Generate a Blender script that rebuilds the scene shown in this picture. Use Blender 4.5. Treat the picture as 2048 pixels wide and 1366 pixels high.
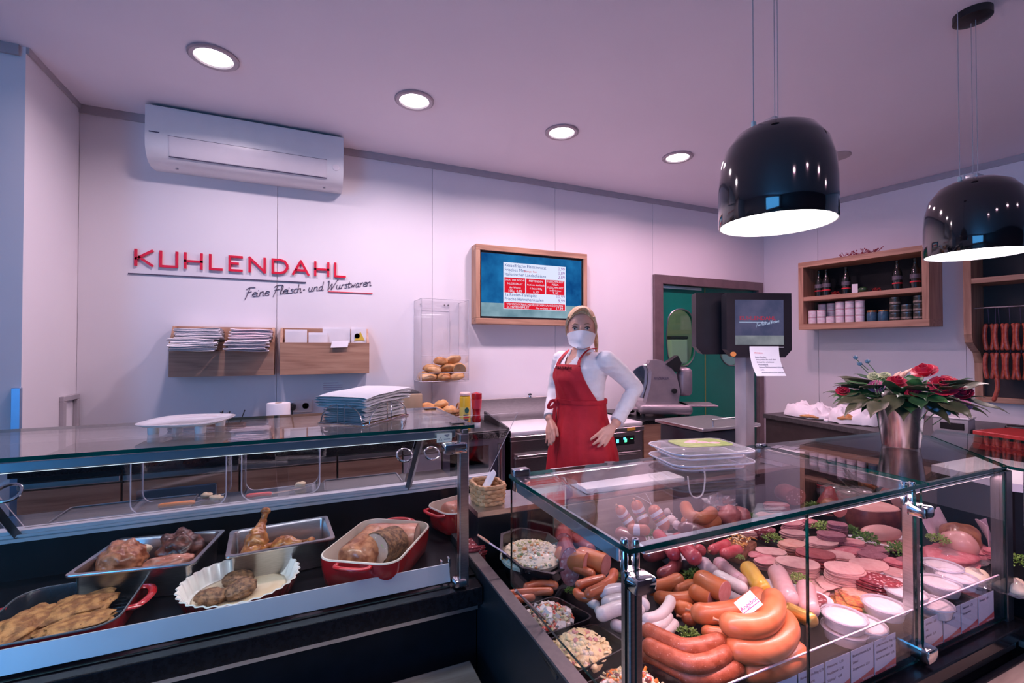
import bpy, bmesh, math, random
from mathutils import Vector, Matrix, noise

sc = bpy.context.scene
for o in list(bpy.data.objects):
    bpy.data.objects.remove(o)
C = sc.collection
rnd = random.Random(7)
PI = math.pi

# ------------------------------------------------------------------ camera
F_PX, YAW, PITCH, EYE = 929.0, math.radians(23.87), math.radians(0.77), 1.5
cam_data = bpy.data.cameras.new('camera')
cam_data.sensor_width = 36.0
cam_data.lens = 36.0 * F_PX / 2048.0
cam_data.clip_start = 0.02
cam = bpy.data.objects.new('camera', cam_data)
cam.location = (0, 0, EYE)
cam.rotation_euler = (PI / 2 + PITCH, 0, -YAW)
C.objects.link(cam)
sc.camera = cam

# ------------------------------------------------------------------ world, exposure
world = bpy.data.worlds.new('world')
sc.world = world
world.use_nodes = True
world.node_tree.nodes['Background'].inputs[0].default_value = (0.45, 0.62, 1.0, 1)
world.node_tree.nodes['Background'].inputs[1].default_value = 0.25
sc.view_settings.view_transform = 'Standard'
sc.view_settings.look = 'None'
sc.view_settings.gamma = 1
sc.view_settings.use_curve_mapping = False
sc.view_settings.exposure = 0.08
sc.cycles.caustics_reflective = True
sc.cycles.blur_glossy = 1.0
sc.cycles.caustics_refractive = False
sc.cycles.sample_clamp_indirect = 4.0
sc.cycles.max_bounces = 8
sc.cycles.use_adaptive_sampling = True
sc.cycles.adaptive_threshold = 0.1
sc.cycles.adaptive_min_samples = 16
sc.cycles.diffuse_bounces = 5
sc.cycles.glossy_bounces = 3
sc.cycles.transparent_max_bounces = 24
sc.cycles.use_denoising = True


def area_light(name, loc, rot, size, size_y, watts, col, spread=180, shape='RECTANGLE'):
    d = bpy.data.lights.new(name, 'AREA')
    d.shape = shape
    d.size = size
    if shape in ('RECTANGLE', 'ELLIPSE'):
        d.size_y = size_y
    d.energy = watts
    d.color = col
    d.spread = math.radians(spread)
    o = bpy.data.objects.new(name, d)
    o.location = loc
    o.rotation_euler = rot
    C.objects.link(o)
    return o


# daylight through the shop window in the side wall, on the customers' side
area_light('daylight_window', (-3.32, -1.95, 1.45), (0, -PI / 2, 0), 2.1, 2.6, 110, (0.08, 0.44, 1.0))
# row of recessed ceiling lamps over the staff aisle, and a second row over the customers
LIGHT_X = [-0.43, 0.57, 1.56, 2.57, 3.57]  # last lamp of the aisle row is unseen, added to brighten the right wall
LIGHTS = [(lx, 2.70) for lx in LIGHT_X] + [(lx, -1.20) for lx in LIGHT_X[1:]]
for lx, ly in LIGHTS:
    area_light('downlight_beam', (lx, ly, 2.925), (0, 0, 0), 0.15, 0.15, (10 if lx < 0 else 9.5 if lx > 3 else 15) if ly > 0 else 5, (1.0, 0.765 - 0.10 * max(0, lx - 1), 0.89 - 0.09 * max(0, lx - 1)) if ly > 0 else (1.0, 0.50, 0.74), 158, 'DISK')

# ------------------------------------------------------------------ mesh helpers


class MB:
    """Collects shapes; build() links them as ONE mesh object."""

    def __init__(self):
        self.v, self.f, self.m = [], [], []

    def add(self, vs, fs, mi=0, M=None):
        b = len(self.v)
        for p in vs:
            p = Vector(p)
            self.v.append(M @ p if M is not None else p)
        for q in fs:
            self.f.append([b + i for i in q])
            self.m.append(mi)
        return self

    def box(self, x0, x1, y0, y1, z0, z1, mi=0, M=None):
        vs = [(x0, y0, z0), (x1, y0, z0), (x1, y1, z0), (x0, y1, z0), (x0, y0, z1), (x1, y0, z1), (x1, y1, z1), (x0, y1, z1)]
        return self.add(vs, [(0, 3, 2, 1), (4, 5, 6, 7), (0, 1, 5, 4), (1, 2, 6, 5), (2, 3, 7, 6), (3, 0, 4, 7)], mi, M)

    def rbox(self, x0, x1, y0, y1, z0, z1, r=0.005, seg=2, mi=0, M=None):
        bm = bmesh.new()
        bmesh.ops.create_cube(bm, size=1)
        for v in bm.verts:
            v.co = Vector(((x0 + x1) / 2 + v.co.x * (x1 - x0), (y0 + y1) / 2 + v.co.y * (y1 - y0), (z0 + z1) / 2 + v.co.z * (z1 - z0)))
        bmesh.ops.bevel(bm, geom=list(bm.edges), offset=r, segments=seg, affect='EDGES', profile=0.5)
        return self.bm(bm, mi, M)

    def bm(self, bm, mi=0, M=None):
        bm.verts.index_update()
        self.add([v.co.copy() for v in bm.verts], [[v.index for v in f.verts] for f in bm.faces], mi, M)
        bm.free()
        return self

    def prism(self, poly, z0, z1, mi=0, M=None):
        n = len(poly)
        vs = [(p[0], p[1], z0) for p in poly] + [(p[0], p[1], z1) for p in poly]
        fs = [list(range(n))[::-1], list(range(n, 2 * n))]
        fs += [(i, (i + 1) % n, n + (i + 1) % n, n + i) for i in range(n)]
        return self.add(vs, fs, mi, M)

    def lathe(self, prof, n=24, mi=0, M=None, sx=1.0, sy=1.0, cap=True):
        vs, fs = [], []
        for r, z in prof:
            for k in range(n):
                a = 2 * PI * k / n
                vs.append((r * math.cos(a) * sx, r * math.sin(a) * sy, z))
        for j in range(len(prof) - 1):
            for k in range(n):
                k2 = (k + 1) % n
                fs.append((j * n + k, j * n + k2, (j + 1) * n + k2, (j + 1) * n + k))
        loop = prof[0] == prof[-1] or not cap
        if prof[0][0] > 1e-6 and not loop:
            fs.append(list(range(n))[::-1])
        if prof[-1][0] > 1e-6 and not loop:
            fs.append([(len(prof) - 1) * n + k for k in range(n)])
        return self.add(vs, fs, mi, M)

    def loft(self, rings, mi=0, M=None, cap=True):
        """rings: equal-length lists of points"""
        n = len(rings[0])
        vs = [p for r in rings for p in r]
        fs = []
        for j in range(len(rings) - 1):
            for k in range(n):
                k2 = (k + 1) % n
                fs.append((j * n + k, j * n + k2, (j + 1) * n + k2, (j + 1) * n + k))
        if cap:
            fs.append(list(range(n))[::-1])
            fs.append([(len(rings) - 1) * n + k for k in range(n)])
        return self.add(vs, fs, mi, M)

    def tube(self, pts, r, n=10, mi=0, M=None, closed=False, flat=1.0, up=None):
        pts = [Vector(p) for p in pts]
        rr = r if isinstance(r, (list, tuple)) else [r] * len(pts)
        N = len(pts)
        rings, prev = [], None
        for i, p in enumerate(pts):
            if closed:
                t = pts[(i + 1) % N] - pts[i - 1]
            else:
                t = pts[min(i + 1, N - 1)] - pts[max(i - 1, 0)]
            t = t.normalized() if t.length > 1e-9 else Vector((0, 0, 1))
            if prev is None:
                u = Vector(up) if up else (Vector((0, 0, 1)) if abs(t.z) < 0.9 else Vector((1, 0, 0)))
                u = (u - t * u.dot(t)).normalized()
            else:
                u = (prev - t * prev.dot(t))
                u = u.normalized() if u.length > 1e-6 else prev
            prev = u
            w = t.cross(u)
            rings.append([p + (w * math.cos(2 * PI * k / n) + u * math.sin(2 * PI * k / n) * flat) * rr[i] for k in range(n)])
        if closed:
            rings.append(rings[0])
        self.loft(rings, mi, M, cap=not closed)
        return self

    def blob(self, c, rad, seed=0, amp=0.0, fr=1.0, nu=16, nv=10, mi=0, M=None, pw=1.0, fine=0.0):
        vs, fs = [], []
        c = Vector(c)
        for j in range(nv + 1):
            th = PI * j / nv
            for k in range(nu):
                ph = 2 * PI * k / nu
                d = Vector((math.sin(th) * math.cos(ph), math.sin(th) * math.sin(ph), math.cos(th)))
                if pw != 1.0:
                    d = Vector([math.copysign(abs(q) ** pw, q) for q in d])
                s = 1 + amp * noise.noise(d * fr + Vector((seed * 7.3, seed * 3.1, seed * 1.7)))
                if fine:
                    s += fine * noise.noise(d * fr * 4 + Vector((seed, 2, 1))) + 0.6 * fine * noise.noise(d * fr * 9 + Vector((3, seed, 1)))
                vs.append(c + Vector((d.x * rad[0], d.y * rad[1], d.z * rad[2])) * s)
        for j in range(nv):
            for k in range(nu):
                k2 = (k + 1) % nu
                fs.append((j * nu + k, (j + 1) * nu + k, (j + 1) * nu + k2, j * nu + k2))
        return self.add(vs, fs, mi, M)

    def grid(self, fn, nu, nv, mi=0, thick=0.0, M=None):
        """fn(u,v) -> point, u,v in 0..1; thick along the surface normal"""
        P = [[Vector(fn(i / nu, j / nv)) for i in range(nu + 1)] for j in range(nv + 1)]
        vs = [p for row in P for p in row]
        W = nu + 1
        fs = [(j * W + i, j * W + i + 1, (j + 1) * W + i + 1, (j + 1) * W + i) for j in range(nv) for i in range(nu)]
        if thick:
            nn = []
            for j in range(nv + 1):
                for i in range(nu + 1):
                    du = P[j][min(i + 1, nu)] - P[j][max(i - 1, 0)]
                    dv = P[min(j + 1, nv)][i] - P[max(j - 1, 0)][i]
                    q = du.cross(dv)
                    nn.append(q.normalized() if q.length > 1e-12 else Vector((0, 0, 1)))
            b = len(vs)
            vs = [p + q * thick / 2 for p, q in zip(vs, nn)] + [p - q * thick / 2 for p, q in zip(vs, nn)]
            fs = fs + [tuple(b + k for k in reversed(q)) for q in fs]
            rim = [i for i in range(nu)] + [j * W + nu for j in range(nv)] + [nv * W + i for i in range(nu, 0, -1)] + [j * W for j in range(nv, 0, -1)]
            m = len(rim)
            fs += [(rim[k], b + rim[k], b + rim[(k + 1) % m], rim[(k + 1) % m]) for k in range(m)]
        return self.add(vs, fs, mi, M)

    def build(self, name, mats, parent=None, smooth=None, origin=None, loc=None, rot=None):
        if not isinstance(mats, (list, tuple)):
            mats = [mats]
        me = bpy.data.meshes.new(name)
        o0 = Vector(origin) if origin is not None else Vector((0, 0, 0))
        me.from_pydata([tuple(p - o0) for p in self.v], [], self.f)
        for m in mats:
            me.materials.append(m)
        me.polygons.foreach_set('material_index', self.m)
        me.validate()
        me.update()
        if smooth is not None:
            me.shade_smooth()
            if smooth < 180:
                me.set_sharp_from_angle(angle=math.radians(smooth))
        return link(name, me, parent, loc if loc is not None else (o0 if origin is not None else None), rot)


def link(name, me, parent=None, loc=None, rot=None):
    o = bpy.data.objects.new(name, me)
    C.objects.link(o)
    if parent is not None:
        o.parent = parent
    if loc is not None:
        o.location = loc
    if rot is not None:
        o.rotation_euler = rot
    return o


def tag(o, label, cat, group=None, kind=None):
    o['label'] = label
    o['category'] = cat
    if group:
        o['group'] = group
    if kind:
        o['kind'] = kind
    return o


def thing(name, label, cat, loc=(0, 0, 0), rotz=0.0, group=None, rot=None):
    o = bpy.data.objects.new(name, None)
    o.empty_display_size = 0.05
    C.objects.link(o)
    o.location = loc
    o.rotation_euler = rot if rot is not None else (0, 0, rotz)
    return tag(o, label, cat, group)


def struct(o):
    o['kind'] = 'structure'
    return o


def smoothstep(a, b, x):
    t = max(0.0, min(1.0, (x - a) / (b - a)))
    return t * t * (3 - 2 * t)


def ray(px, py):
    cy, sy, cp, sp = math.cos(YAW), math.sin(YAW), math.cos(PITCH), math.sin(PITCH)
    Fw = Vector((sy * cp, cy * cp, sp))
    Rt = Vector((cy, -sy, 0))
    Up = Rt.cross(Fw)
    return Fw + Rt * ((px - 1024) / F_PX) + Up * ((683 - py) / F_PX)


def at(px, py, z):
    """the point of the horizontal plane at height z that the photograph shows at a pixel"""
    d = ray(px, py)
    return Vector((0, 0, EYE)) + d * ((z - EYE) / d.z)


def aty(px, py, y):
    d = ray(px, py)
    return Vector((0, 0, EYE)) + d * (y / d.y)


def curve_pts(ctrl, n=24, closed=False):
    """Catmull-Rom through control points"""
    P = [Vector(p) for p in ctrl]
    out = []
    m = len(P)
    segs = m if closed else m - 1
    for s in range(segs):
        if closed:
            a, b, c, d = P[s - 1], P[s], P[(s + 1) % m], P[(s + 2) % m]
        else:
            a, b, c, d = P[max(s - 1, 0)], P[s], P[s + 1], P[min(s + 2, m - 1)]
        k = max(2, n // segs)
        for i in range(k):
            t = i / k
            out.append(0.5 * ((2 * b) + (c - a) * t + (2 * a - 5 * b + 4 * c - d) * t * t + (3 * b - a - 3 * c + d) * t ** 3))
    if not closed:
        out.append(P[-1])
    return out


def text_mesh(name, s, size, mat, parent=None, M=None, align='LEFT', extrude=0.0004, shear=0.0, spacing=1.0, xs=1.0):
    cu = bpy.data.curves.new('txt', 'FONT')
    cu.body = s
    cu.size = size
    cu.align_x = align
    cu.extrude = extrude
    cu.shear = shear
    cu.space_character = spacing
    cu.resolution_u = 2
    t = bpy.data.objects.new('txt', cu)
    C.objects.link(t)
    bpy.context.view_layer.update()
    me = bpy.data.meshes.new_from_object(t.evaluated_get(bpy.context.evaluated_depsgraph_get()))
    bpy.data.objects.remove(t)
    bpy.data.curves.remove(cu)
    S = Matrix.Diagonal((xs, 1, 1, 1))
    me.transform((M @ S) if M is not None else S)
    me.name = name
    me.materials.clear()
    me.materials.append(mat)
    return link(name, me, parent)


# ------------------------------------------------------------------ materials
MATS = {}


def mat(name, col, rough=0.5, metal=0.0, col2=None, scale=12.0, bump=0.0, bscale=None, spec=0.5, coat=0.0, detail=4.0,
        stretch=None, sss=0.0, emit=None, estr=0.0, lo=0.40, hi=0.60, trans=0.0, spots=None, aniso=0.0):
    if name in MATS:
        return MATS[name]
    m = bpy.data.materials.new(name)
    m.use_nodes = True
    nt = m.node_tree
    N, L = nt.nodes, nt.links
    b = N['Principled BSDF']
    b.inputs['Base Color'].default_value = (*col, 1)
    b.inputs['Roughness'].default_value = rough
    b.inputs['Metallic'].default_value = metal
    b.inputs['Specular IOR Level'].default_value = spec
    b.inputs['Coat Weight'].default_value = coat
    b.inputs['Coat Roughness'].default_value = 0.08
    b.inputs['Transmission Weight'].default_value = trans
    if sss:
        b.inputs['Subsurface Weight'].default_value = sss
        b.inputs['Subsurface Radius'].default_value = (0.01, 0.004, 0.003)
        b.inputs['Subsurface Scale'].default_value = 0.5
    if emit:
        b.inputs['Emission Color'].default_value = (*emit, 1)
        b.inputs['Emission Strength'].default_value = estr
    if col2 is not None or bump:
        tc = N.new('ShaderNodeTexCoord')
        mp = N.new('ShaderNodeMapping')
        if stretch:
            mp.inputs['Scale'].default_value = stretch
        L.new(tc.outputs['Object'], mp.inputs['Vector'])
    if col2 is not None:
        nz = N.new('ShaderNodeTexNoise')
        nz.inputs['Scale'].default_value = scale
        nz.inputs['Detail'].default_value = detail
        L.new(mp.outputs[0], nz.inputs['Vector'])
        cr = N.new('ShaderNodeValToRGB')
        cr.color_ramp.elements[0].position = lo
        cr.color_ramp.elements[1].position = hi
        cr.color_ramp.elements[0].color = (*col, 1)
        cr.color_ramp.elements[1].color = (*col2, 1)
        L.new(nz.outputs['Fac'], cr.inputs[0])
        src = cr.outputs[0]
        for (sc_, thr, scol) in (spots or []):
            vo = N.new('ShaderNodeTexVoronoi')
            vo.inputs['Scale'].default_value = sc_
            L.new(mp.outputs[0], vo.inputs['Vector'])
            c2 = N.new('ShaderNodeValToRGB')
            c2.color_ramp.elements[0].position = thr * 0.8
            c2.color_ramp.elements[1].position = thr
            c2.color_ramp.elements[0].color = (1, 1, 1, 1)
            c2.color_ramp.elements[1].color = (0, 0, 0, 1)
            L.new(vo.outputs['Distance'], c2.inputs[0])
            mx = N.new('ShaderNodeMix')
            mx.data_type = 'RGBA'
            L.new(c2.outputs[0], mx.inputs[0])
            L.new(src, mx.inputs[6])
            mx.inputs[7].default_value = (*scol, 1)
            src = mx.outputs[2]
        L.new(src, b.inputs['Base Color'])
    if bump:
        n2 = N.new('ShaderNodeTexNoise')
        n2.inputs['Scale'].default_value = bscale or scale * 2
        n2.inputs['Detail'].default_value = 6
        L.new(mp.outputs[0], n2.inputs['Vector'])
        bp = N.new('ShaderNodeBump')
        bp.inputs['Strength'].default_value = min(1.0, bump)
        bp.inputs['Distance'].default_value = 0.004
        L.new(n2.outputs['Fac'], bp.inputs['Height'])
        L.new(bp.outputs[0], b.inputs['Normal'])
    MATS[name] = m
    return m


def glass_mat(name, tint=(0.985, 0.995, 0.992), f0=0.03, rough=0.0, milk=0.0):
    """clear pane: Fresnel share of mirror reflection over clear transmission"""
    if name in MATS:
        return MATS[name]
    m = bpy.data.materials.new(name)
    m.use_nodes = True
    nt = m.node_tree
    N, L = nt.nodes, nt.links
    N.remove(N['Principled BSDF'])
    out = N['Material Output']
    ge = N.new('ShaderNodeNewGeometry')
    dp = N.new('ShaderNodeVectorMath')
    dp.operation = 'DOT_PRODUCT'
    L.new(ge.outputs['Normal'], dp.inputs[0])
    L.new(ge.outputs['Incoming'], dp.inputs[1])

    def math_node(op, a, b=None):
        q = N.new('ShaderNodeMath')
        q.operation = op
        q.use_clamp = op in ('SUBTRACT', 'ADD')
        for i, x in enumerate((a, b)):
            if x is None:
                continue
            if isinstance(x, (int, float)):
                q.inputs[i].default_value = x
            else:
                L.new(x, q.inputs[i])
        return q.outputs[0]
    ab = math_node('ABSOLUTE', dp.outputs['Value'])
    inv = math_node('SUBTRACT', 1.0, ab)
    p5 = math_node('POWER', inv, 5.0)
    fr = math_node('ADD', math_node('MULTIPLY', p5, 1 - f0), f0)
    tr = N.new('ShaderNodeBsdfTransparent')
    tr.inputs[0].default_value = (*tint, 1)
    gl = N.new('ShaderNodeBsdfGlossy')
    gl.inputs['Roughness'].default_value = rough
    mx = N.new('ShaderNodeMixShader')
    L.new(fr, mx.inputs[0])
    L.new(tr.outputs[0], mx.inputs[1])
    L.new(gl.outputs[0], mx.inputs[2])
    res = mx.outputs[0]
    if milk:
        df = N.new('ShaderNodeBsdfDiffuse')
        df.inputs[0].default_value = (0.85, 0.83, 0.85, 1)
        m2 = N.new('ShaderNodeMixShader')
        m2.inputs[0].default_value = milk
        L.new(res, m2.inputs[1])
        L.new(df.outputs[0], m2.inputs[2])
        res = m2.outputs[0]
    L.new(res, out.inputs[0])
    MATS[name] = m
    return m


def emit_mat(name, col, strength):
    if name in MATS:
        return MATS[name]
    m = bpy.data.materials.new(name)
    m.use_nodes = True
    N, L = m.node_tree.nodes, m.node_tree.links
    N.remove(N['Principled BSDF'])
    e = N.new('ShaderNodeEmission')
    e.inputs[0].default_value = (*col, 1)
    e.inputs[1].default_value = strength
    L.new(e.outputs[0], N['Material Output'].inputs[0])
    MATS[name] = m
    return m


def wood_mat(name, c1, c2, c3, axis=0, scale=1.0, rough=0.45):
    """oak-like streaks along one axis, with cathedral waves and a few knots"""
    if name in MATS:
        return MATS[name]
    m = mat(name, c1, rough=rough)
    N, L = m.node_tree.nodes, m.node_tree.links
    b = N['Principled BSDF']
    tc = N.new('ShaderNodeTexCoord')
    mp = N.new('ShaderNodeMapping')
    s = [22.0 * scale] * 3
    s[axis] = 1.6 * scale
    mp.inputs['Scale'].default_value = s
    L.new(tc.outputs['Object'], mp.inputs['Vector'])
    nz = N.new('ShaderNodeTexNoise')
    nz.inputs['Scale'].default_value = 1.6
    nz.inputs['Detail'].default_value = 8
    nz.inputs['Distortion'].default_value = 0.6
    L.new(mp.outputs[0], nz.inputs['Vector'])
    cr = N.new('ShaderNodeValToRGB')
    e = cr.color_ramp.elements
    e[0].position, e[0].color = 0.3, (*c3, 1)
    e[1].position, e[1].color = 0.68, (*c2, 1)
    k = e.new(0.48)
    k.color = (*c1, 1)
    L.new(nz.outputs['Fac'], cr.inputs[0])
    L.new(cr.outputs[0], b.inputs['Base Color'])
    bp = N.new('ShaderNodeBump')
    bp.inputs['Strength'].default_value = 0.15
    bp.inputs['Distance'].default_value = 0.002
    L.new(nz.outputs['Fac'], bp.inputs['Height'])
    L.new(bp.outputs[0], b.inputs['Normal'])
    return m


M_WALL = mat('wall_panel_white', (0.84, 0.80, 0.83), 0.55, col2=(0.82, 0.78, 0.82), scale=2)
M_CEIL = mat('ceiling_paint', (0.90, 0.84, 0.92), 0.75, col2=(0.885, 0.825, 0.905), scale=1.5)
M_TRIMG = mat('grey_trim', (0.46, 0.42, 0.45), 0.5, col2=(0.43, 0.39, 0.42))
M_FLOOR = mat('floor_vinyl', (0.74, 0.66, 0.70), 0.6, col2=(0.70, 0.62, 0.66), scale=3, stretch=(1, 8, 1))
M_FLOORD = wood_mat('shop_floor', (0.10, 0.07, 0.055), (0.13, 0.095, 0.075), (0.07, 0.045, 0.035), 0)
M_OAK = wood_mat('oak_x', (0.44, 0.24, 0.155), (0.54, 0.32, 0.21), (0.30, 0.15, 0.095), 0)
M_OAKY = wood_mat('oak_y', (0.44, 0.24, 0.155), (0.54, 0.32, 0.21), (0.30, 0.15, 0.095), 1)
M_OAKZ = wood_mat('oak_z', (0.44, 0.24, 0.155), (0.54, 0.32, 0.21), (0.30, 0.15, 0.095), 2)
M_OAKD = wood_mat('oak_dark_x', (0.22, 0.15, 0.11), (0.30, 0.21, 0.16), (0.15, 0.10, 0.075), 0)
M_SHELFW = wood_mat('grey_oak', (0.34, 0.28, 0.22), (0.44, 0.37, 0.30), (0.22, 0.17, 0.13), 0, 0.8)
M_BLACK = mat('black_laminate', (0.005, 0.007, 0.010), 0.45, col2=(0.007, 0.009, 0.013), spec=0.2)
M_BLACKG = mat('black_granite', (0.006, 0.007, 0.009), 0.2, col2=(0.011, 0.012, 0.015), scale=90, spec=0.3)
M_BLACKP = mat('black_plastic', (0.012, 0.012, 0.014), 0.3, col2=(0.016, 0.016, 0.018))
M_DGREY = mat('dark_grey_stone', (0.055, 0.05, 0.052), 0.4, col2=(0.075, 0.068, 0.07), scale=60)
M_PANELG = mat('dark_side_panel', (0.010, 0.014, 0.020), 0.45, col2=(0.008, 0.012, 0.016), scale=30)
M_STEEL = mat('brushed_steel', (0.56, 0.55, 0.56), 0.28, 1.0, col2=(0.48, 0.47, 0.48), scale=30, stretch=(1, 1, 14))
M_STEELX = mat('brushed_steel_x', (0.58, 0.56, 0.57), 0.3, 1.0, col2=(0.50, 0.48, 0.49), scale=30, stretch=(1, 14, 14))
M_CHROME = mat('chrome', (0.72, 0.74, 0.76), 0.1, 1.0, col2=(0.66, 0.68, 0.70))
M_SATIN = mat('satin_white_metal', (0.66, 0.70, 0.74), 0.35, 0.35, col2=(0.62, 0.66, 0.70), scale=8)
M_ALU = mat('aluminium', (0.70, 0.71, 0.73), 0.32, 1.0, col2=(0.66, 0.67, 0.69), scale=8)
M_ALUD = mat('dark_aluminium', (0.33, 0.33, 0.35), 0.35, 1.0, col2=(0.28, 0.28, 0.30))
M_WHITE = mat('white_plastic', (0.82, 0.80, 0.82), 0.35, col2=(0.80, 0.78, 0.80))
M_PAPER = mat('white_paper', (0.86, 0.83, 0.86), 0.8, col2=(0.82, 0.79, 0.82), scale=9)
M_PINKP = mat('pink_paper', (0.80, 0.66, 0.72), 0.8, col2=(0.84, 0.74, 0.78), scale=9)
M_GLASS = glass_mat('clear_glass')
M_GEDGE = mat('green_glass_edge', (0.0, 0.022, 0.018), 0.08, col2=(0.0, 0.09, 0.07), scale=3, stretch=(1, 1, 0.2))
M_GEDGEV = mat('dark_glass_edge', (0.0, 0.010, 0.009), 0.1, col2=(0.0, 0.02, 0.017), scale=3)
M_ACRYL = glass_mat('clear_acrylic', (0.992, 0.992, 0.995), 0.035)
M_AEDGE = mat('acrylic_edge', (0.62, 0.60, 0.66), 0.15, col2=(0.70, 0.68, 0.74))
M_FILM = glass_mat('clear_film', (0.95, 0.94, 0.96), 0.10, 0.12, 0.06)
M_RED = mat('red_enamel', (0.42, 0.012, 0.016), 0.18, coat=0.6, col2=(0.34, 0.008, 0.012), scale=4)
M_REDLETTER = mat('red_acrylic', (0.78, 0.012, 0.05), 0.35, col2=(0.72, 0.01, 0.045))
M_INK = mat('dark_ink', (0.06, 0.05, 0.10), 0.6, col2=(0.08, 0.06, 0.12))
M_INKR = mat('red_ink', (0.75, 0.03, 0.05), 0.6, col2=(0.7, 0.03, 0.05))
M_BLUEG = mat('blue_grey_panel', (0.30, 0.38, 0.50), 0.45, col2=(0.28, 0.36, 0.48), scale=2)
M_LAMP = emit_mat('lamp_white', (1.0, 0.93, 0.95), 14.0)
# ================================================================== the room
YB, ZC = 3.56, 2.95            # back wall, ceiling
XL, XR = -1.245, 4.62          # side walls at the back wall
A_R = math.radians(8)
RU = Vector((math.sin(A_R), -math.cos(A_R), 0))     # along the right wall, away from the corner
RN = Vector((-math.cos(A_R), -math.sin(A_R), 0))    # out of the right wall into the room
RC = Vector((XR, YB, 0))


def rw(s, d, z):
    """a point s metres along the right wall from the corner, d in front of it"""
    return RC + RU * s + RN * d + Vector((0, 0, z))


R_ROT = math.atan2(RU.y, RU.x)   # local x along the wall; local y = into the wall's back
# local frame at the right wall: x = along wall (RU), y = RN rotated: use matrix
RM = Matrix(((RU.x, RN.x, 0, RC.x), (RU.y, RN.y, 0, RC.y), (0, 0, 1, 0), (0, 0, 0, 1)))

struct(MB().box(-3.6, 6.2, 1.3, 3.7, -0.08, 0.0).build('floor', M_FLOOR))
struct(MB().box(-3.6, 6.2, -3.8, 1.3, -0.08, -0.001).build('floor_shop', M_FLOORD))
struct(MB().box(-3.6, 6.2, -3.8, 3.7, ZC, ZC + 0.1).build('ceiling', M_CEIL))
DX0, DX1, DZ = 3.07, 4.572, 2.21    # door opening in the back wall
wb = struct(MB().box(-3.6, DX0, YB + 0.012, YB + 0.12, 0, ZC).box(DX1, 6.2, YB + 0.012, YB + 0.12, 0, ZC)
            .box(DX0, DX1, YB + 0.012, YB + 0.12, DZ, ZC).build('wall_back', M_WALL))
joints = [XL, -0.187, 0.895, 1.988, DX0]
for a, b in zip(joints, joints[1:]):
    MB().rbox(a + 0.0015, b - 0.0015, YB, YB + 0.012, 0.0, ZC, 0.0012, 1).build('panel', M_WALL, wb)
MB().rbox(DX0 + 0.0015, DX1, YB, YB + 0.012, DZ, ZC, 0.0012, 1).build('panel', M_WALL, wb)
MB().rbox(DX1 + 0.0015, XR + 0.02, YB, YB + 0.012, 0, ZC, 0.0012, 1).build('panel', M_WALL, wb)
wr = struct(MB().box(-0.1, 7.3, -0.12, -0.012, 0, ZC, M=RM).build('wall_right', M_WALL))
for s0 in (0.0, 0.55, 1.64, 2.73, 3.82):
    s1 = 0.55 if s0 == 0 else s0 + 1.09
    MB().rbox(s0 + 0.0015, s1 - 0.0015, -0.012, 0.0, 0, ZC, 0.0012, 1, M=RM).build('panel', M_WALL, wr)
struct(MB().box(XL - 0.12, XL, 2.98, YB + 0.012, 0, ZC).build('wall_left', M_WALL))
struct(MB().box(-3.6, XL - 0.12, 2.98, 3.1, 0, ZC).build('wall_side', M_WALL))
struct(MB().box(-3.6, -3.45, -3.8, -3.3, 0, ZC).box(-3.6, -3.45, -0.6, 2.98, 0, ZC).box(-3.6, -3.45, -3.3, -0.6, 0, 0.35)
       .box(-3.6, -3.45, -3.3, -0.6, 2.55, ZC).build('wall_street', M_WALL))
w1 = struct(MB().box(-3.56, -3.5, -3.3, -3.23, 0.35, 2.55).box(-3.56, -3.5, -0.67, -0.6, 0.35, 2.55).box(-3.56, -3.5, -3.23, -0.67, 0.35, 0.42)
            .box(-3.56, -3.5, -3.23, -0.67, 2.48, 2.55).box(-3.56, -3.5, -1.99, -1.91, 0.42, 2.48).build('window_1', M_ALUD))
for ya, yb_ in ((-3.23, -1.99), (-1.91, -0.67)):
    MB().box(-3.535, -3.525, ya, yb_, 0.42, 2.48).build('pane', M_GLASS, w1)
struct(MB().box(-3.6, 6.2, -3.9, -3.8, 0, ZC).build('wall_front', mat('front_wall_dark', (0.07, 0.05, 0.06), 0.6, col2=(0.08, 0.06, 0.07))))
struct(MB().box(XL, XR - 0.02, YB - 0.012, YB, ZC - 0.05, ZC).build('trim_1', M_TRIMG))
struct(MB().box(0.02, 6.6, 0.0, 0.012, ZC - 0.05, ZC, M=RM).build('trim_2', M_TRIMG))
struct(MB().box(XL, XL + 0.012, 2.98, YB, ZC - 0.03, ZC).build('trim_3', M_TRIMG))
struct(MB().box(-3.44, XL - 0.02, 2.965, 2.98, ZC - 0.05, ZC).build('trim_4', M_TRIMG))
# corner guard on the wall end, beside the left counter
tag(MB().rbox(XL - 0.03, XL + 0.004, 2.964, 2.984, 0.0, 1.31, 0.002, 1).build('corner_guard', mat('blue_grey_metal', (0.30, 0.42, 0.60), 0.35, 0.6, col2=(0.28, 0.40, 0.58)), origin=(XL, 2.97, 0)),
    'blue-grey metal corner guard strip on the wall edge at far left', 'corner guard')
# grey bracket frame on the left wall
bf = thing('wall_bracket', 'grey metal frame bracket low on the side wall beside the corner', 'bracket', (XL, 3.45, 0.9))
for nm, ya, yb_, za, zb in (('upright', -0.096, -0.066, 0.0, 0.30), ('upright', 0.07, 0.1, 0.0, 0.30), ('crossbar', -0.096, 0.1, 0.30, 0.33)):
    MB().rbox(0.0, 0.022, ya, yb_, za, zb, 0.003, 1).build(nm, M_TRIMG, bf)

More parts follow.
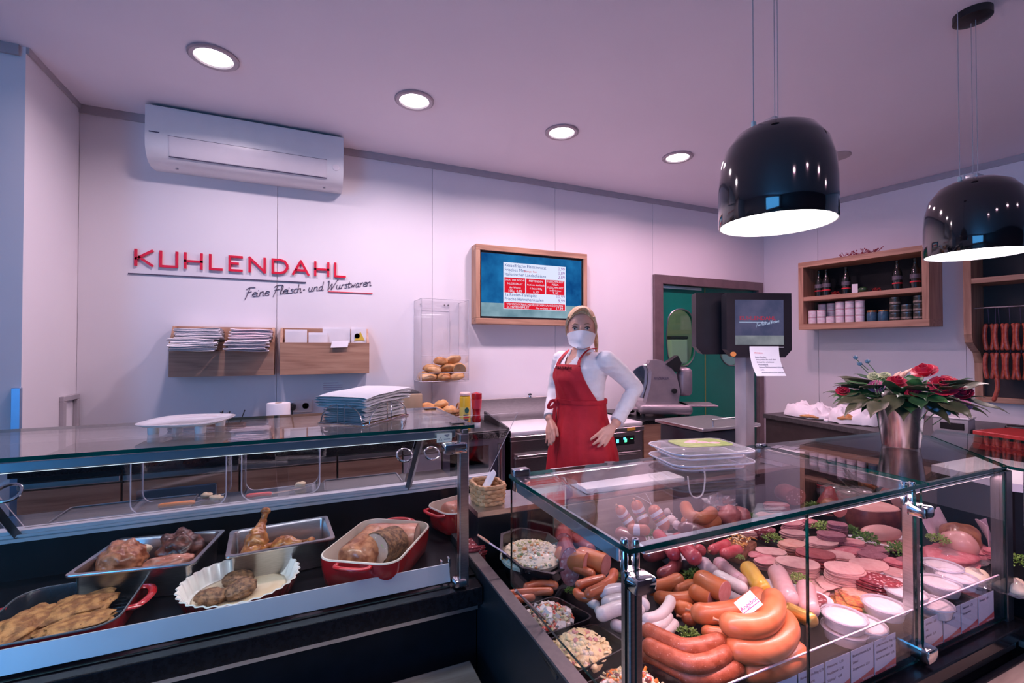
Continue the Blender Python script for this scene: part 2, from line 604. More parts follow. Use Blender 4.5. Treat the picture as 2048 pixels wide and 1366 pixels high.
# ------------------------------------------------------------------ green double door
M_GREEN = mat('green_door', (0.0, 0.19, 0.135), 0.4, col2=(0.0, 0.17, 0.12), scale=3)
M_DFRAME = mat('door_frame_grey', (0.22, 0.15, 0.16), 0.4, 0.3, col2=(0.19, 0.13, 0.14))
d1 = struct(MB().box(DX0, 3.17, YB - 0.03, YB + 0.12, 0, DZ).box(4.50, DX1, YB - 0.03, YB + 0.12, 0, DZ)
            .box(3.17, 4.50, YB - 0.03, YB + 0.12, DZ - 0.085, DZ).build('door_1', M_DFRAME))


def leaf(x0, x1, cx, cz, hw, hh):
    z0, z1, n = 0.02, DZ - 0.09, 56
    inn, outp = [], []
    for k in range(n):
        a = 2 * PI * k / n
        ca, sa = math.cos(a), math.sin(a)
        e = 0.55
        inn.append((cx + hw * math.copysign(abs(ca) ** 0.9, ca), cz + (hh - hw) * max(-1, min(1, sa * 2.2)) + hw * sa))
        t = 1e9
        if ca > 1e-6:
            t = min(t, (x1 - cx) / ca)
        if ca < -1e-6:
            t = min(t, (x0 - cx) / ca)
        if sa > 1e-6:
            t = min(t, (z1 - cz) / sa)
        if sa < -1e-6:
            t = min(t, (z0 - cz) / sa)
        outp.append([cx + ca * t, cz + sa * t])
    for (qx, qz) in ((x0, z0), (x1, z0), (x1, z1), (x0, z1)):
        k = min(range(n), key=lambda i: (outp[i][0] - qx) ** 2 + (outp[i][1] - qz) ** 2)
        outp[k] = [qx, qz]
    m = MB()
    ya, yb_ = YB + 0.035, YB + 0.075
    vs = [(p[0], ya, p[1]) for p in outp] + [(p[0], ya, p[1]) for p in inn] + [(p[0], yb_, p[1]) for p in outp] + [(p[0], yb_, p[1]) for p in inn]
    fs = []
    for k in range(n):
        j = (k + 1) % n
        fs += [(k, j, n + j, n + k), (2 * n + j, 2 * n + k, 3 * n + k, 3 * n + j), (n + k, n + j, 3 * n + j, 3 * n + k), (j, k, 2 * n + k, 2 * n + j)]
    m.add(vs, fs)
    lf = m.build('door_leaf', M_GREEN, d1)
    MB().add([(p[0], YB + 0.05, p[1]) for p in inn] + [(p[0], YB + 0.056, p[1]) for p in inn],
             [list(range(n)), list(range(2 * n - 1, n - 1, -1))]).build('pane', glass_mat('door_glass', (0.80, 0.86, 0.74), 0.05), lf)
    MB().tube([(p[0], YB + 0.034, p[1]) for p in inn], 0.007, 6, closed=True).build('window_rim', M_ALUD, lf)
    return lf


leaf(3.172, 3.776, 3.455, 1.60, 0.187, 0.29)
leaf(3.782, 4.498, 4.165, 1.60, 0.187, 0.29)
MB().box(3.774, 3.784, YB + 0.03, YB + 0.045, 0.02, DZ - 0.09).build('door_seal', mat('door_seal', (0.20, 0.22, 0.06), 0.6, col2=(0.17, 0.2, 0.06)), d1)
MB().box(3.19, 3.70, YB + 0.0, YB + 0.03, 2.085, 2.112).build('door_track', mat('track_highlight', (0.35, 0.60, 0.66), 0.25, 0.8, col2=(0.3, 0.55, 0.6)), d1)  # closer rail, with its teal highlight put into the strip's colour
MB().box(3.17, 3.186, YB + 0.0, YB + 0.03, 0.02, DZ - 0.09).box(4.484, 4.50, YB + 0.0, YB + 0.03, 0.02, DZ - 0.09).build('door_jamb', M_STEEL, d1)
# the room behind the door
MBACK = mat('back_room_tile', (0.42, 0.44, 0.36), 0.4, col2=(0.38, 0.40, 0.33), scale=1)
struct(MB().box(2.4, 5.6, 5.0, 5.1, 0, 2.9).build('wall_far', MBACK))
struct(MB().box(2.3, 2.4, 3.68, 5.1, 0, 2.9).build('wall_far_side', MBACK))
struct(MB().box(2.3, 5.6, 3.68, 5.1, 2.9, 3.0).build('ceiling_far', MBACK))
area_light('back_room_fill', (3.9, 4.3, 2.85), (0, 0, 0), 0.5, 0.5, 12, (0.85, 1.0, 0.8))  # unseen lamp, added to light the room behind the door
sd = thing('towel_dispenser', 'white paper towel dispenser seen through the oval door window', 'dispenser', (4.66, 4.995, 1.28))
MB().rbox(-0.15, 0.15, -0.12, 0.0, 0.0, 0.34, 0.02, 2).build('housing', M_WHITE, sd)
MB().rbox(-0.155, 0.155, -0.125, 0.0, 0.34, 0.38, 0.01, 2).build('lid', M_BLACKP, sd)

# ------------------------------------------------------------------ recessed ceiling lamps
M_RING = mat('lamp_ring', (0.42, 0.36, 0.40), 0.35, 0.5, col2=(0.38, 0.33, 0.37))
lamp_names = ['leftmost round recessed ceiling lamp, in front of the air conditioner', 'second recessed ceiling lamp from the left along the back aisle',
              'third recessed ceiling lamp from the left along the back aisle', 'fourth recessed ceiling lamp, just left of the large black pendant', 'unseen ceiling lamp added behind the large black pendant to brighten the right wall']
ring_me = lens_me = None
for lx, ly in LIGHTS:
    k = LIGHT_X.index(lx)
    if True:
        t = thing('ceiling_downlight', lamp_names[k] if ly > 0 else 'recessed ceiling lamp over the customers, behind the viewer', 'ceiling lamp', (lx, ly, ZC), 0, 'recessed ceiling lamps' if ly > 0 else 'recessed lamps over the customers')
        if ring_me is None:
            r = MB().lathe([(0.112, 0.0), (0.112, -0.008), (0.104, -0.013), (0.086, -0.012), (0.08, -0.004), (0.08, -0.001)], 40).build('lamp_ring', M_RING, t, 30)
            l = MB().lathe([(0.0, -0.006), (0.055, -0.006), (0.080, -0.0035)], 40).build('lamp_lens', M_LAMP, t, 60)
            ring_me, lens_me = r.data, l.data
        else:
            link('lamp_ring', ring_me, t)
            link('lamp_lens', lens_me, t)
tag(MB().lathe([(0.0, ZC - 0.012), (0.06, ZC - 0.012), (0.10, ZC - 0.004), (0.10, ZC)], 32, M=Matrix.Translation((3.66, 2.21, 0))).build('ceiling_vent', M_TRIMG, None, 30, origin=(3.66, 2.21, ZC)),
    'flat grey ceiling vent disc partly hidden by the large pendant', 'vent')
# ================================================================== display counters
def slab(name, poly, z0, z1, parent, edge=M_GEDGE, face=M_GLASS):
    """glass plate: clear faces, green cut edges"""
    n = len(poly)
    m = MB()
    vs = [(p[0], p[1], z0) for p in poly] + [(p[0], p[1], z1) for p in poly]
    m.add(vs, [list(range(n))[::-1], list(range(n, 2 * n))], 0)
    m.add(vs, [(i, (i + 1) % n, n + (i + 1) % n, n + i) for i in range(n)], 1)
    return m.build(name, [face, edge], parent)


def vpane(name, p0, p1, z0, z1, th, parent, edge=M_GEDGEV, face=M_GLASS, lean=0.0):
    """upright glass pane from p0 to p1 (xy), leaning back by lean at its top"""
    a, b = Vector((p0[0], p0[1], 0)), Vector((p1[0], p1[1], 0))
    u = (b - a).normalized()
    n = Vector((-u.y, u.x, 0))
    P = []
    for q, w in ((a, 0), (b, 0), (b, 1), (a, 1)):
        for z, l in ((z0, 0), (z1, lean)):
            P.append(q + n * (w * th + l) + Vector((0, 0, z)))
    m = MB()
    m.add(P, [(0, 2, 3, 1), (6, 4, 5, 7) if False else (4, 6, 7, 5)], 0)
    m.add(P, [(2, 4, 5, 3), (6, 0, 1, 7), (1, 3, 5, 7), (0, 6, 4, 2)], 1)
    return m.build(name, [face, edge], parent)


def finger_ring(c, parent, ang=0.0):
    M = Matrix.Translation(c) @ Matrix.Rotation(PI / 2 - ang, 4, 'X')
    return MB().lathe([(0.030, -0.005), (0.033, -0.003), (0.033, 0.003), (0.030, 0.005), (0.0265, 0.005), (0.025, 0.0), (0.0265, -0.005), (0.030, -0.005)], 28, M=M).build('finger_ring', M_CHROME, parent, 40)


LX0, LX1 = -2.6, 0.50
lc = thing('hot_food_counter', 'low dark glass display counter holding roasts and cutlets, at left', 'display counter', (-0.9, 1.7, 0))
LO = Vector((-0.9, 1.7, 0))


def lp(mb, name, m, smooth=None):
    for i, v in enumerate(mb.v):
        mb.v[i] = v - LO
    return mb.build(name, m, lc, smooth)


lp(MB().box(LX0, 0.515, 1.455, 2.25, 0.0, 0.655).box(0.5152, 0.80, 1.79, 2.10, 0.0, 0.70), 'base', M_BLACK)
lp(MB().box(LX0, 0.512, 1.43, 1.46, 0.655, 0.683), 'trim_strip', M_ALU)
lp(MB().rbox(LX0, 0.517, 1.395, 1.47, 0.685, 0.742, 0.004, 2), 'front_sill', M_BLACKG)
lp(MB().box(LX0, 0.515, 1.47, 2.03, 0.70, 0.748).box(0.5152, 0.82, 1.775, 2.03, 0.70, 0.748), 'deck', mat('deck_enamel', (0.004, 0.005, 0.007), 0.3, col2=(0.006, 0.007, 0.009), scale=40, spec=0.2))
lp(MB().box(LX0, 0.80, 2.03, 2.055, 0.70, 0.872), 'rear_upstand', M_BLACK)
lp(MB().add([(LX0, 1.447, 0.752), (0.425, 1.447, 0.752), (0.425, 1.465, 0.802), (LX0, 1.465, 0.802), (LX0, 1.452, 0.75), (0.425, 1.452, 0.75), (0.425, 1.469, 0.802), (LX0, 1.469, 0.802)],
            [(0, 1, 2, 3), (5, 4, 7, 6), (3, 2, 6, 7), (1, 5, 6, 2), (4, 0, 3, 7), (4, 5, 1, 0)]), 'price_rail', mat('satin_rail', (0.62, 0.68, 0.74), 0.42, 0.75, col2=(0.58, 0.64, 0.7), scale=5))
rr = MB()
for z0, z1, y0 in ((0.872, 0.883, 2.022), (0.887, 0.895, 2.026), (0.899, 0.907, 2.03)):
    rr.box(LX0, 0.80, y0, 2.075, z0, z1)
rr.box(LX0, 0.80, 2.035, 2.075, 0.872, 0.905)
lp(rr, 'rear_rail', M_SATIN)
lp(MB().box(LX0, 0.62, 2.075, 2.27, 0.655, 0.893), 'rear_worktop', M_BLACKG)
for x0 in (0.408, -0.858):
    lp(MB().tube([(x0, 2.05, 0.88), (x0, 1.705, 1.238)], 0.014, 4, up=(1, 0, 0)), 'support_bar', M_ALUD)
# glass
gt = slab('top_glass', [(LX0 - LO.x, 1.43 - LO.y), (LX1 - LO.x, 1.43 - LO.y), (LX1 - LO.x, 1.93 - LO.y), (LX0 - LO.x, 1.93 - LO.y)], 1.24, 1.25, lc)
vpane('front_glass', (LX0 - LO.x, 1.432 - LO.y), (0.440 - LO.x, 1.432 - LO.y), 0.745, 1.238, 0.006, lc)
for xa, xb, yo in ((-0.845, -0.06, 0.0), (-0.10, 0.395, 0.012)):
    g = vpane('sliding_pane', (xa - LO.x, 2.055 + yo - LO.y), (xb - LO.x, 2.055 + yo - LO.y), 0.907, 1.235, 0.005, lc, M_AEDGE, M_ACRYL, lean=-0.33)
    for fx in ([xa + 0.03] if xa < -0.5 else [xb - 0.03]):
        finger_ring((fx - LO.x, 2.055 + yo - 0.165 - LO.y, 1.065), g, math.atan2(0.33, 0.315))
finger_ring((0.475 - LO.x, 1.89 - LO.y, 1.065), vpane('sliding_pane', (0.42 - LO.x, 2.055 - LO.y), (0.79 - LO.x, 2.055 - LO.y), 0.907, 1.235, 0.005, lc, M_AEDGE, M_ACRYL, lean=-0.33), math.atan2(0.33, 0.315))
lp(MB().rbox(0.447, 0.477, 1.418, 1.448, 0.742, 1.225, 0.002, 1), 'post', M_STEEL)
lp(MB().rbox(0.455, 0.477, 1.42, 1.446, 1.225, 1.24, 0.003, 1), 'post_cap', M_CHROME)
lp(MB().rbox(0.395, 0.47, 1.405, 1.452, 1.165, 1.20, 0.008, 2), 'glass_clamp', M_CHROME, 30)
lp(MB().rbox(0.428, 0.468, 1.405, 1.452, 0.745, 0.768, 0.006, 2), 'glass_clamp', M_CHROME, 30)
lp(MB().rbox(0.400, 0.408, 1.47, 1.49, 0.748, 0.81, 0.002, 1).rbox(0.424, 0.432, 1.47, 1.49, 0.748, 0.815, 0.002, 1), 'rail_clip', M_CHROME)
lp(MB().rbox(LX0, 0.44, 1.442, 1.475, 1.212, 1.238, 0.003, 1), 'light_profile', mat('lamp_housing', (0.35, 0.42, 0.48), 0.3, 0.8, col2=(0.32, 0.39, 0.45)))
lp(MB().box(LX0, 0.43, 1.449, 1.469, 1.2105, 1.2125), 'light_strip', emit_mat('led_cool', (0.75, 0.90, 1.0), 2.0))
for bx, by in ((0.462, 1.87), (0.455, 1.475)):
    lp(MB().rbox(bx - 0.022, bx + 0.022, by - 0.016, by + 0.016, 1.2502, 1.2545, 0.0015, 1), 'glass_pad', M_BLACKP)
area_light('left_case_led', (-0.6, 1.46, 1.205), (math.radians(-12), 0, 0), 2.0, 0.02, 4.5, (0.85, 0.93, 1.0), 160)
# warning sticker on the front glass
st = thing('warning_sticker', 'small pale yellow warning sticker with triangle on the glass beside the steel post', 'sticker', (0.40, 1.4315, 1.20))
MB().rbox(-0.025, 0.024, -0.0012, 0.0, 0.002, 0.030, 0.0004, 1).build('label_sheet', mat('pale_yellow_label', (0.80, 0.78, 0.58), 0.6, col2=(0.76, 0.74, 0.56)), st)
MB().tube([(-0.019, -0.0016, 0.008), (-0.008, -0.0016, 0.008), (-0.0135, -0.0016, 0.019)], 0.0007, 4, closed=True).build('triangle_mark', M_INK, st)
for zz, xa, xb in ((0.023, 0.0, 0.016), (0.017, 0.004, 0.012), (0.010, -0.002, 0.018)):
    MB().box(xa, xb, -0.0018, -0.0012, zz, zz + 0.0022).build('print_line', M_INK, st)

# ------------------------------------------------------------------ cold meat counter (right)
GZ = 1.115
rc = thing('cold_meat_counter', 'long glass display counter packed with sausages and sliced meats, front right', 'display counter', (1.3, 1.1, 0))
RO = Vector((1.3, 1.1, 0))


def rp(mb, name, m, smooth=None):
    for i, v in enumerate(mb.v):
        mb.v[i] = v - RO
    return mb.build(name, m, rc, smooth)


DK = 0.70                     # deck height
rp(MB().prism([(0.545, 0.74), (2.12, 0.74), (2.12, -0.9), (3.0, -0.9), (3.0, 1.56), (0.545, 1.56)], 0.0, 0.60), 'base', M_BLACK)
rp(MB().prism([(0.56, 0.745), (2.13, 0.745), (2.13, -0.9), (2.95, -0.9), (2.95, 1.56), (0.56, 1.56)], 0.6005, DK), 'deck', mat('deck_enamel', (0.010, 0.012, 0.015), 0.22))
rp(MB().box(0.520, 0.545, 0.735, 1.76, 0.0, 0.775), 'side_panel', M_PANELG)
rp(MB().box(0.519, 0.556, 0.735, 1.56, 0.775, 0.782), 'panel_edge', mat('panel_edge_brown', (0.11, 0.085, 0.085), 0.35, col2=(0.13, 0.1, 0.1), scale=60))
rp(MB().rbox(0.545, 2.12, 0.695, 0.742, 0.585, 0.625, 0.004, 2).rbox(2.075, 2.12, -0.9, 0.70, 0.585, 0.625, 0.004, 2), 'front_sill', M_BLACKG)
rp(MB().box(0.545, 2.07, 0.715, 0.735, 0.545, 0.565).box(2.09, 2.11, -0.9, 0.715, 0.545, 0.565), 'trim_strip', M_ALU)
rp(MB().box(0.56, 3.0, 1.56, 1.585, 0.60, 0.895), 'rear_upstand', M_BLACK)
rp(MB().box(0.86, 1.44, 1.550, 1.5595, 0.72, 0.895), 'wood_front', M_OAKD)
rp(MB().prism([(0.56, 1.565), (2.62, 1.565), (2.62, 1.905), (0.84, 1.905), (0.84, 1.76), (0.56, 1.76)], 0.895, 0.915), 'rear_worktop', M_STEELX)
rp(MB().box(0.84, 2.6, 1.586, 1.88, 0.0, 0.895).box(0.56, 0.8398, 1.586, 1.74, 0.0, 0.895), 'rear_base', M_BLACK)
TG = [(0.565, 0.725), (1.618, 0.735), (1.650, 1.300), (0.565, 1.300)]
slab('top_glass', [(x - RO.x, y - RO.y) for x, y in TG], GZ - 0.01, GZ, rc)
TG2 = [(1.624, 0.735), (2.085, 0.735), (2.50, 1.13), (2.47, 1.26), (1.656, 1.300)]
slab('corner_glass', [(x - RO.x, y - RO.y) for x, y in TG2], GZ - 0.01, GZ, rc)
slab('corner_glass', [(x - RO.x, y - RO.y) for x, y in [(2.09, 0.73), (2.10, -0.9), (2.72, -0.9), (2.72, 1.20), (2.505, 1.125)]], GZ - 0.01, GZ, rc)
for xa, xb in ((0.585, 1.088), (1.092, 1.545), (1.575, 2.05)):
    vpane('front_glass', (xa - RO.x, 0.728 - RO.y), (xb - RO.x, 0.728 - RO.y), 0.635, GZ - 0.012, 0.006, rc)
vpane('side_glass', (0.566 - RO.x, 1.29 - RO.y), (0.566 - RO.x, 0.74 - RO.y), 0.785, GZ - 0.012, 0.006, rc)
vpane('front_glass', (2.09 - RO.x, 0.70 - RO.y), (2.09 - RO.x, -0.9 - RO.y), 0.635, GZ - 0.012, 0.006, rc)
for x0 in (0.592, 1.566):
    rp(MB().rbox(x0 - 0.016, x0 + 0.016, 0.738, 0.766, 0.62, 1.062, 0.002, 1), 'post', M_STEEL)
    rp(MB().rbox(x0 - 0.024, x0 + 0.026, 0.705, 0.752, 1.030, 1.062, 0.008, 2), 'glass_clamp', M_CHROME, 30)
    rp(MB().rbox(x0 - 0.024, x0 + 0.026, 0.700, 0.752, 0.640, 0.678, 0.008, 2), 'glass_clamp', M_CHROME, 30)
    for dx in (-0.010, 0.010):
        rp(MB().lathe([(0.008, 1.055), (0.008, 1.118), (0.0065, 1.120), (0.003, 1.120), (0.003, 1.117), (0.0, 1.117)], 16, M=Matrix.Translation((x0 + dx, 0.757 - dx * 0.5, 0))), 'glass_pin', M_CHROME, 40)
rp(MB().rbox(2.052, 2.092, 0.725, 0.765, 0.60, GZ - 0.012, 0.002, 1), 'post', mat('dark_post', (0.10, 0.11, 0.12), 0.3, 0.8, col2=(0.08, 0.09, 0.1)))
rp(MB().rbox(2.055, 2.089, 0.728, 0.762, GZ - 0.03, GZ - 0.012, 0.003, 1), 'post_cap', M_CHROME)
# lamp profile along the side (left edge) and under the front edge
rp(MB().rbox(0.575, 0.600, 0.775, 1.29, 1.068, 1.098, 0.003, 1), 'light_profile', mat('lamp_housing', (0.35, 0.42, 0.48), 0.3))
rp(MB().rbox(0.62, 2.04, 0.750, 0.772, 1.084, 1.102, 0.003, 1), 'light_profile', mat('lamp_housing', (0.35, 0.42, 0.48), 0.3))
rp(MB().box(0.63, 1.55, 0.754, 0.768, 1.0825, 1.0842).box(1.59, 2.03, 0.754, 0.768, 1.0825, 1.0842), 'light_strip', emit_mat('led_pink', (1.0, 0.62, 0.70), 3.0))
rp(MB().rbox(0.568, 0.620, 1.262, 1.296, 1.07, 1.135, 0.004, 2), 'glass_clamp', M_CHROME, 30)
rp(MB().rbox(1.625, 1.665, 1.27, 1.296, 1.07, 1.122, 0.004, 2), 'glass_clamp', M_CHROME, 30)
rp(MB().rbox(0.60, 1.64, 1.290, 1.305, 1.062, 1.100, 0.002, 1), 'rear_profile', M_ALU)
rp(MB().rbox(1.640, 1.656, 0.78, 1.29, 1.066, 1.100, 0.002, 1), 'cross_profile', mat('clear_profile', (0.40, 0.36, 0.38), 0.25, 0.4, col2=(0.36, 0.32, 0.34)))
area_light('right_case_led', (1.30, 0.762, 1.078), (math.radians(-38), 0, 0), 1.45, 0.02, 12, (1.0, 0.50, 0.58), 170)
area_light('corner_case_led', (2.14, 0.0, 1.078), (0, math.radians(-38), 0), 0.02, 1.3, 4, (1.0, 0.50, 0.58), 170)
# bag shelves in front of both counters
b1 = thing('bag_shelf', 'grey oak bag shelf below the left counter, its corner just in view at the bottom', 'shelf', (-0.2, 1.385, 0.49))
MB().rbox(-2.0, 0.67, -0.28, 0.0, 0.015, 0.04, 0.003, 1).build('shelf_board', M_SHELFW, b1)
for x0 in (-1.2, 0.1, 0.6):
    MB().box(x0, x0 + 0.03, -0.05, 0.0, -0.49, 0.015).build('bracket', M_BLACK, b1)
b2 = thing('bag_shelf', 'grey oak bag shelf in a black frame at the bottom right corner', 'shelf', (1.6, 0.585, 0.50))
MB().prism([(-0.3, 0.09), (0.43, 0.09), (0.43, -1.0), (0.10, -1.0), (0.10, -0.20), (-0.3, -0.20)], 0.02, 0.045).build('shelf_board', M_SHELFW, b2)
MB().box(-0.32, 0.46, 0.09, 0.104, 0.0, 0.05).box(0.43, 0.46, -1.0, 0.09, 0.0, 0.05).build('shelf_frame', M_BLACK, b2)
for x0 in (-0.2, 0.35):
    MB().box(x0, x0 + 0.03, 0.04, 0.09, -0.50, 0.02).build('bracket', M_BLACK, b2)
# ================================================================== on the back wall
# air conditioner
ac = thing('air_conditioner', 'white split air conditioner high on the wall above the red lettering', 'air conditioner', (-0.325, YB, 2.6))
prof = [(0.0, 0.01), (-0.10, 0.0), (-0.165, 0.012), (-0.205, 0.045), (-0.228, 0.095), (-0.232, 0.16), (-0.225, 0.325), (-0.215, 0.333), (0.0, 0.333)]


def extr(pr, x0, x1):
    n = len(pr)
    m = MB()
    m.add([(x0, p[0], p[1]) for p in pr] + [(x1, p[0], p[1]) for p in pr],
          [list(range(n))[::-1], list(range(n, 2 * n))] + [((i + 1) % n, i, n + i, n + (i + 1) % n) for i in range(n)])
    return m


extr(prof, -0.545, 0.548).build('housing', M_WHITE, ac, 35)
M_ACF = mat('white_flap', (0.80, 0.74, 0.77), 0.3, col2=(0.78, 0.72, 0.75))
fl = [(-0.2085, 0.046), (-0.2315, 0.094), (-0.2355, 0.155), (-0.2315, 0.156), (-0.224, 0.094), (-0.2, 0.046)]
extr(fl, -0.43, 0.44).build('air_flap', M_ACF, ac, 35)
MB().box(-0.433, 0.443, -0.2345, -0.22, 0.154, 0.158).box(-0.433, 0.443, -0.2085, -0.19, 0.041, 0.0445).build('flap_gap', M_INK, ac)
MB().box(-0.53, 0.535, -0.205, -0.02, 0.3305, 0.338).build('air_intake', M_BLACKP, ac)
MB().box(-0.525, -0.475, -0.2345, -0.225, 0.165, 0.1705).build('name_mark', M_INK, ac)
MB().lathe([(0.0, 0.0), (0.022, 0.0), (0.022, 0.003), (0.018, 0.004), (0.0, 0.004)], 20, M=Matrix.Translation((0.50, -0.229, 0.115)) @ Matrix.Rotation(PI / 2, 4, 'X')).build('receiver', M_ACF, ac)
for x0 in (-0.41, 0.43):
    MB().lathe([(0.0, -0.004), (0.008, -0.003), (0.008, 0.004)], 10, M=Matrix.Translation((x0, -0.12, 0.002))).build('screw_cover', M_TRIMG, ac)

# red letters
SY = YB - 0.006
sign = thing('wall_lettering', 'red raised capital letters with a dark script line, on the back wall', 'sign', (-0.35, SY, 2.0))
LETTERS = dict(K=[[(0, 0), (0, 1)], [(0.03, 0.42), (1, 1)], [(0.22, 0.52), (1, 0)]], U=[[(0, 1), (0, 0), (1, 0), (1, 1)]], H=[[(0, 0), (0, 1)], [(1, 0), (1, 1)], [(0, 0.47), (1, 0.47)]],
               L=[[(0, 1), (0, 0), (1, 0)]], E=[[(1, 1), (0, 1), (0, 0), (1, 0)], [(0, 0.5), (0.66, 0.5)]], N=[[(0, 0), (0, 1), (1, 0), (1, 1)]],
               D=[[(0, 0), (0, 1), (0.5, 1), (0.82, 0.9), (1, 0.62), (1, 0.38), (0.82, 0.1), (0.5, 0), (0, 0)]], A=[[(0, 0), (0.5, 1), (1, 0)], [(0.22, 0.3), (0.78, 0.3)]])


def stroke(m, pts, w, t):
    """flat bar with square ends and mitred corners along a polyline in the x-z plane"""
    P = [Vector((p[0], 0, p[1])) for p in pts]
    for i in range(len(P) - 1):
        a, b = P[i], P[i + 1]
        u = (b - a).normalized()
        n = Vector((-u.z, 0, u.x))
        a2 = a - u * (w / 2)
        b2 = b + u * (w / 2)
        q = [a2 - n * w / 2, b2 - n * w / 2, b2 + n * w / 2, a2 + n * w / 2]
        yy = 0.0002 * i
        m.add([v + Vector((0, -t - yy, 0)) for v in q] + [v + Vector((0, 0, 0)) for v in q], [(0, 1, 2, 3), (7, 6, 5, 4), (0, 4, 5, 1), (1, 5, 6, 2), (2, 6, 7, 3), (3, 7, 4, 0)])


px_l = [(268, 308), (318, 358), (367, 407), (417, 447), (456, 487), (496, 533), (542, 578), (583, 620), (627, 660), (667, 693)]
for ch, (a, b) in zip('KUHLENDAHL', px_l):
    xa, xb = aty(a + 2, 525, SY).x + 0.35 + 0.005, aty(b - 2, 535, SY).x + 0.35 - 0.005
    m = MB()
    for s in LETTERS[ch]:
        stroke(m, [(xa + p[0] * (xb - xa), 0.012 + p[1] * 0.09) for p in s], 0.0145, 0.010)
    m.build('letter', M_REDLETTER, sign)
xa, xb = aty(256, 545, SY).x + 0.35, aty(612, 565, SY).x + 0.35
MB().box(xa, xb, -0.002, 0.004, -0.046, -0.040).build('underline', M_INK, sign)
xa, xb = aty(656, 582, SY).x + 0.35, aty(745, 588, SY).x + 0.35
zz = aty(700, 585, SY).z - 2.0
MB().box(xa, xb, -0.002, 0.004, zz - 0.0025, zz + 0.0025).build('underline', M_INKR, sign)
GLY = {'e': (0.62, [[(0, .5), (.5, .65), (.45, .95), (.2, 1), (0, .6), (.05, .15), (.3, 0), (.6, .15)]]), 'i': (0.36, [[(0, .9), (0, .1), (.15, 0), (.3, .12)], [(.05, 1.35), (.08, 1.45)]]),
       'n': (0.7, [[(0, 1), (0, 0)], [(0, .6), (.2, .95), (.4, .95), (.42, .1), (.55, 0), (.65, .1)]]), 'l': (0.42, [[(0, .1), (.25, 1.5), (.2, 2), (.05, 1.8), (.05, .2), (.2, 0), (.35, .12)]]),
       's': (0.48, [[(.4, .9), (.2, 1), (.05, .8), (.35, .4), (.3, .08), (.1, 0), (-.02, .12)]]), 'c': (0.54, [[(.45, .85), (.3, 1), (.08, .8), (.02, .3), (.2, 0), (.5, .15)]]),
       'h': (0.68, [[(0, 2), (0, 0)], [(0, .6), (.2, .95), (.38, .9), (.4, .1), (.52, 0), (.62, .1)]]), 'u': (0.76, [[(0, 1), (0, .25), (.15, 0), (.35, .1), (.45, 1)], [(.45, 1), (.45, .1), (.6, 0), (.7, .12)]]),
       'd': (0.78, [[(.45, .9), (.2, 1), (.02, .5), (.15, 0), (.4, .2)], [(.5, 2.1), (.45, .1), (.6, 0), (.7, .1)]]), 'W': (1.4, [[(-.1, 1.9), (.1, 2.1), (.15, .1), (.2, 0), (.6, 1.5), (.62, .1), (.7, 0), (1.25, 2.1), (1.45, 2.2)]]),
       'r': (0.46, [[(0, 1), (0, 0)], [(0, .6), (.2, .95), (.38, .9)]]), 't': (0.46, [[(.12, 1.5), (.1, .15), (.25, 0), (.4, .12)], [(-.08, 1.02), (.36, 1.05)]]),
       'w': (0.76, [[(0, 1), (.1, .05), (.3, .75), (.4, .05), (.62, 1)]]), 'a': (0.72, [[(.42, .85), (.2, 1), (.02, .5), (.12, 0), (.4, .25)], [(.45, 1), (.42, .1), (.55, 0), (.65, .1)]]),
       'F': (0.98, [[(.1, -.5), (.3, .9), (.45, 2.1)], [(0, 1.8), (.4, 2.2), (1.15, 2.15)], [(.1, 1.1), (.8, 1.2)]]), '-': (0.46, [[(.05, .5), (.35, .55)]]), ' ': (0.45, [])}
word = 'Feine Fleisch- und Wurstwaren'
tot = sum(GLY[c][0] for c in word)


def script_line(word, p0, p1, xh, slant, r, fn):
    """lay the script letters from p0 to p1 (x,z); fn(stroke point lists) per letter"""
    tot = sum(GLY[c][0] for c in word)
    d = Vector((p1[0] - p0[0], p1[1] - p0[1]))
    k = d.length / tot
    d.normalize()
    n = Vector((-d.y, d.x))
    pos = 0.0
    for c in word:
        adv, strokes = GLY[c]
        out = []
        for s in strokes:
            q = []
            for (x, y) in s:
                w = d * ((pos + x) * k + y * xh * slant) + n * (y * xh)
                q.append((p0[0] + w.x, p0[1] + w.y))
            out.append(q)
        if out:
            fn(out)
        pos += adv


pA, pB = aty(489, 595, SY), aty(743, 571, SY)


def put_script(strokes):
    m = MB()
    for q in strokes:
        m.tube(curve_pts([(p[0], 0.002, p[1]) for p in q], 4 * len(q)), 0.0022, 5)
    m.build('script_letter', M_INK, sign)


script_line(word, (pA.x + 0.35, pA.z - 2.0), (pB.x + 0.35, pB.z - 2.0), 0.028, 0.35, 0.002, put_script)

# ------------------------------------------------------------------ oak wall pockets


def wall_pocket(x0, x1, label):
    t = thing('wall_pocket', label, 'wall pocket', ((x0 + x1) / 2, YB, 1.32))
    h = (x1 - x0) / 2
    MB().rbox(-h, h, -0.018, 0.0, 0, 0.315, 0.001, 1).build('back_board', M_OAK, t)
    MB().rbox(-h + 0.016, h - 0.016, -0.12, -0.018, 0, 0.016, 0.001, 1).build('bottom_board', M_OAK, t)
    MB().rbox(-h, h, -0.136, -0.12, 0, 0.215, 0.001, 1).build('front_board', M_OAK, t)
    for s in (-1, 1):
        xa, xb = (-h, -h + 0.016) if s < 0 else (h - 0.016, h)
        pr = [(-0.12, 0), (-0.018, 0), (-0.018, 0.315), (-0.05, 0.315), (-0.12, 0.215)]
        extr(pr, xa, xb).build('side_board', M_OAKZ, t)
    return t


wall_pocket(-0.765, -0.195, 'oak wall pocket holding two piles of white bags, below the red lettering')
wall_pocket(-0.16, 0.408, 'oak wall pocket holding upright paper packets, nearer the bread dispenser')


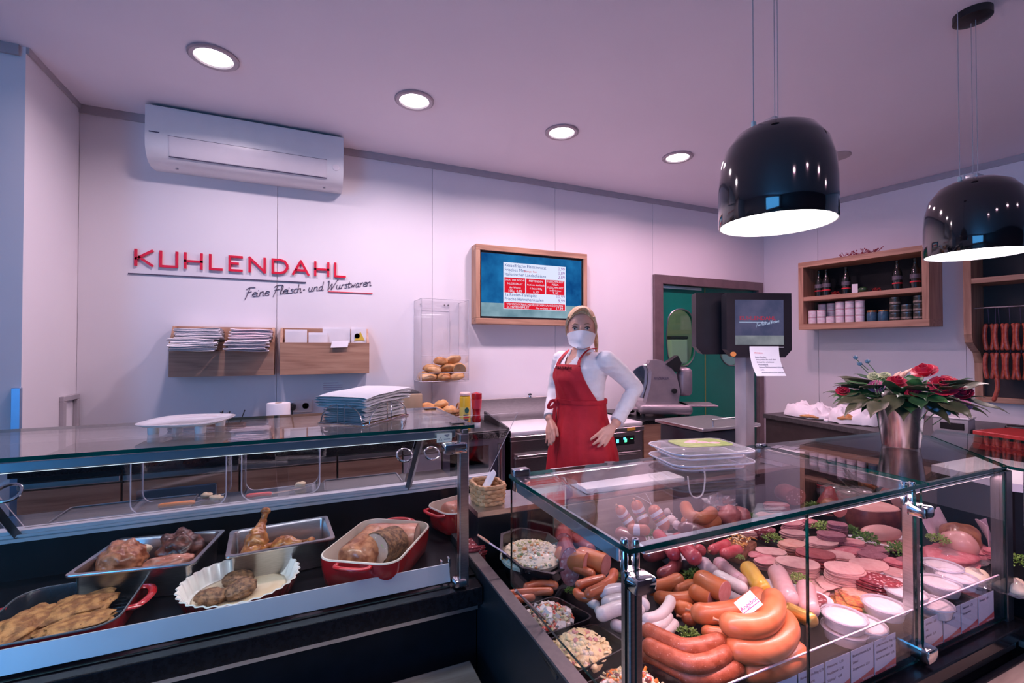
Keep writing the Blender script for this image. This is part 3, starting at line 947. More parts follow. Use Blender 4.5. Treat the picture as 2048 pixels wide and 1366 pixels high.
def bag_pile(x0, x1, label, seed, mats):
    t = thing('paper_bag_pile', label, 'paper bags', ((x0 + x1) / 2, YB - 0.15, 1.475), 0, 'paper bag piles in the wall pocket')
    r = random.Random(seed)
    w = (x1 - x0) / 2
    z = 0.0
    for k in range(22):
        up = k > 10
        dy = 0.05 if up else 0.0
        th = r.uniform(0.008, 0.014)
        tilt = r.uniform(-0.05, 0.03) - (0.06 if up else 0)
        dx = r.uniform(-0.012, 0.012) + (0.012 if up else -0.004)
        M = Matrix.Translation((dx, dy + r.uniform(-0.012, 0.008), z)) @ Matrix.Rotation(tilt, 4, 'X') @ Matrix.Rotation(r.uniform(-0.04, 0.04), 4, 'Y') @ Matrix.Rotation(r.uniform(-0.05, 0.05), 4, 'Z')

        def fn(u, v, w=w, ph=r.uniform(0, 6), th=th):
            a = v * 2 * PI
            yy = -0.075 + 0.075 * (1 - 0)  # centre
            return (-w + 2 * w * u, math.cos(a) * 0.115 + 0.035, math.copysign(abs(math.sin(a)) ** 0.4, math.sin(a)) * th / 2 + 0.002 * math.sin(u * 7 + ph) + 0.006)
        MB().grid(fn, 10, 14, M=M).build('paper_bag', mats[k % len(mats)], t, 60)
        z += th * 0.57
    return t


bag_pile(-0.742, -0.505, 'higher pile of folded white paper bags at the left end of the oak pocket', 3, [M_PAPER])
bag_pile(-0.455, -0.225, 'pile of folded white and pinkish bags at the right end of the oak pocket', 5, [M_PAPER, M_PINKP])
# upright packets in the second pocket
for nm, pxs, zt, lab, yy, m in (('paper_packet', (570, 614), 659, 'flat white paper packet at the left end of the second oak pocket', -0.06, M_PAPER),
                                ('paper_packet', (617, 655), 665, 'lower white paper packet, second from left in the second oak pocket', -0.075, M_PAPER),
                                ('printed_bag', (645, 700), 654, 'translucent white bag bundle standing tall in the second oak pocket', -0.05, M_PAPER),
                                ('printed_bag', (702, 732), 654, 'white bag with small yellow and brown print at the right of the second oak pocket', -0.07, M_PAPER)):
    xa, xb = aty(pxs[0], 675, YB + yy).x, aty(pxs[1], 675, YB + yy).x
    zt_ = aty((pxs[0] + pxs[1]) / 2, zt, YB + yy).z
    t = thing(nm, lab, 'paper bag', ((xa + xb) / 2, YB + yy, 1.337), 0, 'packets in the second oak pocket')
    h = (xb - xa) / 2
    for k in range(3):
        zz = zt_ - 1.337 - 0.008 * k

        def fn(u, v, k=k, zz=zz, h=h):
            return (-h + 2 * h * u, -0.012 * k + 0.004 * math.sin(u * 5 + k) * v, zz * v)
        MB().grid(fn, 8, 6, thick=0.002).build('sheet', m, t, 60)
    if 'yellow' in lab:
        MB().add([(-0.035, -0.030, zt_ - 1.337 - 0.098), (0.04, -0.030, zt_ - 1.337 - 0.098), (0.01, -0.030, zt_ - 1.337 - 0.035)], [(0, 1, 2)]).build('yellow_print', mat('yellow_print', (0.75, 0.52, 0.06), 0.6, col2=(0.7, 0.5, 0.05)), t)
        MB().lathe([(0.0, 0.0), (0.018, 0.0)], 16, M=Matrix.Translation((-0.012, -0.0305, zt_ - 1.337 - 0.065)) @ Matrix.Rotation(PI / 2, 4, 'X')).build('brown_print', mat('brown_print', (0.30, 0.09, 0.06), 0.6, col2=(0.34, 0.1, 0.07)), t)
xa, xb = aty(660, 690, YB - 0.142).x, aty(696, 690, YB - 0.142).x
tag(MB().grid(lambda u, v: (-0.055 + 0.11 * u + 0.01 * v, -0.012 * (1 - v) - 0.003, -0.045 + 0.045 * v + 0.004 * u), 4, 4, thick=0.0015).build('paper_tag', M_PAPER, None, None, loc=((xa + xb) / 2, YB - 0.138, 1.545)),
    'small blank white card hanging over the front of the second oak pocket', 'card')

# notice below the pockets
na, nb = aty(643, 762, YB - 0.002), aty(688, 800, YB - 0.002)
nt_ = thing('wall_notice', 'small printed notice sheet taped to the wall behind the napkin holder', 'notice', ((na.x + nb.x) / 2, YB, nb.z - 0.04))
hw, hh = (nb.x - na.x) / 2, na.z - nb.z + 0.04
MB().box(-hw, hw, -0.0015, 0, 0, hh).build('paper_sheet', M_PAPER, nt_)
for k in range(8):
    MB().box(-hw * 0.85, hw * (0.85 if k % 3 else 0.5), -0.0022, -0.0015, hh - 0.018 - k * 0.016, hh - 0.014 - k * 0.016).build('print_line', mat('pale_ink', (0.45, 0.32, 0.48), 0.7, col2=(0.5, 0.3, 0.4)), nt_)

# ------------------------------------------------------------------ menu screen
TX0, TX1, TZ0, TZ1, TY = 1.215, 2.245, 1.69, 2.32, YB - 0.115
tv = thing('menu_screen', 'wall screen in an oak frame showing red and white price offers on blue', 'screen', ((TX0 + TX1) / 2, YB, TZ0))
TO = Vector(((TX0 + TX1) / 2, YB, TZ0))


def tvp(mb, name, m):
    for i, v in enumerate(mb.v):
        mb.v[i] = v - TO
    return mb.build(name, m, tv)


fw = 0.045
tvp(MB().rbox(TX0, TX1, TY, YB, TZ1 - fw, TZ1, 0.002, 1), 'frame_board', M_OAK)
tvp(MB().rbox(TX0, TX1, TY, YB, TZ0, TZ0 + fw, 0.002, 1), 'frame_board', M_OAK)
tvp(MB().rbox(TX0, TX0 + fw * 0.8, TY, YB, TZ0 + fw, TZ1 - fw, 0.002, 1), 'frame_board', M_OAKZ)
tvp(MB().rbox(TX1 - fw * 0.8, TX1, TY, YB, TZ0 + fw, TZ1 - fw, 0.002, 1), 'frame_board', M_OAKZ)
SX0, SX1, SZ0, SZ1 = TX0 + 0.05, TX1 - 0.05, TZ0 + 0.062, TZ1 - 0.062
tvp(MB().box(TX0 + fw * 0.8, TX1 - fw * 0.8, TY + 0.018, TY + 0.06, TZ0 + fw, TZ1 - fw), 'bezel', M_BLACKP)


def screen_mat(name, c1, c2, st, scale=3.0):
    m = emit_mat(name, c1, st)
    N, L = m.node_tree.nodes, m.node_tree.links
    if len(N) < 3:
        tc = N.new('ShaderNodeTexCoord')
        nz = N.new('ShaderNodeTexNoise')
        nz.inputs['Scale'].default_value = scale
        nz.inputs['Detail'].default_value = 6
        cr = N.new('ShaderNodeValToRGB')
        cr.color_ramp.elements[0].position = 0.3
        cr.color_ramp.elements[1].position = 0.7
        cr.color_ramp.elements[0].color = (*c1, 1)
        cr.color_ramp.elements[1].color = (*c2, 1)
        L.new(tc.outputs['Object'], nz.inputs['Vector'])
        L.new(nz.outputs['Fac'], cr.inputs[0])
        e = [n for n in N if n.type == 'EMISSION'][0]
        L.new(cr.outputs[0], e.inputs[0])
    return m


M_SCB = screen_mat('screen_blue', (0.004, 0.055, 0.20), (0.015, 0.17, 0.42), 1.0, 7)
M_SCW = screen_mat('screen_table', (0.10, 0.20, 0.26), (0.28, 0.42, 0.50), 1.0, 6)
M_SCC = emit_mat('screen_white', (0.72, 0.76, 0.95), 1.0)
M_SCR = emit_mat('screen_red', (0.70, 0.012, 0.03), 1.0)
M_SCI = emit_mat('screen_ink', (0.05, 0.09, 0.30), 1.0)
M_SCP = emit_mat('screen_purple', (0.30, 0.12, 0.40), 1.0)
yS = TY + 0.0175
zt = SZ0 + (SZ1 - SZ0) * 0.215
tvp(MB().box(SX0, SX1, yS - 0.0004, yS + 0.001, zt, SZ1), 'screen_picture', M_SCB)
tvp(MB().box(SX0, SX1, yS - 0.0004, yS + 0.001, SZ0, zt), 'screen_picture', M_SCW)


def su(u, v):
    return SX0 + (SX1 - SX0) * u, SZ1 - (SZ1 - SZ0) * v


def srect(name, u0, u1, v0, v1, m, lay):
    xa, za = su(u0, v1)
    xb, zb = su(u1, v0)
    return tvp(MB().box(xa, xb, yS - 0.0006 * lay - 0.0004, yS, za, zb), name, m)


def stext(s, u, v, size, m, lay=4, align='LEFT', xs=1.0):
    x, z = su(u, v)
    M = Matrix.Translation(Vector((x, yS - 0.0006 * lay - 0.001, z)) - TO) @ Matrix.Rotation(PI / 2, 4, 'X')
    text_mesh('screen_text', s, size, m, tv, M, align, 0.0002, 0, 1.0, xs)


srect('screen_card', 0.205, 0.83, 0.125, 0.875, M_SCC, 1)
S1 = 0.036
for s, v, p in (('Kesselfrische Fleischwurst', 0.195, '0,99'), ('Frisches Mett', 0.265, '0,89'), ('Italienischer Landschinken', 0.335, '2,89'), ('1a Rinder-Tafelspitz', 0.665, '10,99'), ('Frische Hähnchenkeulen', 0.735, '9,99')):
    stext(s, 0.215, v, S1, M_SCI)
    stext(p, 0.82, v, S1 * 1.1, M_SCP, align='RIGHT')
stext('Beeinger Rot', 0.40, 0.262, S1 * 0.62, M_SCR)
for u0, u1, lines in ((0.215, 0.415, ('SALAT DER WOCHE', 'NUDELSALAT', 'der Woche', '100g  0,99')), (0.425, 0.615, ('METTENDEN', 'frisch aus dem Rauch', '4 Stück 400g', '6,50')),
                      (0.625, 0.815, ('FLEISCHWURST', 'PIZZA-', 'FLEISCHWURST', 'im Brötchen', '2,10'))):
    srect('screen_offer', u0, u1, 0.365, 0.61, M_SCR, 2)
    for k, s in enumerate(lines):
        big = k == len(lines) - 1
        n = len(lines)
        stext(s, (u0 + u1) / 2, 0.365 + 0.245 * (k + 0.85) / n, 0.030 if big else 0.0225 if len(s) < 14 else 0.019, M_SCC, align='CENTER')
srect('screen_offer', 0.212, 0.822, 0.765, 0.868, M_SCR, 2)
stext('VOM SCHWÄBISCH-HÄLLISCHEN LANDSCHWEIN', 0.517, 0.81, 0.0235, M_SCC, align='CENTER')
stext('SCHWEINEFILET', 0.235, 0.858, 0.028, M_SCC)
stext('Filet am Stück - kg', 0.52, 0.858, 0.02, M_SCC)
stext('17,99', 0.80, 0.858, 0.032, M_SCC, align='RIGHT')
tvp(MB().box(TX0 + 0.03, TX0 + 0.036, TY + 0.012, TY + 0.018, TZ1 - 0.16, TZ1 - 0.148), 'status_light', M_SCC)
# ================================================================== back counter against the wall
WT = 0.94
cab_x = [XL + 0.012, -0.84, -0.33, 0.17, 0.55, 0.80]
labs = ['narrow oak-fronted base cabinet in the corner below the bracket', 'oak-fronted base cabinet below the cutlery box', 'oak-fronted base cabinet below the paper roll',
        'oak-fronted base cabinet below the toaster', 'narrow grey-sided oak cabinet below the bread dispenser']
for k in range(5):
    a, b = cab_x[k] + 0.003, cab_x[k + 1] - 0.003
    t = thing('base_cabinet', labs[k], 'cabinet', ((a + b) / 2, 3.2, 0), 0, 'base cabinets along the back wall')
    h = (b - a) / 2
    MB().box(-h, h, -0.26, 0.34, 0.08, 0.898).build('body', M_OAKD, t)
    d = MB().rbox(-h + 0.002, h - 0.002, -0.285, -0.262, 0.10, 0.826, 0.002, 1).build('door', M_OAK if k < 4 else M_TRIMG, t)
    MB().rbox(-h + 0.002, h - 0.002, -0.29, -0.262, 0.835, 0.865, 0.003, 1).build('handle_strip', M_ALU, d)
    dr = MB().rbox(-h + 0.002, h - 0.002, -0.283, -0.262, 0.870, 0.895, 0.001, 1).build('rail', M_BLACK, t)
    if k == 1:
        MB().rbox(-h + 0.06, h - 0.10, -0.30, -0.2852, 0.72, 0.78, 0.004, 1).build('recess_handle', mat('blue_lit_handle', (0.24, 0.36, 0.48), 0.3, 0.7, col2=(0.22, 0.34, 0.46)), d)  # blue light falling on the handle is put into its colour
tag(MB().rbox(XL + 0.002, 1.262, 2.868, YB - 0.016, 0.90, WT, 0.004, 2).build('back_worktop', M_BLACKG, None, 30, origin=(0, 3.2, 0.9)),
    'black stone worktop running along the back wall behind the left counter', 'worktop')
# glass-door bottle fridge
fr = thing('bottle_fridge', 'undercounter fridge with dark glass door and steel handle bar, beside the steel table', 'fridge', (1.02, 3.2, 0))
MB().box(-0.215, 0.215, -0.26, 0.34, 0.02, 0.898).build('body', M_BLACKP, fr)
dr = MB().box(-0.215, 0.215, -0.29, -0.265, 0.06, 0.10).box(-0.215, 0.215, -0.29, -0.265, 0.85, 0.89).box(-0.215, -0.17, -0.29, -0.265, 0.10, 0.85).box(0.10, 0.215, -0.29, -0.265, 0.10, 0.85).build('door', mat('fridge_frame', (0.09, 0.09, 0.13), 0.35, col2=(0.1, 0.1, 0.14)), fr)
MB().box(-0.17, 0.10, -0.285, -0.28, 0.10, 0.85).build('pane', glass_mat('fridge_glass', (0.25, 0.36, 0.5), 0.06), dr)
MB().tube([(0.165, -0.325, 0.12), (0.165, -0.325, 0.86)], 0.016, 10).build('handle', M_STEEL, dr, 60)
MB().tube([(-0.16, -0.27, 0.55), (0.09, -0.27, 0.55)], 0.004, 6).build('shelf_rail', M_STEEL, fr)
for k, x0 in enumerate((-0.12, -0.04, 0.05)):
    MB().lathe([(0.028, 0.555), (0.03, 0.60), (0.028, 0.66), (0.012, 0.70), (0.012, 0.73), (0.0, 0.73)], 12, M=Matrix.Translation((x0, -0.268 + 0.036, 0))).build('bottle', mat('red_drink', (0.30, 0.02, 0.02), 0.2, col2=(0.2, 0.01, 0.01)), fr, 50)
# steel refrigerated table
ft = thing('steel_fridge_table', 'stainless steel refrigerated work table behind the woman', 'work table', (1.83, 3.2, 0))
MB().rbox(-0.555, 0.565, -0.30, 0.34, 0.06, 0.878, 0.004, 1).build('body', M_STEELX, ft)
MB().rbox(-0.565, 0.57, -0.315, 0.345, 0.86, 0.895, 0.004, 1).build('top', M_STEELX, ft)
MB().rbox(-0.565, 0.57, 0.315, 0.342, 0.895, 1.085, 0.004, 1).build('splashback', M_STEELX, ft)
for x0, x1 in ((-0.53, -0.05), (-0.04, 0.18), (0.20, 0.53)):
    dd = MB().rbox(x0, x1, -0.318, -0.302, 0.12, 0.745 if x0 < 0.1 else 0.70, 0.003, 1).build('door', M_STEEL, ft)
    MB().rbox(x0 + 0.01, x1 - 0.01, -0.335, -0.316, 0.745 if x0 < 0.1 else 0.695, 0.768 if x0 < 0.1 else 0.715, 0.004, 1).build('handle', M_STEELX, dd)
cp = MB().rbox(0.20, 0.53, -0.318, -0.302, 0.72, 0.86, 0.003, 1).build('control_panel', M_STEELX, ft)
MB().rbox(0.26, 0.47, -0.321, -0.317, 0.765, 0.835, 0.003, 1).build('display', M_BLACKP, cp)
for x0, m in ((0.30, emit_mat('led_cyan', (0.1, 0.6, 1.0), 2.5)), (0.365, emit_mat('led_cyan', (0.1, 0.6, 1.0), 2.5)), (0.375, emit_mat('led_green', (0.1, 1.0, 0.4), 2.0)), (0.43, emit_mat('led_green', (0.1, 1.0, 0.4), 2.0))):
    MB().box(x0, x0 + 0.022, -0.3225, -0.3205, 0.785 + (0.02 if x0 in (0.365, 0.43) else 0), 0.81 + (0.01 if x0 == 0.365 else 0)).build('indicator', m, cp)
for x0 in (-0.5, 0.5):
    for y0 in (-0.25, 0.28):
        MB().lathe([(0.02, 0.0), (0.02, 0.06)], 12, M=Matrix.Translation((x0, y0, 0))).build('foot', M_STEEL, ft)
tag(MB().rbox(1.27, 2.395, 2.90, 3.36, 0.896, 0.925, 0.006, 2).build('work_board', M_WHITE, None, 30, origin=(1.83, 3.1, 0.896)), 'white plastic cutting board covering the steel table behind the woman', 'cutting board')
tb = thing('toggle_knob', 'tiny black and chrome knob on the steel splashback ledge', 'knob', (1.72, 3.515, 1.085))
MB().lathe([(0.014, 0.0), (0.012, 0.012), (0.012, 0.018), (0.015, 0.022), (0.012, 0.032), (0.0, 0.034)], 14).build('cap', M_CHROME, tb, 40)
MB().lathe([(0.0155, 0.018), (0.0155, 0.024)], 14).build('band', M_BLACKP, tb, 40)
# yellow sign on the table edge
tag(MB().rbox(2.235, 2.31, 2.880, 2.884, 0.868, 0.892, 0.001, 1).build('yellow_tag', mat('yellow_tag', (0.75, 0.42, 0.05), 0.5, col2=(0.7, 0.4, 0.05)), None, None, origin=(2.27, 2.88, 0.868)), 'small yellow tag on the edge of the steel table beside the hand on the hip', 'tag')
oc = thing('oak_end_cabinet', 'narrow oak cabinet end between the steel table and the black scale', 'cabinet', (2.53, 3.2, 0))
MB().box(-0.125, 0.125, -0.30, 0.34, 0.0, 0.90).build('body', M_OAK, oc)
MB().rbox(-0.13, 0.40, -0.31, 0.345, 0.90, 0.935, 0.003, 1).build('top', M_BLACKG, oc)
MB().box(0.20, 0.39, -0.28, 0.32, 0.0, 0.90).build('side_body', M_BLACK, oc)

# ------------------------------------------------------------------ things on the back worktop
# cutlery box
cx = aty(452, 826, 3.25)
t = thing('cutlery_box', 'small wooden cutlery box with upright steel handles on the back worktop', 'cutlery box', (cx.x, 3.25, WT))
for a in ((-0.10, 0.10, -0.06, -0.052), (-0.10, 0.10, 0.052, 0.06), (-0.10, -0.092, -0.052, 0.052), (0.092, 0.10, -0.052, 0.052)):
    MB().box(a[0], a[1], a[2], a[3], 0.0, 0.10).build('side', M_OAK, t)
MB().box(-0.092, 0.092, -0.052, 0.052, 0.0, 0.006).build('bottom', M_OAK, t)
r = random.Random(2)
for k in range(8):
    x = -0.08 + 0.02 * k + r.uniform(-0.004, 0.004)
    tx = r.uniform(-0.05, 0.07)
    tag(MB().tube([(0, 0, 0), (tx * 0.5, 0.01, 0.08), (tx, 0.02, 0.165 + r.uniform(-0.01, 0.02))], [0.003, 0.004, 0.008], 8, flat=0.45).build('cutlery', M_CHROME if k % 2 else M_BLACKP, None, 60, loc=(cx.x + x, 3.25 + r.uniform(-0.03, 0.03), WT + 0.008)),
        '%s cutlery handle from the left in the wooden box' % ('first', 'second', 'third', 'fourth', 'fifth', 'sixth', 'seventh', 'last')[k], 'cutlery', 'cutlery in the wooden box')
# white tub beside it
cx = aty(503, 836, 3.2)
t = thing('white_tub', 'low white lidded tub on the back worktop beside the cutlery box', 'tub', (cx.x, 3.2, WT))
MB().rbox(-0.10, 0.10, -0.07, 0.07, 0.0, 0.065, 0.008, 2).build('body', M_WHITE, t, 30)
MB().rbox(-0.105, 0.105, -0.075, 0.075, 0.065, 0.078, 0.005, 2).build('lid', M_PINKP, t, 30)
# paper roll
cx = aty(557, 830, 3.30)
t = thing('paper_roll', 'white kitchen paper roll standing on the back worktop beside the plug', 'paper roll', (cx.x, 3.30, WT))
MB().lathe([(0.022, 0.0), (0.066, 0.0), (0.068, 0.004), (0.068, 0.206), (0.066, 0.21), (0.022, 0.21), (0.022, 0.0)], 28).build('roll', M_PAPER, t, 40)
MB().lathe([(0.0215, 0.0), (0.0215, 0.2105), (0.0195, 0.2105), (0.0195, 0.0), (0.0215, 0.0)], 20).build('core', mat('cardboard', (0.40, 0.28, 0.18), 0.8, col2=(0.36, 0.25, 0.16)), t, 40)
# sockets and plug
sa = aty(598, 812, YB)
t = thing('wall_socket', 'white double power socket on the wall beside the black plug', 'socket', (sa.x, YB, sa.z))
MB().rbox(-0.085, 0.085, -0.012, 0, -0.043, 0.043, 0.003, 2).build('cover_plate', M_WHITE, t, 30)
for x0 in (-0.042, 0.042):
    cup = MB().lathe([(0.026, 0.0), (0.026, 0.002), (0.022, 0.002), (0.020, -0.001), (0.0, -0.001)], 22, M=Matrix.Translation((x0, -0.012, 0)) @ Matrix.Rotation(PI / 2, 4, 'X')).build('outlet', M_WHITE, t, 40)
    for q in (-0.009, 0.009):
        MB().lathe([(0.003, 0.0), (0.003, 0.002), (0.0, 0.002)], 8, M=Matrix.Translation((x0 + q, -0.0115, 0)) @ Matrix.Rotation(PI / 2, 4, 'X')).build('pin_hole', M_BLACKP, cup)
t = thing('power_plug', 'black power plug with hanging cable in the wall socket', 'plug', (sa.x - 0.042, YB - 0.013, sa.z))
MB().lathe([(0.024, 0.0), (0.026, 0.01), (0.026, 0.03), (0.020, 0.042), (0.0, 0.044)], 20, M=Matrix.Rotation(PI / 2, 4, 'X')).build('plug_body', M_BLACKP, t, 40)
MB().tube(curve_pts([(0, -0.025, -0.02), (0.0, -0.03, -0.07), (0.01, -0.02, -0.14)], 12), 0.005, 8).build('cable', M_BLACKP, t, 60)
# toaster-like beige box
cx = aty(800, 830, 3.26)
t = thing('toaster', 'beige metal toaster box with dark slotted top behind the napkins', 'toaster', (cx.x, 3.26, WT))
MB().rbox(-0.13, 0.13, -0.12, 0.12, 0.01, 0.155, 0.008, 2).build('housing', mat('beige_metal', (0.55, 0.40, 0.26), 0.35, 0.3, col2=(0.5, 0.37, 0.24)), t, 30)
tp = MB().box(-0.12, 0.12, -0.11, 0.11, 0.155, 0.159).build('slot_plate', M_ALUD, t)
for k in range(5):
    MB().box(-0.11, 0.11, -0.10 + 0.042 * k, -0.075 + 0.042 * k, 0.159, 0.163).build('slat', M_DGREY, tp)
for x0 in (-0.11, 0.11):
    MB().box(x0 - 0.012, x0 + 0.012, -0.1, 0.1, 0.0, 0.01).build('foot', M_BLACKP, t)
t.scale = (1, 1, 1.6)
cx = aty(806, 815, 3.10)
t = thing('pepper_mill', 'small chrome mill with a black knob in front of the toaster', 'mill', (cx.x, 3.10, WT))
MB().lathe([(0.030, 0.0), (0.030, 0.02), (0.022, 0.05), (0.026, 0.075), (0.018, 0.10), (0.012, 0.11)], 18).build('body', M_CHROME, t, 40)
MB().lathe([(0.012, 0.11), (0.020, 0.12), (0.022, 0.145), (0.014, 0.158), (0.0, 0.16)], 18).build('knob', M_BLACKP, t, 40)

# bread rolls, one mesh per kind
M_CRUST = mat('bread_crust', (0.40, 0.16, 0.045), 0.5, col2=(0.68, 0.38, 0.15), scale=14, bump=0.5, bscale=40)
M_CRUST2 = mat('bread_crust_pale', (0.58, 0.30, 0.11), 0.5, col2=(0.78, 0.52, 0.28), scale=12, bump=0.5, bscale=40)
M_CRUMB = mat('bread_crumb', (0.80, 0.68, 0.48), 0.8, col2=(0.72, 0.58, 0.38), scale=30, bump=0.4)


def roll_mesh(seed, lx=0.068, ly=0.052, lz=0.040):
    m = MB()
    nu, nv = 22, 14
    vs, fs = [], []
    for j in range(nv + 1):
        th = PI * j / nv
        for k in range(nu):
            ph = 2 * PI * k / nu
            d = Vector((math.sin(th) * math.cos(ph), math.sin(th) * math.sin(ph), math.cos(th)))
            s = 1 + 0.10 * noise.noise(d * 1.6 + Vector((seed * 5.1, 0, 0)))
            z = d.z * lz * (1.0 if d.z > 0 else 0.55)
            if d.z > 0.2:
                z -= 0.010 * math.exp(-(d.y / 0.16) ** 2) * (1 - abs(d.x))
            vs.append((d.x * lx * s, d.y * ly * s, z * s + lz * 0.5))
    for j in range(nv):
        for k in range(nu):
            k2 = (k + 1) % nu
            fs.append((j * nu + k, (j + 1) * nu + k, (j + 1) * nu + k2, j * nu + k2))
    m.add(vs, fs)
    return m


roll_data = []
for k in range(4):
    o = roll_mesh(k).build('bread_roll', M_CRUST if k % 2 else M_CRUST2, None, 180)
    roll_data.append(o.data)
    bpy.data.objects.remove(o)


def bread_roll(p, rot, k, label, group):
    return tag(link('bread_roll', roll_data[k % 4], None, p, rot), label, 'bread roll', group)


# acrylic bread dispenser on the wall
bx = thing('bread_dispenser', 'tall clear acrylic bread dispenser on the wall, rolls at its bottom', 'bread dispenser', (0.93, 3.43, 1.255))
hw, y0, y1, hz = 0.178, -0.13, 0.125, 0.60
MB().box(-hw, hw, y1 - 0.004, y1, 0, hz + 0.01).build('back_sheet', M_ACRYL, bx)
for s in (-1, 1):
    MB().box(s * hw - 0.002, s * hw + 0.002, y0, y1, 0, hz).build('side_sheet', M_ACRYL, bx)
MB().box(-hw, hw, y0, y0 + 0.004, 0.19, hz).build('front_sheet', M_ACRYL, bx)
MB().box(-hw, hw, y0, y0 + 0.004, 0.0, 0.06).build('front_lip', M_ACRYL, bx)
MB().box(-hw, hw, y0, y1, -0.005, 0.0).build('bottom_sheet', M_ACRYL, bx)
ed = MB()
for s in (-1, 1):
    for yy in (y0 + 0.002, y1 - 0.002):
        ed.tube([(s * hw, yy, 0), (s * hw, yy, hz)], 0.0022, 4)
    ed.tube([(s * hw, y0, 0), (s * hw, y1, 0)], 0.0022, 4).tube([(s * hw, y0, hz), (s * hw, y1, hz)], 0.0022, 4)
for zz in (0.06, 0.19, hz, 0):
    ed.tube([(-hw, y0, zz), (hw, y0, zz)], 0.0022, 4)
ed.tube([(-0.13, y1 - 0.01, 0.05), (-0.13, y1 - 0.01, hz - 0.05), (0.10, y1 - 0.01, hz - 0.05), (0.10, y1 - 0.01, 0.05)], 0.0018, 4)
ed.build('cut_edges', M_AEDGE, bx)
for x0 in (-0.13, 0.06, 0.09):
    MB().lathe([(0.006, 0), (0.006, 0.004), (0, 0.004)], 10, M=Matrix.Translation((x0, y1 - 0.004, hz - 0.02)) @ Matrix.Rotation(PI / 2, 4, 'X')).build('screw', M_ALUD, bx)
rpos = [(-0.12, -0.07, 0.005), (0.0, -0.075, 0.003), (0.11, -0.07, 0.006), (-0.12, 0.045, 0.005), (0.0, 0.05, 0.004), (0.115, 0.05, 0.005),
        (-0.075, -0.055, 0.062), (0.045, -0.06, 0.066), (0.125, -0.02, 0.068), (-0.06, 0.055, 0.062), (0.06, 0.05, 0.068), (-0.01, -0.02, 0.118), (0.10, 0.0, 0.128)]
rlab = ['bread roll at the dispenser front, left corner', 'bread roll at the dispenser front, middle', 'bread roll at the dispenser front, right corner']
r = random.Random(11)
for k, p in enumerate(rpos):
    lab = rlab[k] if k < 3 else 'topmost bread roll in the dispenser, right of centre' if k == 12 else 'bread roll in the heap inside the clear wall dispenser'
    bread_roll((0.93 + p[0], 3.43 + p[1], 1.256 + p[2]), (r.uniform(-0.5, 0.5), r.uniform(-0.5, 0.5), r.uniform(0, 3)), k, lab, 'bread rolls in the clear dispenser')
# halved roll with pale crumb
tag(MB().lathe([(0.0, 0.0), (0.046, 0.0)], 20, 1).lathe([(0.046, 0.0), (0.05, 0.008), (0.044, 0.022), (0.025, 0.033), (0.0, 0.036)], 20, 0).build('halved_roll', [M_CRUST, M_CRUMB], None, 40, loc=(1.045, 3.325, 1.335), rot=(math.radians(-75), math.radians(30), 0)),
    'halved bread roll showing pale crumb at the right of the dispenser', 'bread roll')
# wicker basket with rolls
M_WICK = mat('wicker', (0.25, 0.12, 0.05), 0.6, col2=(0.42, 0.22, 0.10), scale=60, bump=0.6)


def wicker(name, label, loc, rx, ry, h, rotz=0.0, handle=False, m=M_WICK, rows=6, n=40):
    t = thing(name, label, 'basket', loc, rotz)
    for j in range(rows):
        z = h * (j + 0.5) / rows
        f = 0.88 + 0.12 * j / rows
        pts = []
        for k in range(n):
            a = 2 * PI * k / n
            w = 0.0035 * (1 if (k + j) % 2 else -1)
            ca, sa_ = math.cos(a), math.sin(a)
            e = 0.6
            pts.append(((rx * f + w) * math.copysign(abs(ca) ** e, ca), (ry * f + w) * math.copysign(abs(sa_) ** e, sa_), z))
        MB().tube(pts, h / rows * 0.55, 6, closed=True).build('weave_band', m, t, 60)
    MB().prism([(rx * 0.86 * math.copysign(abs(math.cos(2 * PI * k / n)) ** 0.6, math.cos(2 * PI * k / n)), ry * 0.86 * math.copysign(abs(math.sin(2 * PI * k / n)) ** 0.6, math.sin(2 * PI * k / n))) for k in range(n)], 0.0, 0.006).build('bottom', m, t)
    if handle:
        MB().tube(curve_pts([(rx, -0.03, h), (rx + 0.01, -0.02, h + 0.035), (rx + 0.01, 0.02, h + 0.035), (rx, 0.03, h)], 16), 0.006, 8).build('handle', m, t, 60)
    return t


bc = aty(872, 848, 3.22)
wicker('bread_basket', 'dark wicker basket of rolls on the back worktop beside the mustard', (bc.x, 3.22, WT), 0.155, 0.11, 0.12, handle=True)
for k, (a, b, c, lb) in enumerate(((-0.09, -0.03, 0.085, 'leftmost dark bread roll in the wicker basket'), (0.0, -0.045, 0.085, 'bread roll at the front middle of the wicker basket'), (0.09, -0.03, 0.095, 'rightmost bread roll in the wicker basket'),
                                (-0.05, 0.05, 0.11, 'bread roll at the back of the wicker basket'), (0.05, 0.03, 0.13, 'large bread roll heaped at the back right of the wicker basket'))):
    bread_roll((bc.x + a, 3.22 + b, WT + c), (r.uniform(-0.3, 0.3), r.uniform(-0.4, 0.2), r.uniform(0, 3)), k, lb, 'bread rolls in the wicker basket')
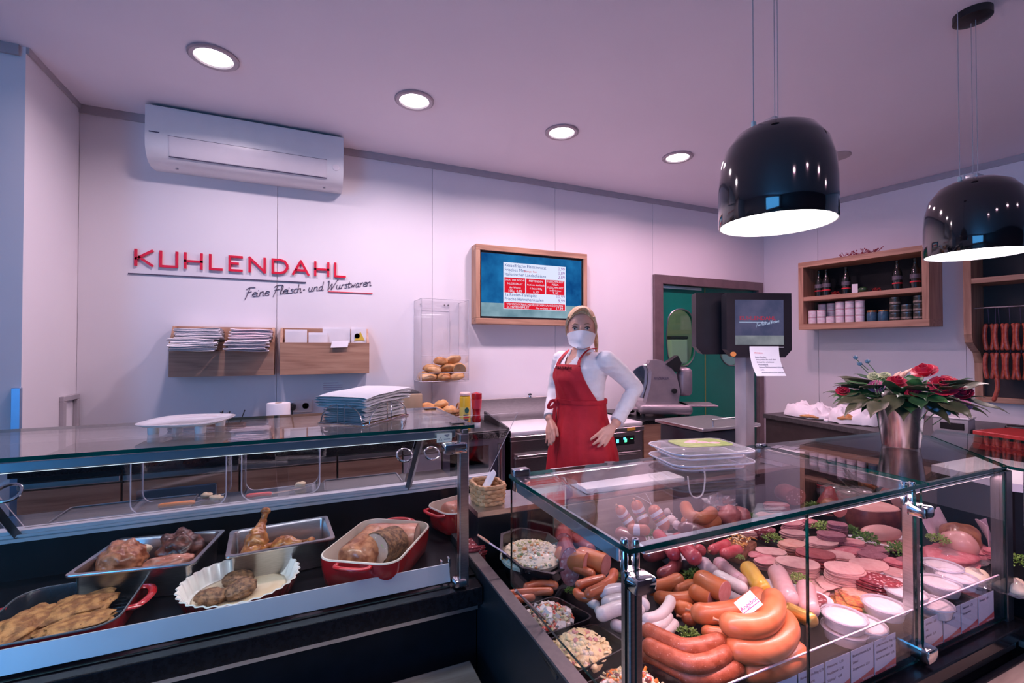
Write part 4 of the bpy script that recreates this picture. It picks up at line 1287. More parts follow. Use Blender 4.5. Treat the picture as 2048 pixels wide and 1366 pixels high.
# mustard and ketchup
mc = aty(930, 846, 3.02)
t = thing('mustard_bottle', 'yellow mustard bottle with red cap ring and dark emblem beside the ketchup', 'bottle', (mc.x, 3.02, WT))
MB().lathe([(0.034, 0.0), (0.037, 0.006), (0.037, 0.165), (0.034, 0.175), (0.0, 0.178)], 24).build('bottle_body', mat('mustard_yellow', (0.78, 0.50, 0.03), 0.35, col2=(0.72, 0.45, 0.03)), t, 40)
MB().lathe([(0.0375, 0.02), (0.0375, 0.12)], 24).build('wrap_label', mat('mustard_label', (0.80, 0.62, 0.15), 0.5, col2=(0.76, 0.58, 0.12)), t, 40)
for k in range(5):
    MB().box(-0.024, 0.012 + 0.004 * (k % 2), -0.0385, -0.0375, 0.03 + 0.012 * k, 0.036 + 0.012 * k).build('print_line', M_INKR if k % 2 else M_INK, t)
MB().lathe([(0.0, 0.0), (0.015, 0.0), (0.015, 0.002)], 18, M=Matrix.Translation((0.0, -0.0385, 0.105)) @ Matrix.Rotation(PI / 2, 4, 'X')).build('emblem', mat('dark_green_print', (0.02, 0.12, 0.10), 0.5, col2=(0.02, 0.1, 0.09)), t)
MB().lathe([(0.030, 0.178), (0.036, 0.18), (0.036, 0.19), (0.03, 0.195), (0.0, 0.197)], 24).build('cap', mat('cap_pink', (0.8, 0.55, 0.5), 0.4, col2=(0.78, 0.5, 0.45)), t, 40)
t.scale = (1, 1, 1.32)
mc = aty(953, 848, 3.05)
t = thing('ketchup_bottle', 'red ketchup squeeze bottle standing on its cap beside the mustard', 'bottle', (mc.x, 3.05, WT))
MB().lathe([(0.024, 0.0), (0.026, 0.004), (0.026, 0.03), (0.024, 0.034)], 20).build('cap', M_WHITE, t, 40)
MB().lathe([(0.024, 0.034), (0.030, 0.05), (0.024, 0.075), (0.026, 0.10), (0.034, 0.165), (0.034, 0.185), (0.0, 0.192)], 24).build('bottle_body', mat('ketchup_red', (0.50, 0.015, 0.03), 0.2, coat=0.5, col2=(0.42, 0.01, 0.02)), t, 40)
MB().lathe([(0.0295, 0.105), (0.0345, 0.155)], 24).build('wrap_label', mat('ketchup_label', (0.68, 0.06, 0.10), 0.4, col2=(0.62, 0.05, 0.08)), t, 40)
t.scale = (1.1, 1.1, 1.32)
# black raised edge tray at the worktop end
t = thing('drip_tray', 'black tray with raised end on the worktop beside the sauce bottles', 'tray', (1.09, 3.08, WT))
MB().rbox(-0.17, 0.16, -0.19, 0.20, 0.0, 0.008, 0.003, 1).build('base', M_BLACKP, t)
MB().add([(0.15, -0.2, 0), (0.165, -0.2, 0), (0.165, 0.25, 0), (0.15, 0.25, 0), (0.15, -0.2, 0.02), (0.165, -0.2, 0.02), (0.165, 0.25, 0.075), (0.15, 0.25, 0.075)], [(0, 3, 2, 1), (4, 5, 6, 7), (0, 1, 5, 4), (1, 2, 6, 5), (2, 3, 7, 6), (3, 0, 4, 7)]).build('raised_edge', M_BLACKP, t)
# ================================================================== on and in the left counter
def rrect(hx, hy, r, n=5):
    out = []
    r = min(r, hx * 0.999, hy * 0.999)
    for cx_, cy_, a0 in ((hx - r, hy - r, 0), (-hx + r, hy - r, PI / 2), (-hx + r, -hy + r, PI), (hx - r, -hy + r, 1.5 * PI)):
        for k in range(n + 1):
            a = a0 + PI / 2 * k / n
            out.append((cx_ + r * math.cos(a), cy_ + r * math.sin(a)))
    return out


def ring_at(hx, hy, r, off, z, n=5):
    return [(p[0], p[1], z) for p in rrect(hx + off, hy + off, max(r + off, 0.004), n)]


def dish(hx, hy, r, outer, inner, n=5):
    """(outer mesh, inner mesh) of a rounded box dish; outer/inner: lists of (offset, z)"""
    a = MB()
    R = [ring_at(hx, hy, r, o, z, n) for o, z in outer]
    a.loft(R, cap=False)
    a.add(R[0], [list(range(len(R[0])))[::-1]])
    b = MB()
    R = [ring_at(hx, hy, r, o, z, n) for o, z in inner]
    b.loft(R, cap=False)
    b.add(R[-1], [list(range(len(R[0])))])
    return a, b


DL = 0.7486
M_CREAM = mat('cream_enamel', (0.62, 0.55, 0.47), 0.25, coat=0.3, col2=(0.56, 0.49, 0.41), scale=6)
M_BLKEN = mat('black_enamel', (0.012, 0.016, 0.022), 0.25, coat=0.3, col2=(0.018, 0.022, 0.03), scale=30)
M_BREADED = mat('breaded_crust', (0.20, 0.075, 0.018), 0.6, col2=(0.42, 0.20, 0.06), scale=45, bump=1.0, bscale=160, spots=[(60, 0.14, (0.16, 0.06, 0.02))])
M_PATTY = mat('fried_mince', (0.075, 0.032, 0.016), 0.55, col2=(0.24, 0.12, 0.055), scale=60, bump=1.0, bscale=140, spots=[(90, 0.18, (0.06, 0.025, 0.012))])
M_ROAST = mat('roast_skin', (0.20, 0.055, 0.022), 0.35, coat=0.4, col2=(0.46, 0.19, 0.09), scale=35, bump=0.7, bscale=40)
M_ROASTD = mat('dark_roast_skin', (0.03, 0.010, 0.008), 0.4, coat=0.4, col2=(0.16, 0.045, 0.025), scale=35, bump=0.8, bscale=40)
M_ROASTP = mat('pork_roast', (0.38, 0.13, 0.08), 0.35, coat=0.4, col2=(0.56, 0.25, 0.17), scale=25, bump=0.5, bscale=40)
M_LOAFCUT = mat('loaf_cut', (0.40, 0.27, 0.22), 0.5, col2=(0.48, 0.33, 0.27), scale=20, bump=0.5, bscale=60, spots=[(45, 0.14, (0.28, 0.36, 0.14)), (38, 0.13, (0.55, 0.18, 0.12)), (52, 0.12, (0.7, 0.6, 0.35))])
M_CHICK = mat('roast_chicken', (0.26, 0.075, 0.014), 0.3, coat=0.5, col2=(0.52, 0.22, 0.055), scale=45, bump=0.7, bscale=50)
M_BONE = mat('bone', (0.74, 0.64, 0.46), 0.45, col2=(0.66, 0.55, 0.38))
M_GRAVY = mat('cream_gravy', (0.66, 0.56, 0.40), 0.2, coat=0.3, col2=(0.58, 0.44, 0.28), scale=9)

# --- red square grill pan
gp = thing('grill_pan', 'red square enamel grill pan with breaded cutlets at the left edge', 'grill pan', (-0.585, 1.632, DL), 0.0)
o, i = dish(0.148, 0.152, 0.055, [(-0.012, 0.0), (-0.004, 0.01), (0.0, 0.05), (0.002, 0.056)], [(0.002, 0.056), (-0.002, 0.057), (-0.006, 0.05), (-0.014, 0.014), (-0.03, 0.010)])
o.build('pan_body', M_RED, gp, 40)
i.build('pan_lining', M_BLKEN, gp, 40)
MB().tube([(p[0], p[1], 0.057) for p in rrect(0.148, 0.152, 0.055)], 0.0028, 6, closed=True).build('pan_rim', mat('grey_rim', (0.16, 0.18, 0.20), 0.25, 0.4, col2=(0.14, 0.16, 0.18)), gp, 60)
for k in range(10):
    MB().box(-0.115, 0.115, -0.105 + 0.0225 * k, -0.099 + 0.0225 * k, 0.010, 0.0145).build('grill_rib', M_BLKEN, gp)
for s in (-1, 1):
    MB().tube(curve_pts([(s * 0.145, -0.062, 0.05), (s * 0.172, -0.052, 0.05), (s * 0.186, 0, 0.052), (s * 0.172, 0.052, 0.05), (s * 0.145, 0.062, 0.05)], 20), 0.0105, 8, flat=0.7).build('handle', M_RED, gp, 60)


def meat(name, label, cat, loc, rad, m, rot=(0, 0, 0), seed=1, amp=0.3, fr=1.6, group=None, pw=1.0, nu=56, nv=36):
    return tag(MB().blob((0, 0, rad[2] * 0.85), rad, seed, amp, fr, nu, nv, pw=pw, fine=0.07).build(name, m, None, 180, loc=loc, rot=rot), label, cat, group)


G1 = 'breaded cutlets in the grill pan'
meat('breaded_cutlet', 'large breaded cutlet in the middle of the red grill pan', 'cutlet', (-0.575, 1.66, DL + 0.022), (0.085, 0.062, 0.017), M_BREADED, (0.08, -0.05, 0.5), 3, 0.35, 2.0, G1)
meat('breaded_cutlet', 'breaded cutlet at the left side of the red grill pan', 'cutlet', (-0.665, 1.61, DL + 0.018), (0.05, 0.088, 0.020), M_BREADED, (0.05, 0.15, -0.35), 5, 0.4, 2.0, G1)
meat('breaded_cutlet', 'breaded cutlet lying lowest, at the near rim of the red grill pan', 'cutlet', (-0.545, 1.575, DL + 0.016), (0.080, 0.042, 0.015), M_BREADED, (0.0, -0.02, 0.25), 8, 0.35, 2.2, G1)

# --- steel gastronorm trays


def steel_tray(loc, rotz, hx, hy, h, label):
    t = thing('steel_tray', label, 'steel tray', loc, rotz, 'steel trays in the left counter')
    a = MB()
    R = [ring_at(hx, hy, 0.03, -0.030, 0.0), ring_at(hx, hy, 0.03, -0.020, 0.004), ring_at(hx, hy, 0.03, -0.014, h - 0.006), ring_at(hx, hy, 0.03, -0.010, h - 0.001),
         ring_at(hx, hy, 0.012, 0.0, h - 0.0015), ring_at(hx, hy, 0.012, 0.001, h - 0.006), ring_at(hx, hy, 0.012, 0.002, h - 0.002), ring_at(hx, hy, 0.012, 0.001, h + 0.001),
         ring_at(hx, hy, 0.03, -0.011, h + 0.001), ring_at(hx, hy, 0.03, -0.0155, h - 0.006), ring_at(hx, hy, 0.03, -0.0215, 0.006), ring_at(hx, hy, 0.03, -0.032, 0.002)]
    a.loft(R, cap=True)
    a.build('tray_body', M_STEEL, t, 35)
    return t


T1 = Vector((-0.445, 1.84, DL))
steel_tray(T1, math.radians(-10), 0.163, 0.135, 0.10, 'steel tray with roast knuckles, behind the red grill pan')
T2 = Vector((-0.075, 1.815, DL))
steel_tray(T2, math.radians(4), 0.16, 0.118, 0.10, 'steel tray with chicken drumsticks, between the knuckles and the casserole')
meat('roast_knuckle', 'golden roast pork knuckle at the left end of the steel tray', 'roast', T1 + Vector((-0.085, -0.01, 0.045)), (0.062, 0.070, 0.052), M_ROAST, (0.1, 0.2, 0.4), 2, 0.28, 2.2, 'roasts in the steel tray')
tag(MB().blob((0, 0, 0.012), (0.018, 0.016, 0.014), 4, 0.3).build('bone_end', M_BONE, None, 180, loc=T1 + Vector((-0.03, 0.035, 0.085))), 'pale bone end sticking out beside the golden knuckle', 'bone')
meat('roast_knuckle', 'dark crusted roast knuckle at the right rear of the steel tray', 'roast', T1 + Vector((0.075, 0.03, 0.035)), (0.062, 0.06, 0.060), M_ROASTD, (0.2, -0.2, 0.2), 6, 0.28, 2.4, 'roasts in the steel tray')
meat('pork_slice', 'sliced pink pork piece at the front of the steel tray', 'roast', T1 + Vector((0.05, -0.05, 0.045)), (0.065, 0.034, 0.028), M_ROASTP, (0.1, 0.0, 0.1), 9, 0.3, 2.0, 'roasts in the steel tray')


def drumstick(label, loc, rot, s=1.0):
    t = thing('chicken_drumstick', label, 'drumstick', loc, 0, 'drumsticks in the steel tray', rot)
    pts = [(0, 0, 0), (0.012, 0, 0.002), (0.03, 0, 0.005), (0.055, 0, 0.006), (0.075, 0, 0.004), (0.092, 0, 0), (0.105, 0, 0)]
    mb = MB().tube(curve_pts([Vector(p) * s for p in pts], 30), [q * s for q in (0.006, 0.012, 0.018, 0.022, 0.025, 0.027, 0.029, 0.030, 0.031, 0.0315, 0.0315, 0.031, 0.0305, 0.030, 0.0295, 0.028, 0.026, 0.0235, 0.021, 0.019, 0.017, 0.0155, 0.014, 0.013, 0.012, 0.0115, 0.011, 0.0105, 0.010, 0.0095, 0.009)], 28)
    mb.v = [v + (v - Vector((v.x, 0, 0.004))) * (0.22 * noise.noise(v * 60) + 0.14 * noise.noise(v * 150)) for v in mb.v]
    mb.build('meat', M_CHICK, t, 180)
    MB().tube([Vector((0.100, 0, 0)) * s, Vector((0.118, 0, 0)) * s, Vector((0.128, 0, 0)) * s], [0.009 * s, 0.009 * s, 0.011 * s], 12).blob(Vector((0.13, 0, 0)) * s, (0.011 * s, 0.014 * s, 0.012 * s), 2, 0.3, 2).build('bone', M_CHICK, t, 180)
    return t


drumstick('drumstick standing with its bone up at the left of the steel tray', T2 + Vector((-0.085, -0.035, 0.055)), (0, math.radians(-52), math.radians(70)), 1.15)
drumstick('lower drumstick lying at the front left of the steel tray', T2 + Vector((-0.115, -0.06, 0.058)), (0, math.radians(-8), math.radians(30)))
drumstick('drumstick lying in the middle of the steel tray', T2 + Vector((-0.025, -0.035, 0.062)), (0, math.radians(-14), math.radians(-20)))
drumstick('small dark drumstick at the right of the group in the steel tray', T2 + Vector((0.035, -0.055, 0.055)), (0, math.radians(-6), math.radians(10)), 0.8)

# --- fluted round dish with patties
FD = Vector((-0.178, 1.632, DL))
fd = thing('fluted_dish', 'round fluted dish, white inside and red outside, with meat patties', 'baking dish', FD)


def fl_ring(r, z, amp):
    return [((r + amp * math.cos(32 * a)) * math.cos(a), (r + amp * math.cos(32 * a)) * math.sin(a), z) for a in [2 * PI * k / 192 for k in range(192)]]


a = MB()
R = [fl_ring(0.135, 0.0, 0.0), fl_ring(0.142, 0.004, 0.001), fl_ring(0.158, 0.048, 0.0035), fl_ring(0.162, 0.052, 0.0035)]
a.loft(R, cap=False).add(R[0], [list(range(192))[::-1]])
a.build('dish_outside', M_RED, fd, 60)
b = MB()
R = [fl_ring(0.162, 0.052, 0.0035), fl_ring(0.160, 0.055, 0.0035), fl_ring(0.155, 0.052, 0.0035), fl_ring(0.140, 0.012, 0.002), fl_ring(0.132, 0.008, 0.0), fl_ring(0.02, 0.008, 0.0)]
b.loft(R, cap=False).add(R[-1], [list(range(192))])
b.build('dish_inside', mat('white_glaze', (0.78, 0.76, 0.70), 0.2, coat=0.4, col2=(0.74, 0.71, 0.64)), fd, 60)
MB().blob((0.0, 0.0, 0.012), (0.128, 0.124, 0.003), 3, 0.05, 2, 28, 8).build('gravy', M_GRAVY, fd, 180)
G = 'meat patties in the fluted dish'
meat('meat_patty', 'meat patty farthest back in the fluted dish', 'patty', FD + Vector((-0.015, 0.05, 0.012)), (0.044, 0.036, 0.021), M_PATTY, (0.1, 0.1, 0.2), 2, 0.14, 2.5, G)
meat('meat_patty', 'browned meat patty in the middle of the fluted dish', 'patty', FD + Vector((0.003, -0.03, 0.016)), (0.046, 0.036, 0.023), M_PATTY, (0.15, -0.1, 0.5), 4, 0.14, 2.5, G)
meat('meat_patty', 'dark meat patty half hidden at the left of the fluted dish', 'patty', FD + Vector((-0.07, -0.04, 0.012)), (0.044, 0.038, 0.021), M_PATTY, (-0.1, 0.1, 0.0), 7, 0.14, 2.5, G)


# --- red casseroles
def casserole(loc, rotz, hx, hy, h, label):
    t = thing('casserole_dish', label, 'casserole', loc, rotz, 'red casserole dishes')
    o, i = dish(hx, hy, 0.06, [(-0.022, 0.0), (-0.012, 0.008), (-0.003, h * 0.55), (0.0, h - 0.004)], [(0.0, h - 0.004), (-0.002, h), (-0.006, h), (-0.010, h * 0.6), (-0.022, 0.012), (-0.04, 0.008)], 8)
    o.build('dish_body', M_RED, t, 40)
    i.build('dish_lining', M_CREAM, t, 40)
    for s in (-1, 1):
        MB().tube(curve_pts([(s * hx * 0.98, -0.055, h - 0.012), (s * (hx + 0.022), -0.046, h - 0.010), (s * (hx + 0.032), 0, h - 0.008), (s * (hx + 0.022), 0.046, h - 0.010), (s * hx * 0.98, 0.055, h - 0.012)], 20), 0.0085, 8, flat=0.75).build('handle', M_RED if True else None, t, 60)
    return t


CA, CR = Vector((0.232, 1.655, DL)), math.radians(57)
casserole(CA, CR, 0.178, 0.135, 0.095, 'large red casserole full of roasts in the left counter')


def loaf(name, label, loc, rotz, L, ry, rz, m, mcut, tilt=0.0, group=None, seed=1):
    t = thing(name, label, 'roast', loc, 0, group, (0, tilt, rotz))
    n, N = 48, 30
    rings = []
    for j in range(N + 1):
        u = j / N
        x = L * u
        f = math.sqrt(max(0.0, 1 - ((0.16 - u) / 0.16) ** 2)) if u < 0.16 else 1.0
        f = max(f, 0.05)
        rings.append([(x, ry * f * math.cos(2 * PI * k / n) * (1 + 0.08 * noise.noise(Vector((x * 20, math.cos(2 * PI * k / n) * 2, seed))) + 0.05 * noise.noise(Vector((x * 110, math.cos(2 * PI * k / n) * 7, math.sin(2 * PI * k / n) * 7)))), rz + rz * f * math.sin(2 * PI * k / n) * (1 + 0.08 * noise.noise(Vector((x * 20, math.sin(2 * PI * k / n) * 2, seed + 9))))) for k in range(n)])
    MB().loft(rings, cap=True).build('crust', m, t, 60)
    e = [(L + 0.0015, p[1] * 0.93, rz + (p[2] - rz) * 0.93) for p in rings[-1]]
    MB().add(e, [list(range(n))]).build('cut_face', mcut, t)
    return t


def cpos(x, y, z):
    c, s_ = math.cos(CR), math.sin(CR)
    return CA + Vector((x * c - y * s_, x * s_ + y * c, z))


G = 'roasts in the red casserole'
loaf('roast_loaf', 'pink glazed roast joint at the back of the red casserole', cpos(0.075, 0.10, 0.030), math.radians(-25), 0.20, 0.052, 0.040, M_ROASTP, M_LOAFCUT, 0, G, 2)
loaf('meat_loaf', 'brown rolled roast in the middle of the red casserole', cpos(-0.135, 0.035, 0.022), math.radians(46), 0.15, 0.058, 0.048, M_ROAST, mat('roast_cut', (0.42, 0.27, 0.23), 0.5, col2=(0.5, 0.33, 0.28), scale=20), math.radians(-10), G, 4)
loaf('meat_loaf', 'speckled meat loaf with herb crust at the right of the red casserole', cpos(0.045, -0.045, 0.022), math.radians(225), 0.13, 0.056, 0.052, M_PATTY, M_LOAFCUT, math.radians(-8), G, 7)
tag(MB().rbox(-0.07, 0.07, -0.008, 0.008, 0.0, 0.06, 0.006, 2).build('roast_slice', M_ROASTP, None, 30, loc=cpos(-0.03, 0.085, 0.016), rot=(math.radians(28), 0, math.radians(40))), 'single pink roast slice leaning beside the brown rolled roast', 'roast', G)
CB = Vector((0.60, 1.895, DL))
casserole(CB, math.radians(20), 0.125, 0.095, 0.095, 'smaller red casserole with a pork roast, behind the steel post')
loaf('roast_loaf', 'pork roast in the smaller red casserole behind the post', CB + Vector((-0.08, -0.03, 0.03)), math.radians(20), 0.16, 0.05, 0.04, M_ROASTP, M_LOAFCUT, 0, None, 11)

# --- on the rear shelf of the left counter
RS = 0.894
for nm, c, hx, hy, lab in (('baking_tray', (-0.60, 2.175), 0.20, 0.085, 'dark flat baking tray on the rear shelf, left half'), ('baking_tray', (0.235, 2.175), 0.16, 0.085, 'dark flat baking tray on the rear shelf beside the sloping bar')):
    t = thing(nm, lab, 'baking tray', (c[0], c[1], RS))
    MB().rbox(-hx, hx, -hy, hy, 0, 0.006, 0.002, 1).build('tray_sheet', M_DGREY, t)
    MB().tube([(p[0], p[1], 0.008) for p in rrect(hx, hy, 0.012)], 0.004, 6, closed=True).build('tray_rim', M_ALUD, t, 60)
for k, (c, hx, lab) in enumerate((((-0.428, 2.16), 0.148, 'clear acrylic guard around the orange knife on the rear shelf'), ((-0.088, 2.175), 0.142, 'clear acrylic guard around the red knife on the rear shelf'))):
    t = thing('acrylic_guard', lab, 'acrylic guard', (c[0], c[1], RS))

    def prof(u, hx=hx):
        # U shaped profile with rounded bottom corners, in x-z
        if u < 0.3:
            return (-hx, 0.19 - 0.15 * u / 0.3)
        if u < 0.42:
            a_ = PI + PI / 2 * (u - 0.3) / 0.12
            return (-hx + 0.04 + 0.04 * math.cos(a_), 0.04 + 0.04 * math.sin(a_))
        if u < 0.58:
            return (-hx + 0.04 + (2 * hx - 0.08) * (u - 0.42) / 0.16, 0.0)
        if u < 0.70:
            a_ = 1.5 * PI + PI / 2 * (u - 0.58) / 0.12
            return (hx - 0.04 + 0.04 * math.cos(a_), 0.04 + 0.04 * math.sin(a_))
        return (hx, 0.04 + 0.15 * (u - 0.7) / 0.3)
    MB().grid(lambda u, v: (prof(u)[0], -0.07 + 0.14 * v, prof(u)[1] + 0.003), 50, 1, thick=0.004).build('bent_sheet', M_ACRYL, t, 60)
    ee = MB()
    for yy in (-0.07, 0.07):
        ee.tube([(prof(j / 50)[0], yy, prof(j / 50)[1] + 0.003) for j in range(51)], 0.0024, 5)
    ee.build('cut_edges', M_AEDGE, t)


def knife(label, a, b, tip, col, z):
    t = thing('kitchen_knife', label, 'knife', (a[0], a[1], z), 0)
    d = Vector((b[0] - a[0], b[1] - a[1], 0))
    e = Vector((tip[0] - a[0], tip[1] - a[1], 0))
    MB().tube([Vector((0, 0, 0.009)), d * 0.1 + Vector((0, 0, 0.010)), d * 0.5 + Vector((0, 0, 0.011)), d * 0.9 + Vector((0, 0, 0.010)), d + Vector((0, 0, 0.009))], [0.007, 0.011, 0.010, 0.011, 0.008], 10, flat=0.75).build('handle', col, t, 60)
    n = Vector((-d.y, d.x, 0)).normalized()
    MB().add([d + n * 0.010 + Vector((0, 0, 0.009)), d - n * 0.012 + Vector((0, 0, 0.009)), e - n * 0.002 + Vector((0, 0, 0.006)), d + n * 0.010 + Vector((0, 0, 0.011)), d - n * 0.012 + Vector((0, 0, 0.0095)), e - n * 0.002 + Vector((0, 0, 0.0075))],
             [(0, 2, 1), (3, 4, 5), (0, 1, 4, 3), (1, 2, 5, 4), (2, 0, 3, 5)]).build('blade', M_CHROME, t)


knife('kitchen knife with orange handle on the rear shelf', (-0.50, 2.12), (-0.385, 2.115), (-0.28, 2.19), mat('orange_plastic', (0.75, 0.22, 0.02), 0.4, col2=(0.7, 0.2, 0.02)), RS + 0.008)
knife('kitchen knife with red handle on the rear shelf', (-0.215, 2.12), (-0.125, 2.115), (0.02, 2.16), mat('red_plastic', (0.62, 0.03, 0.03), 0.4, col2=(0.58, 0.03, 0.03)), RS + 0.008)
# dried food scraps on the guards' floor
for k, (x, y) in enumerate(((-0.36, 2.19), (-0.32, 2.14), (-0.02, 2.20))):
    tag(MB().blob((0, 0, 0.01), (0.022, 0.018, 0.011), k, 0.6, 2.5, 12, 8).build('bread_crumb', mat('pale_crumb', (0.70, 0.60, 0.40), 0.7, col2=(0.62, 0.5, 0.3), scale=40), None, 180, loc=(x, y, RS + 0.008)),
        ['pale crumb lump behind the orange knife', 'small pale crumb lump beside the orange knife blade', 'pale crumb lump behind the red knife'][k], 'crumb', 'crumbs on the rear shelf')

# --- on the left glass top
pl_ = thing('white_serving_plate', 'white square serving plate on small feet on the left glass top', 'plate', (-0.328, 1.70, 1.25), math.radians(-14))
n = 64


def sq_ring(h, z, e=0.62):
    return [(h * math.copysign(abs(math.cos(2 * PI * k / n)) ** e, math.cos(2 * PI * k / n)), h * 1.05 * math.copysign(abs(math.sin(2 * PI * k / n)) ** e, math.sin(2 * PI * k / n)), z) for k in range(n)]


MB().loft([sq_ring(0.075, 0.019), sq_ring(0.098, 0.023), sq_ring(0.112, 0.030), sq_ring(0.113, 0.032), sq_ring(0.110, 0.0325), sq_ring(0.094, 0.027), sq_ring(0.03, 0.025)], cap=True).build('plate_body', mat('white_porcelain', (0.86, 0.86, 0.86), 0.15, coat=0.5, col2=(0.84, 0.84, 0.84)), pl_, 50)
for x0 in (-0.062, 0.062):
    for y0 in (-0.065, 0.065):
        MB().lathe([(0.013, 0.0), (0.014, 0.003), (0.015, 0.021)], 16, M=Matrix.Translation((x0, y0, 0))).build('foot', mat('white_porcelain', (0.86, 0.86, 0.86)), pl_, 40)
nh = thing('napkin_holder', 'chrome wire napkin holder with arched sides on the left glass top', 'napkin holder', (0.192, 1.695, 1.25), math.radians(49))
NHX, NHY = 0.135, 0.092
for (sx_, sy_, ax) in ((0, -1, 'x'), (0, 1, 'x'), (-1, 0, 'y'), (1, 0, 'y')):
    for q in (-1, 1):
        pts = []
        hl = NHX if ax == 'x' else NHY
        for k in range(13):
            a_ = PI * 0.5 * k / 12
            along = q * (0.012 + (hl * 0.85 - 0.012) * math.sin(a_))
            z = 0.004 + 0.062 * math.cos(a_)
            pts.append((along, sy_ * NHY, z) if ax == 'x' else (sx_ * NHX, along, z))
        p0 = pts[0]
        pts = [(p0[0], p0[1], 0.004)] + pts
        MB().tube(pts, 0.0022, 6).build('wire_arch', M_CHROME, nh, 60)
MB().tube([(p[0], p[1], 0.004) for p in rrect(NHX, NHY, 0.01)], 0.0025, 6, closed=True).build('wire_base', M_CHROME, nh, 60)
MB().box(-NHX, NHX, -NHY, NHY, 0.0015, 0.004).build('base_plate', mat('kraft_board', (0.42, 0.30, 0.20), 0.7, col2=(0.38, 0.27, 0.18)), nh)
r = random.Random(4)
M_NAP = mat('napkin_tissue', (0.90, 0.92, 0.92), 0.9, col2=(0.87, 0.90, 0.91), scale=20, bump=0.2)
z = 1.2545
for k in range(13):
    top = k > 8
    th = 0.0072 if not top else 0.010
    hx, hy = (0.122, 0.08) if not top else (0.14, 0.098)
    ph = r.uniform(0, 6)

    def fn(u, v, hx=hx, hy=hy, th=th, top=top, ph=ph, k=k):
        a_ = v * 2 * PI
        sag = (-0.006 * abs(2 * u - 1) ** 3 if top else 0.0) + 0.0015 * math.sin(u * 8 + ph)
        lift = (0.012 * (u - 0.3) * (k - 8) / 4 if top else 0)
        return (-hx + 2 * hx * u, hy * math.cos(a_) * (1 + 0.02 * math.sin(u * 5 + ph)), th / 2 * math.copysign(abs(math.sin(a_)) ** 0.4, math.sin(a_)) * 1.02 + sag + lift)
    tag(MB().grid(fn, 12, 12).build('paper_napkin', M_NAP, None, 60, loc=(0.192 + r.uniform(-0.003, 0.003), 1.695 + r.uniform(-0.003, 0.003), z + th / 2), rot=(0, 0, math.radians(49) + r.uniform(-0.03, 0.03))),
        'white paper napkin in the wire holder, %s' % ('lowest of the stack', 'second from the bottom', 'third from the bottom', 'fourth from the bottom', 'fifth from the bottom', 'sixth from the bottom', 'middle of the stack', 'sixth from the top', 'fifth from the top', 'fourth from the top', 'third from the top', 'second from the top', 'topmost')[k], 'napkin', 'napkins in the wire holder')
    z += th * 0.92
DKT = DK + 0.0006
# ================================================================== in the right counter
def depth_at(p):
    cy, sy, cp, sp = math.cos(YAW), math.sin(YAW), math.cos(PITCH), math.sin(PITCH)
    return (Vector(p) - Vector((0, 0, EYE))).dot(Vector((sy * cp, cy * cp, sp)))


def capsule(pts, r, n=14, m=None, seg=26, taper=None, mi=0, wob=0.0):
    """sausage skin: tube with rounded ends through control points"""
    P = curve_pts(pts, seg)
    d = [0.0]
    for a, b in zip(P, P[1:]):
        d.append(d[-1] + (b - a).length)
    L = d[-1]
    # extra rings near the ends for round tips
    s_list = [0, r * 0.04, r * 0.15, r * 0.4, r * 0.75] + [r + (L - 2 * r) * k / seg for k in range(seg + 1)] + [L - r * 0.75, L - r * 0.4, L - r * 0.15, L - r * 0.04, L]
    s_list = sorted(set(max(0, min(L, s)) for s in s_list))
    out, rr = [], []
    for s in s_list:
        i = 0
        while i < len(d) - 2 and d[i + 1] < s:
            i += 1
        t = (s - d[i]) / max(1e-9, d[i + 1] - d[i])
        out.append(P[i].lerp(P[i + 1], t))
        e = min(s, L - s)
        f = math.sqrt(max(0.004, 1 - ((r - e) / r) ** 2)) if e < r else 1.0
        rr.append(r * f * (1 + wob * math.sin(s * 60)))
    m = m or MB()
    m.tube(out, rr, n, mi)
    return m, out, rr


def px_pts(px, z):
    out = []
    for k, p in enumerate(px):
        zz = p[2] if len(p) > 2 else z
        out.append(at(p[0], p[1], zz))
    return out


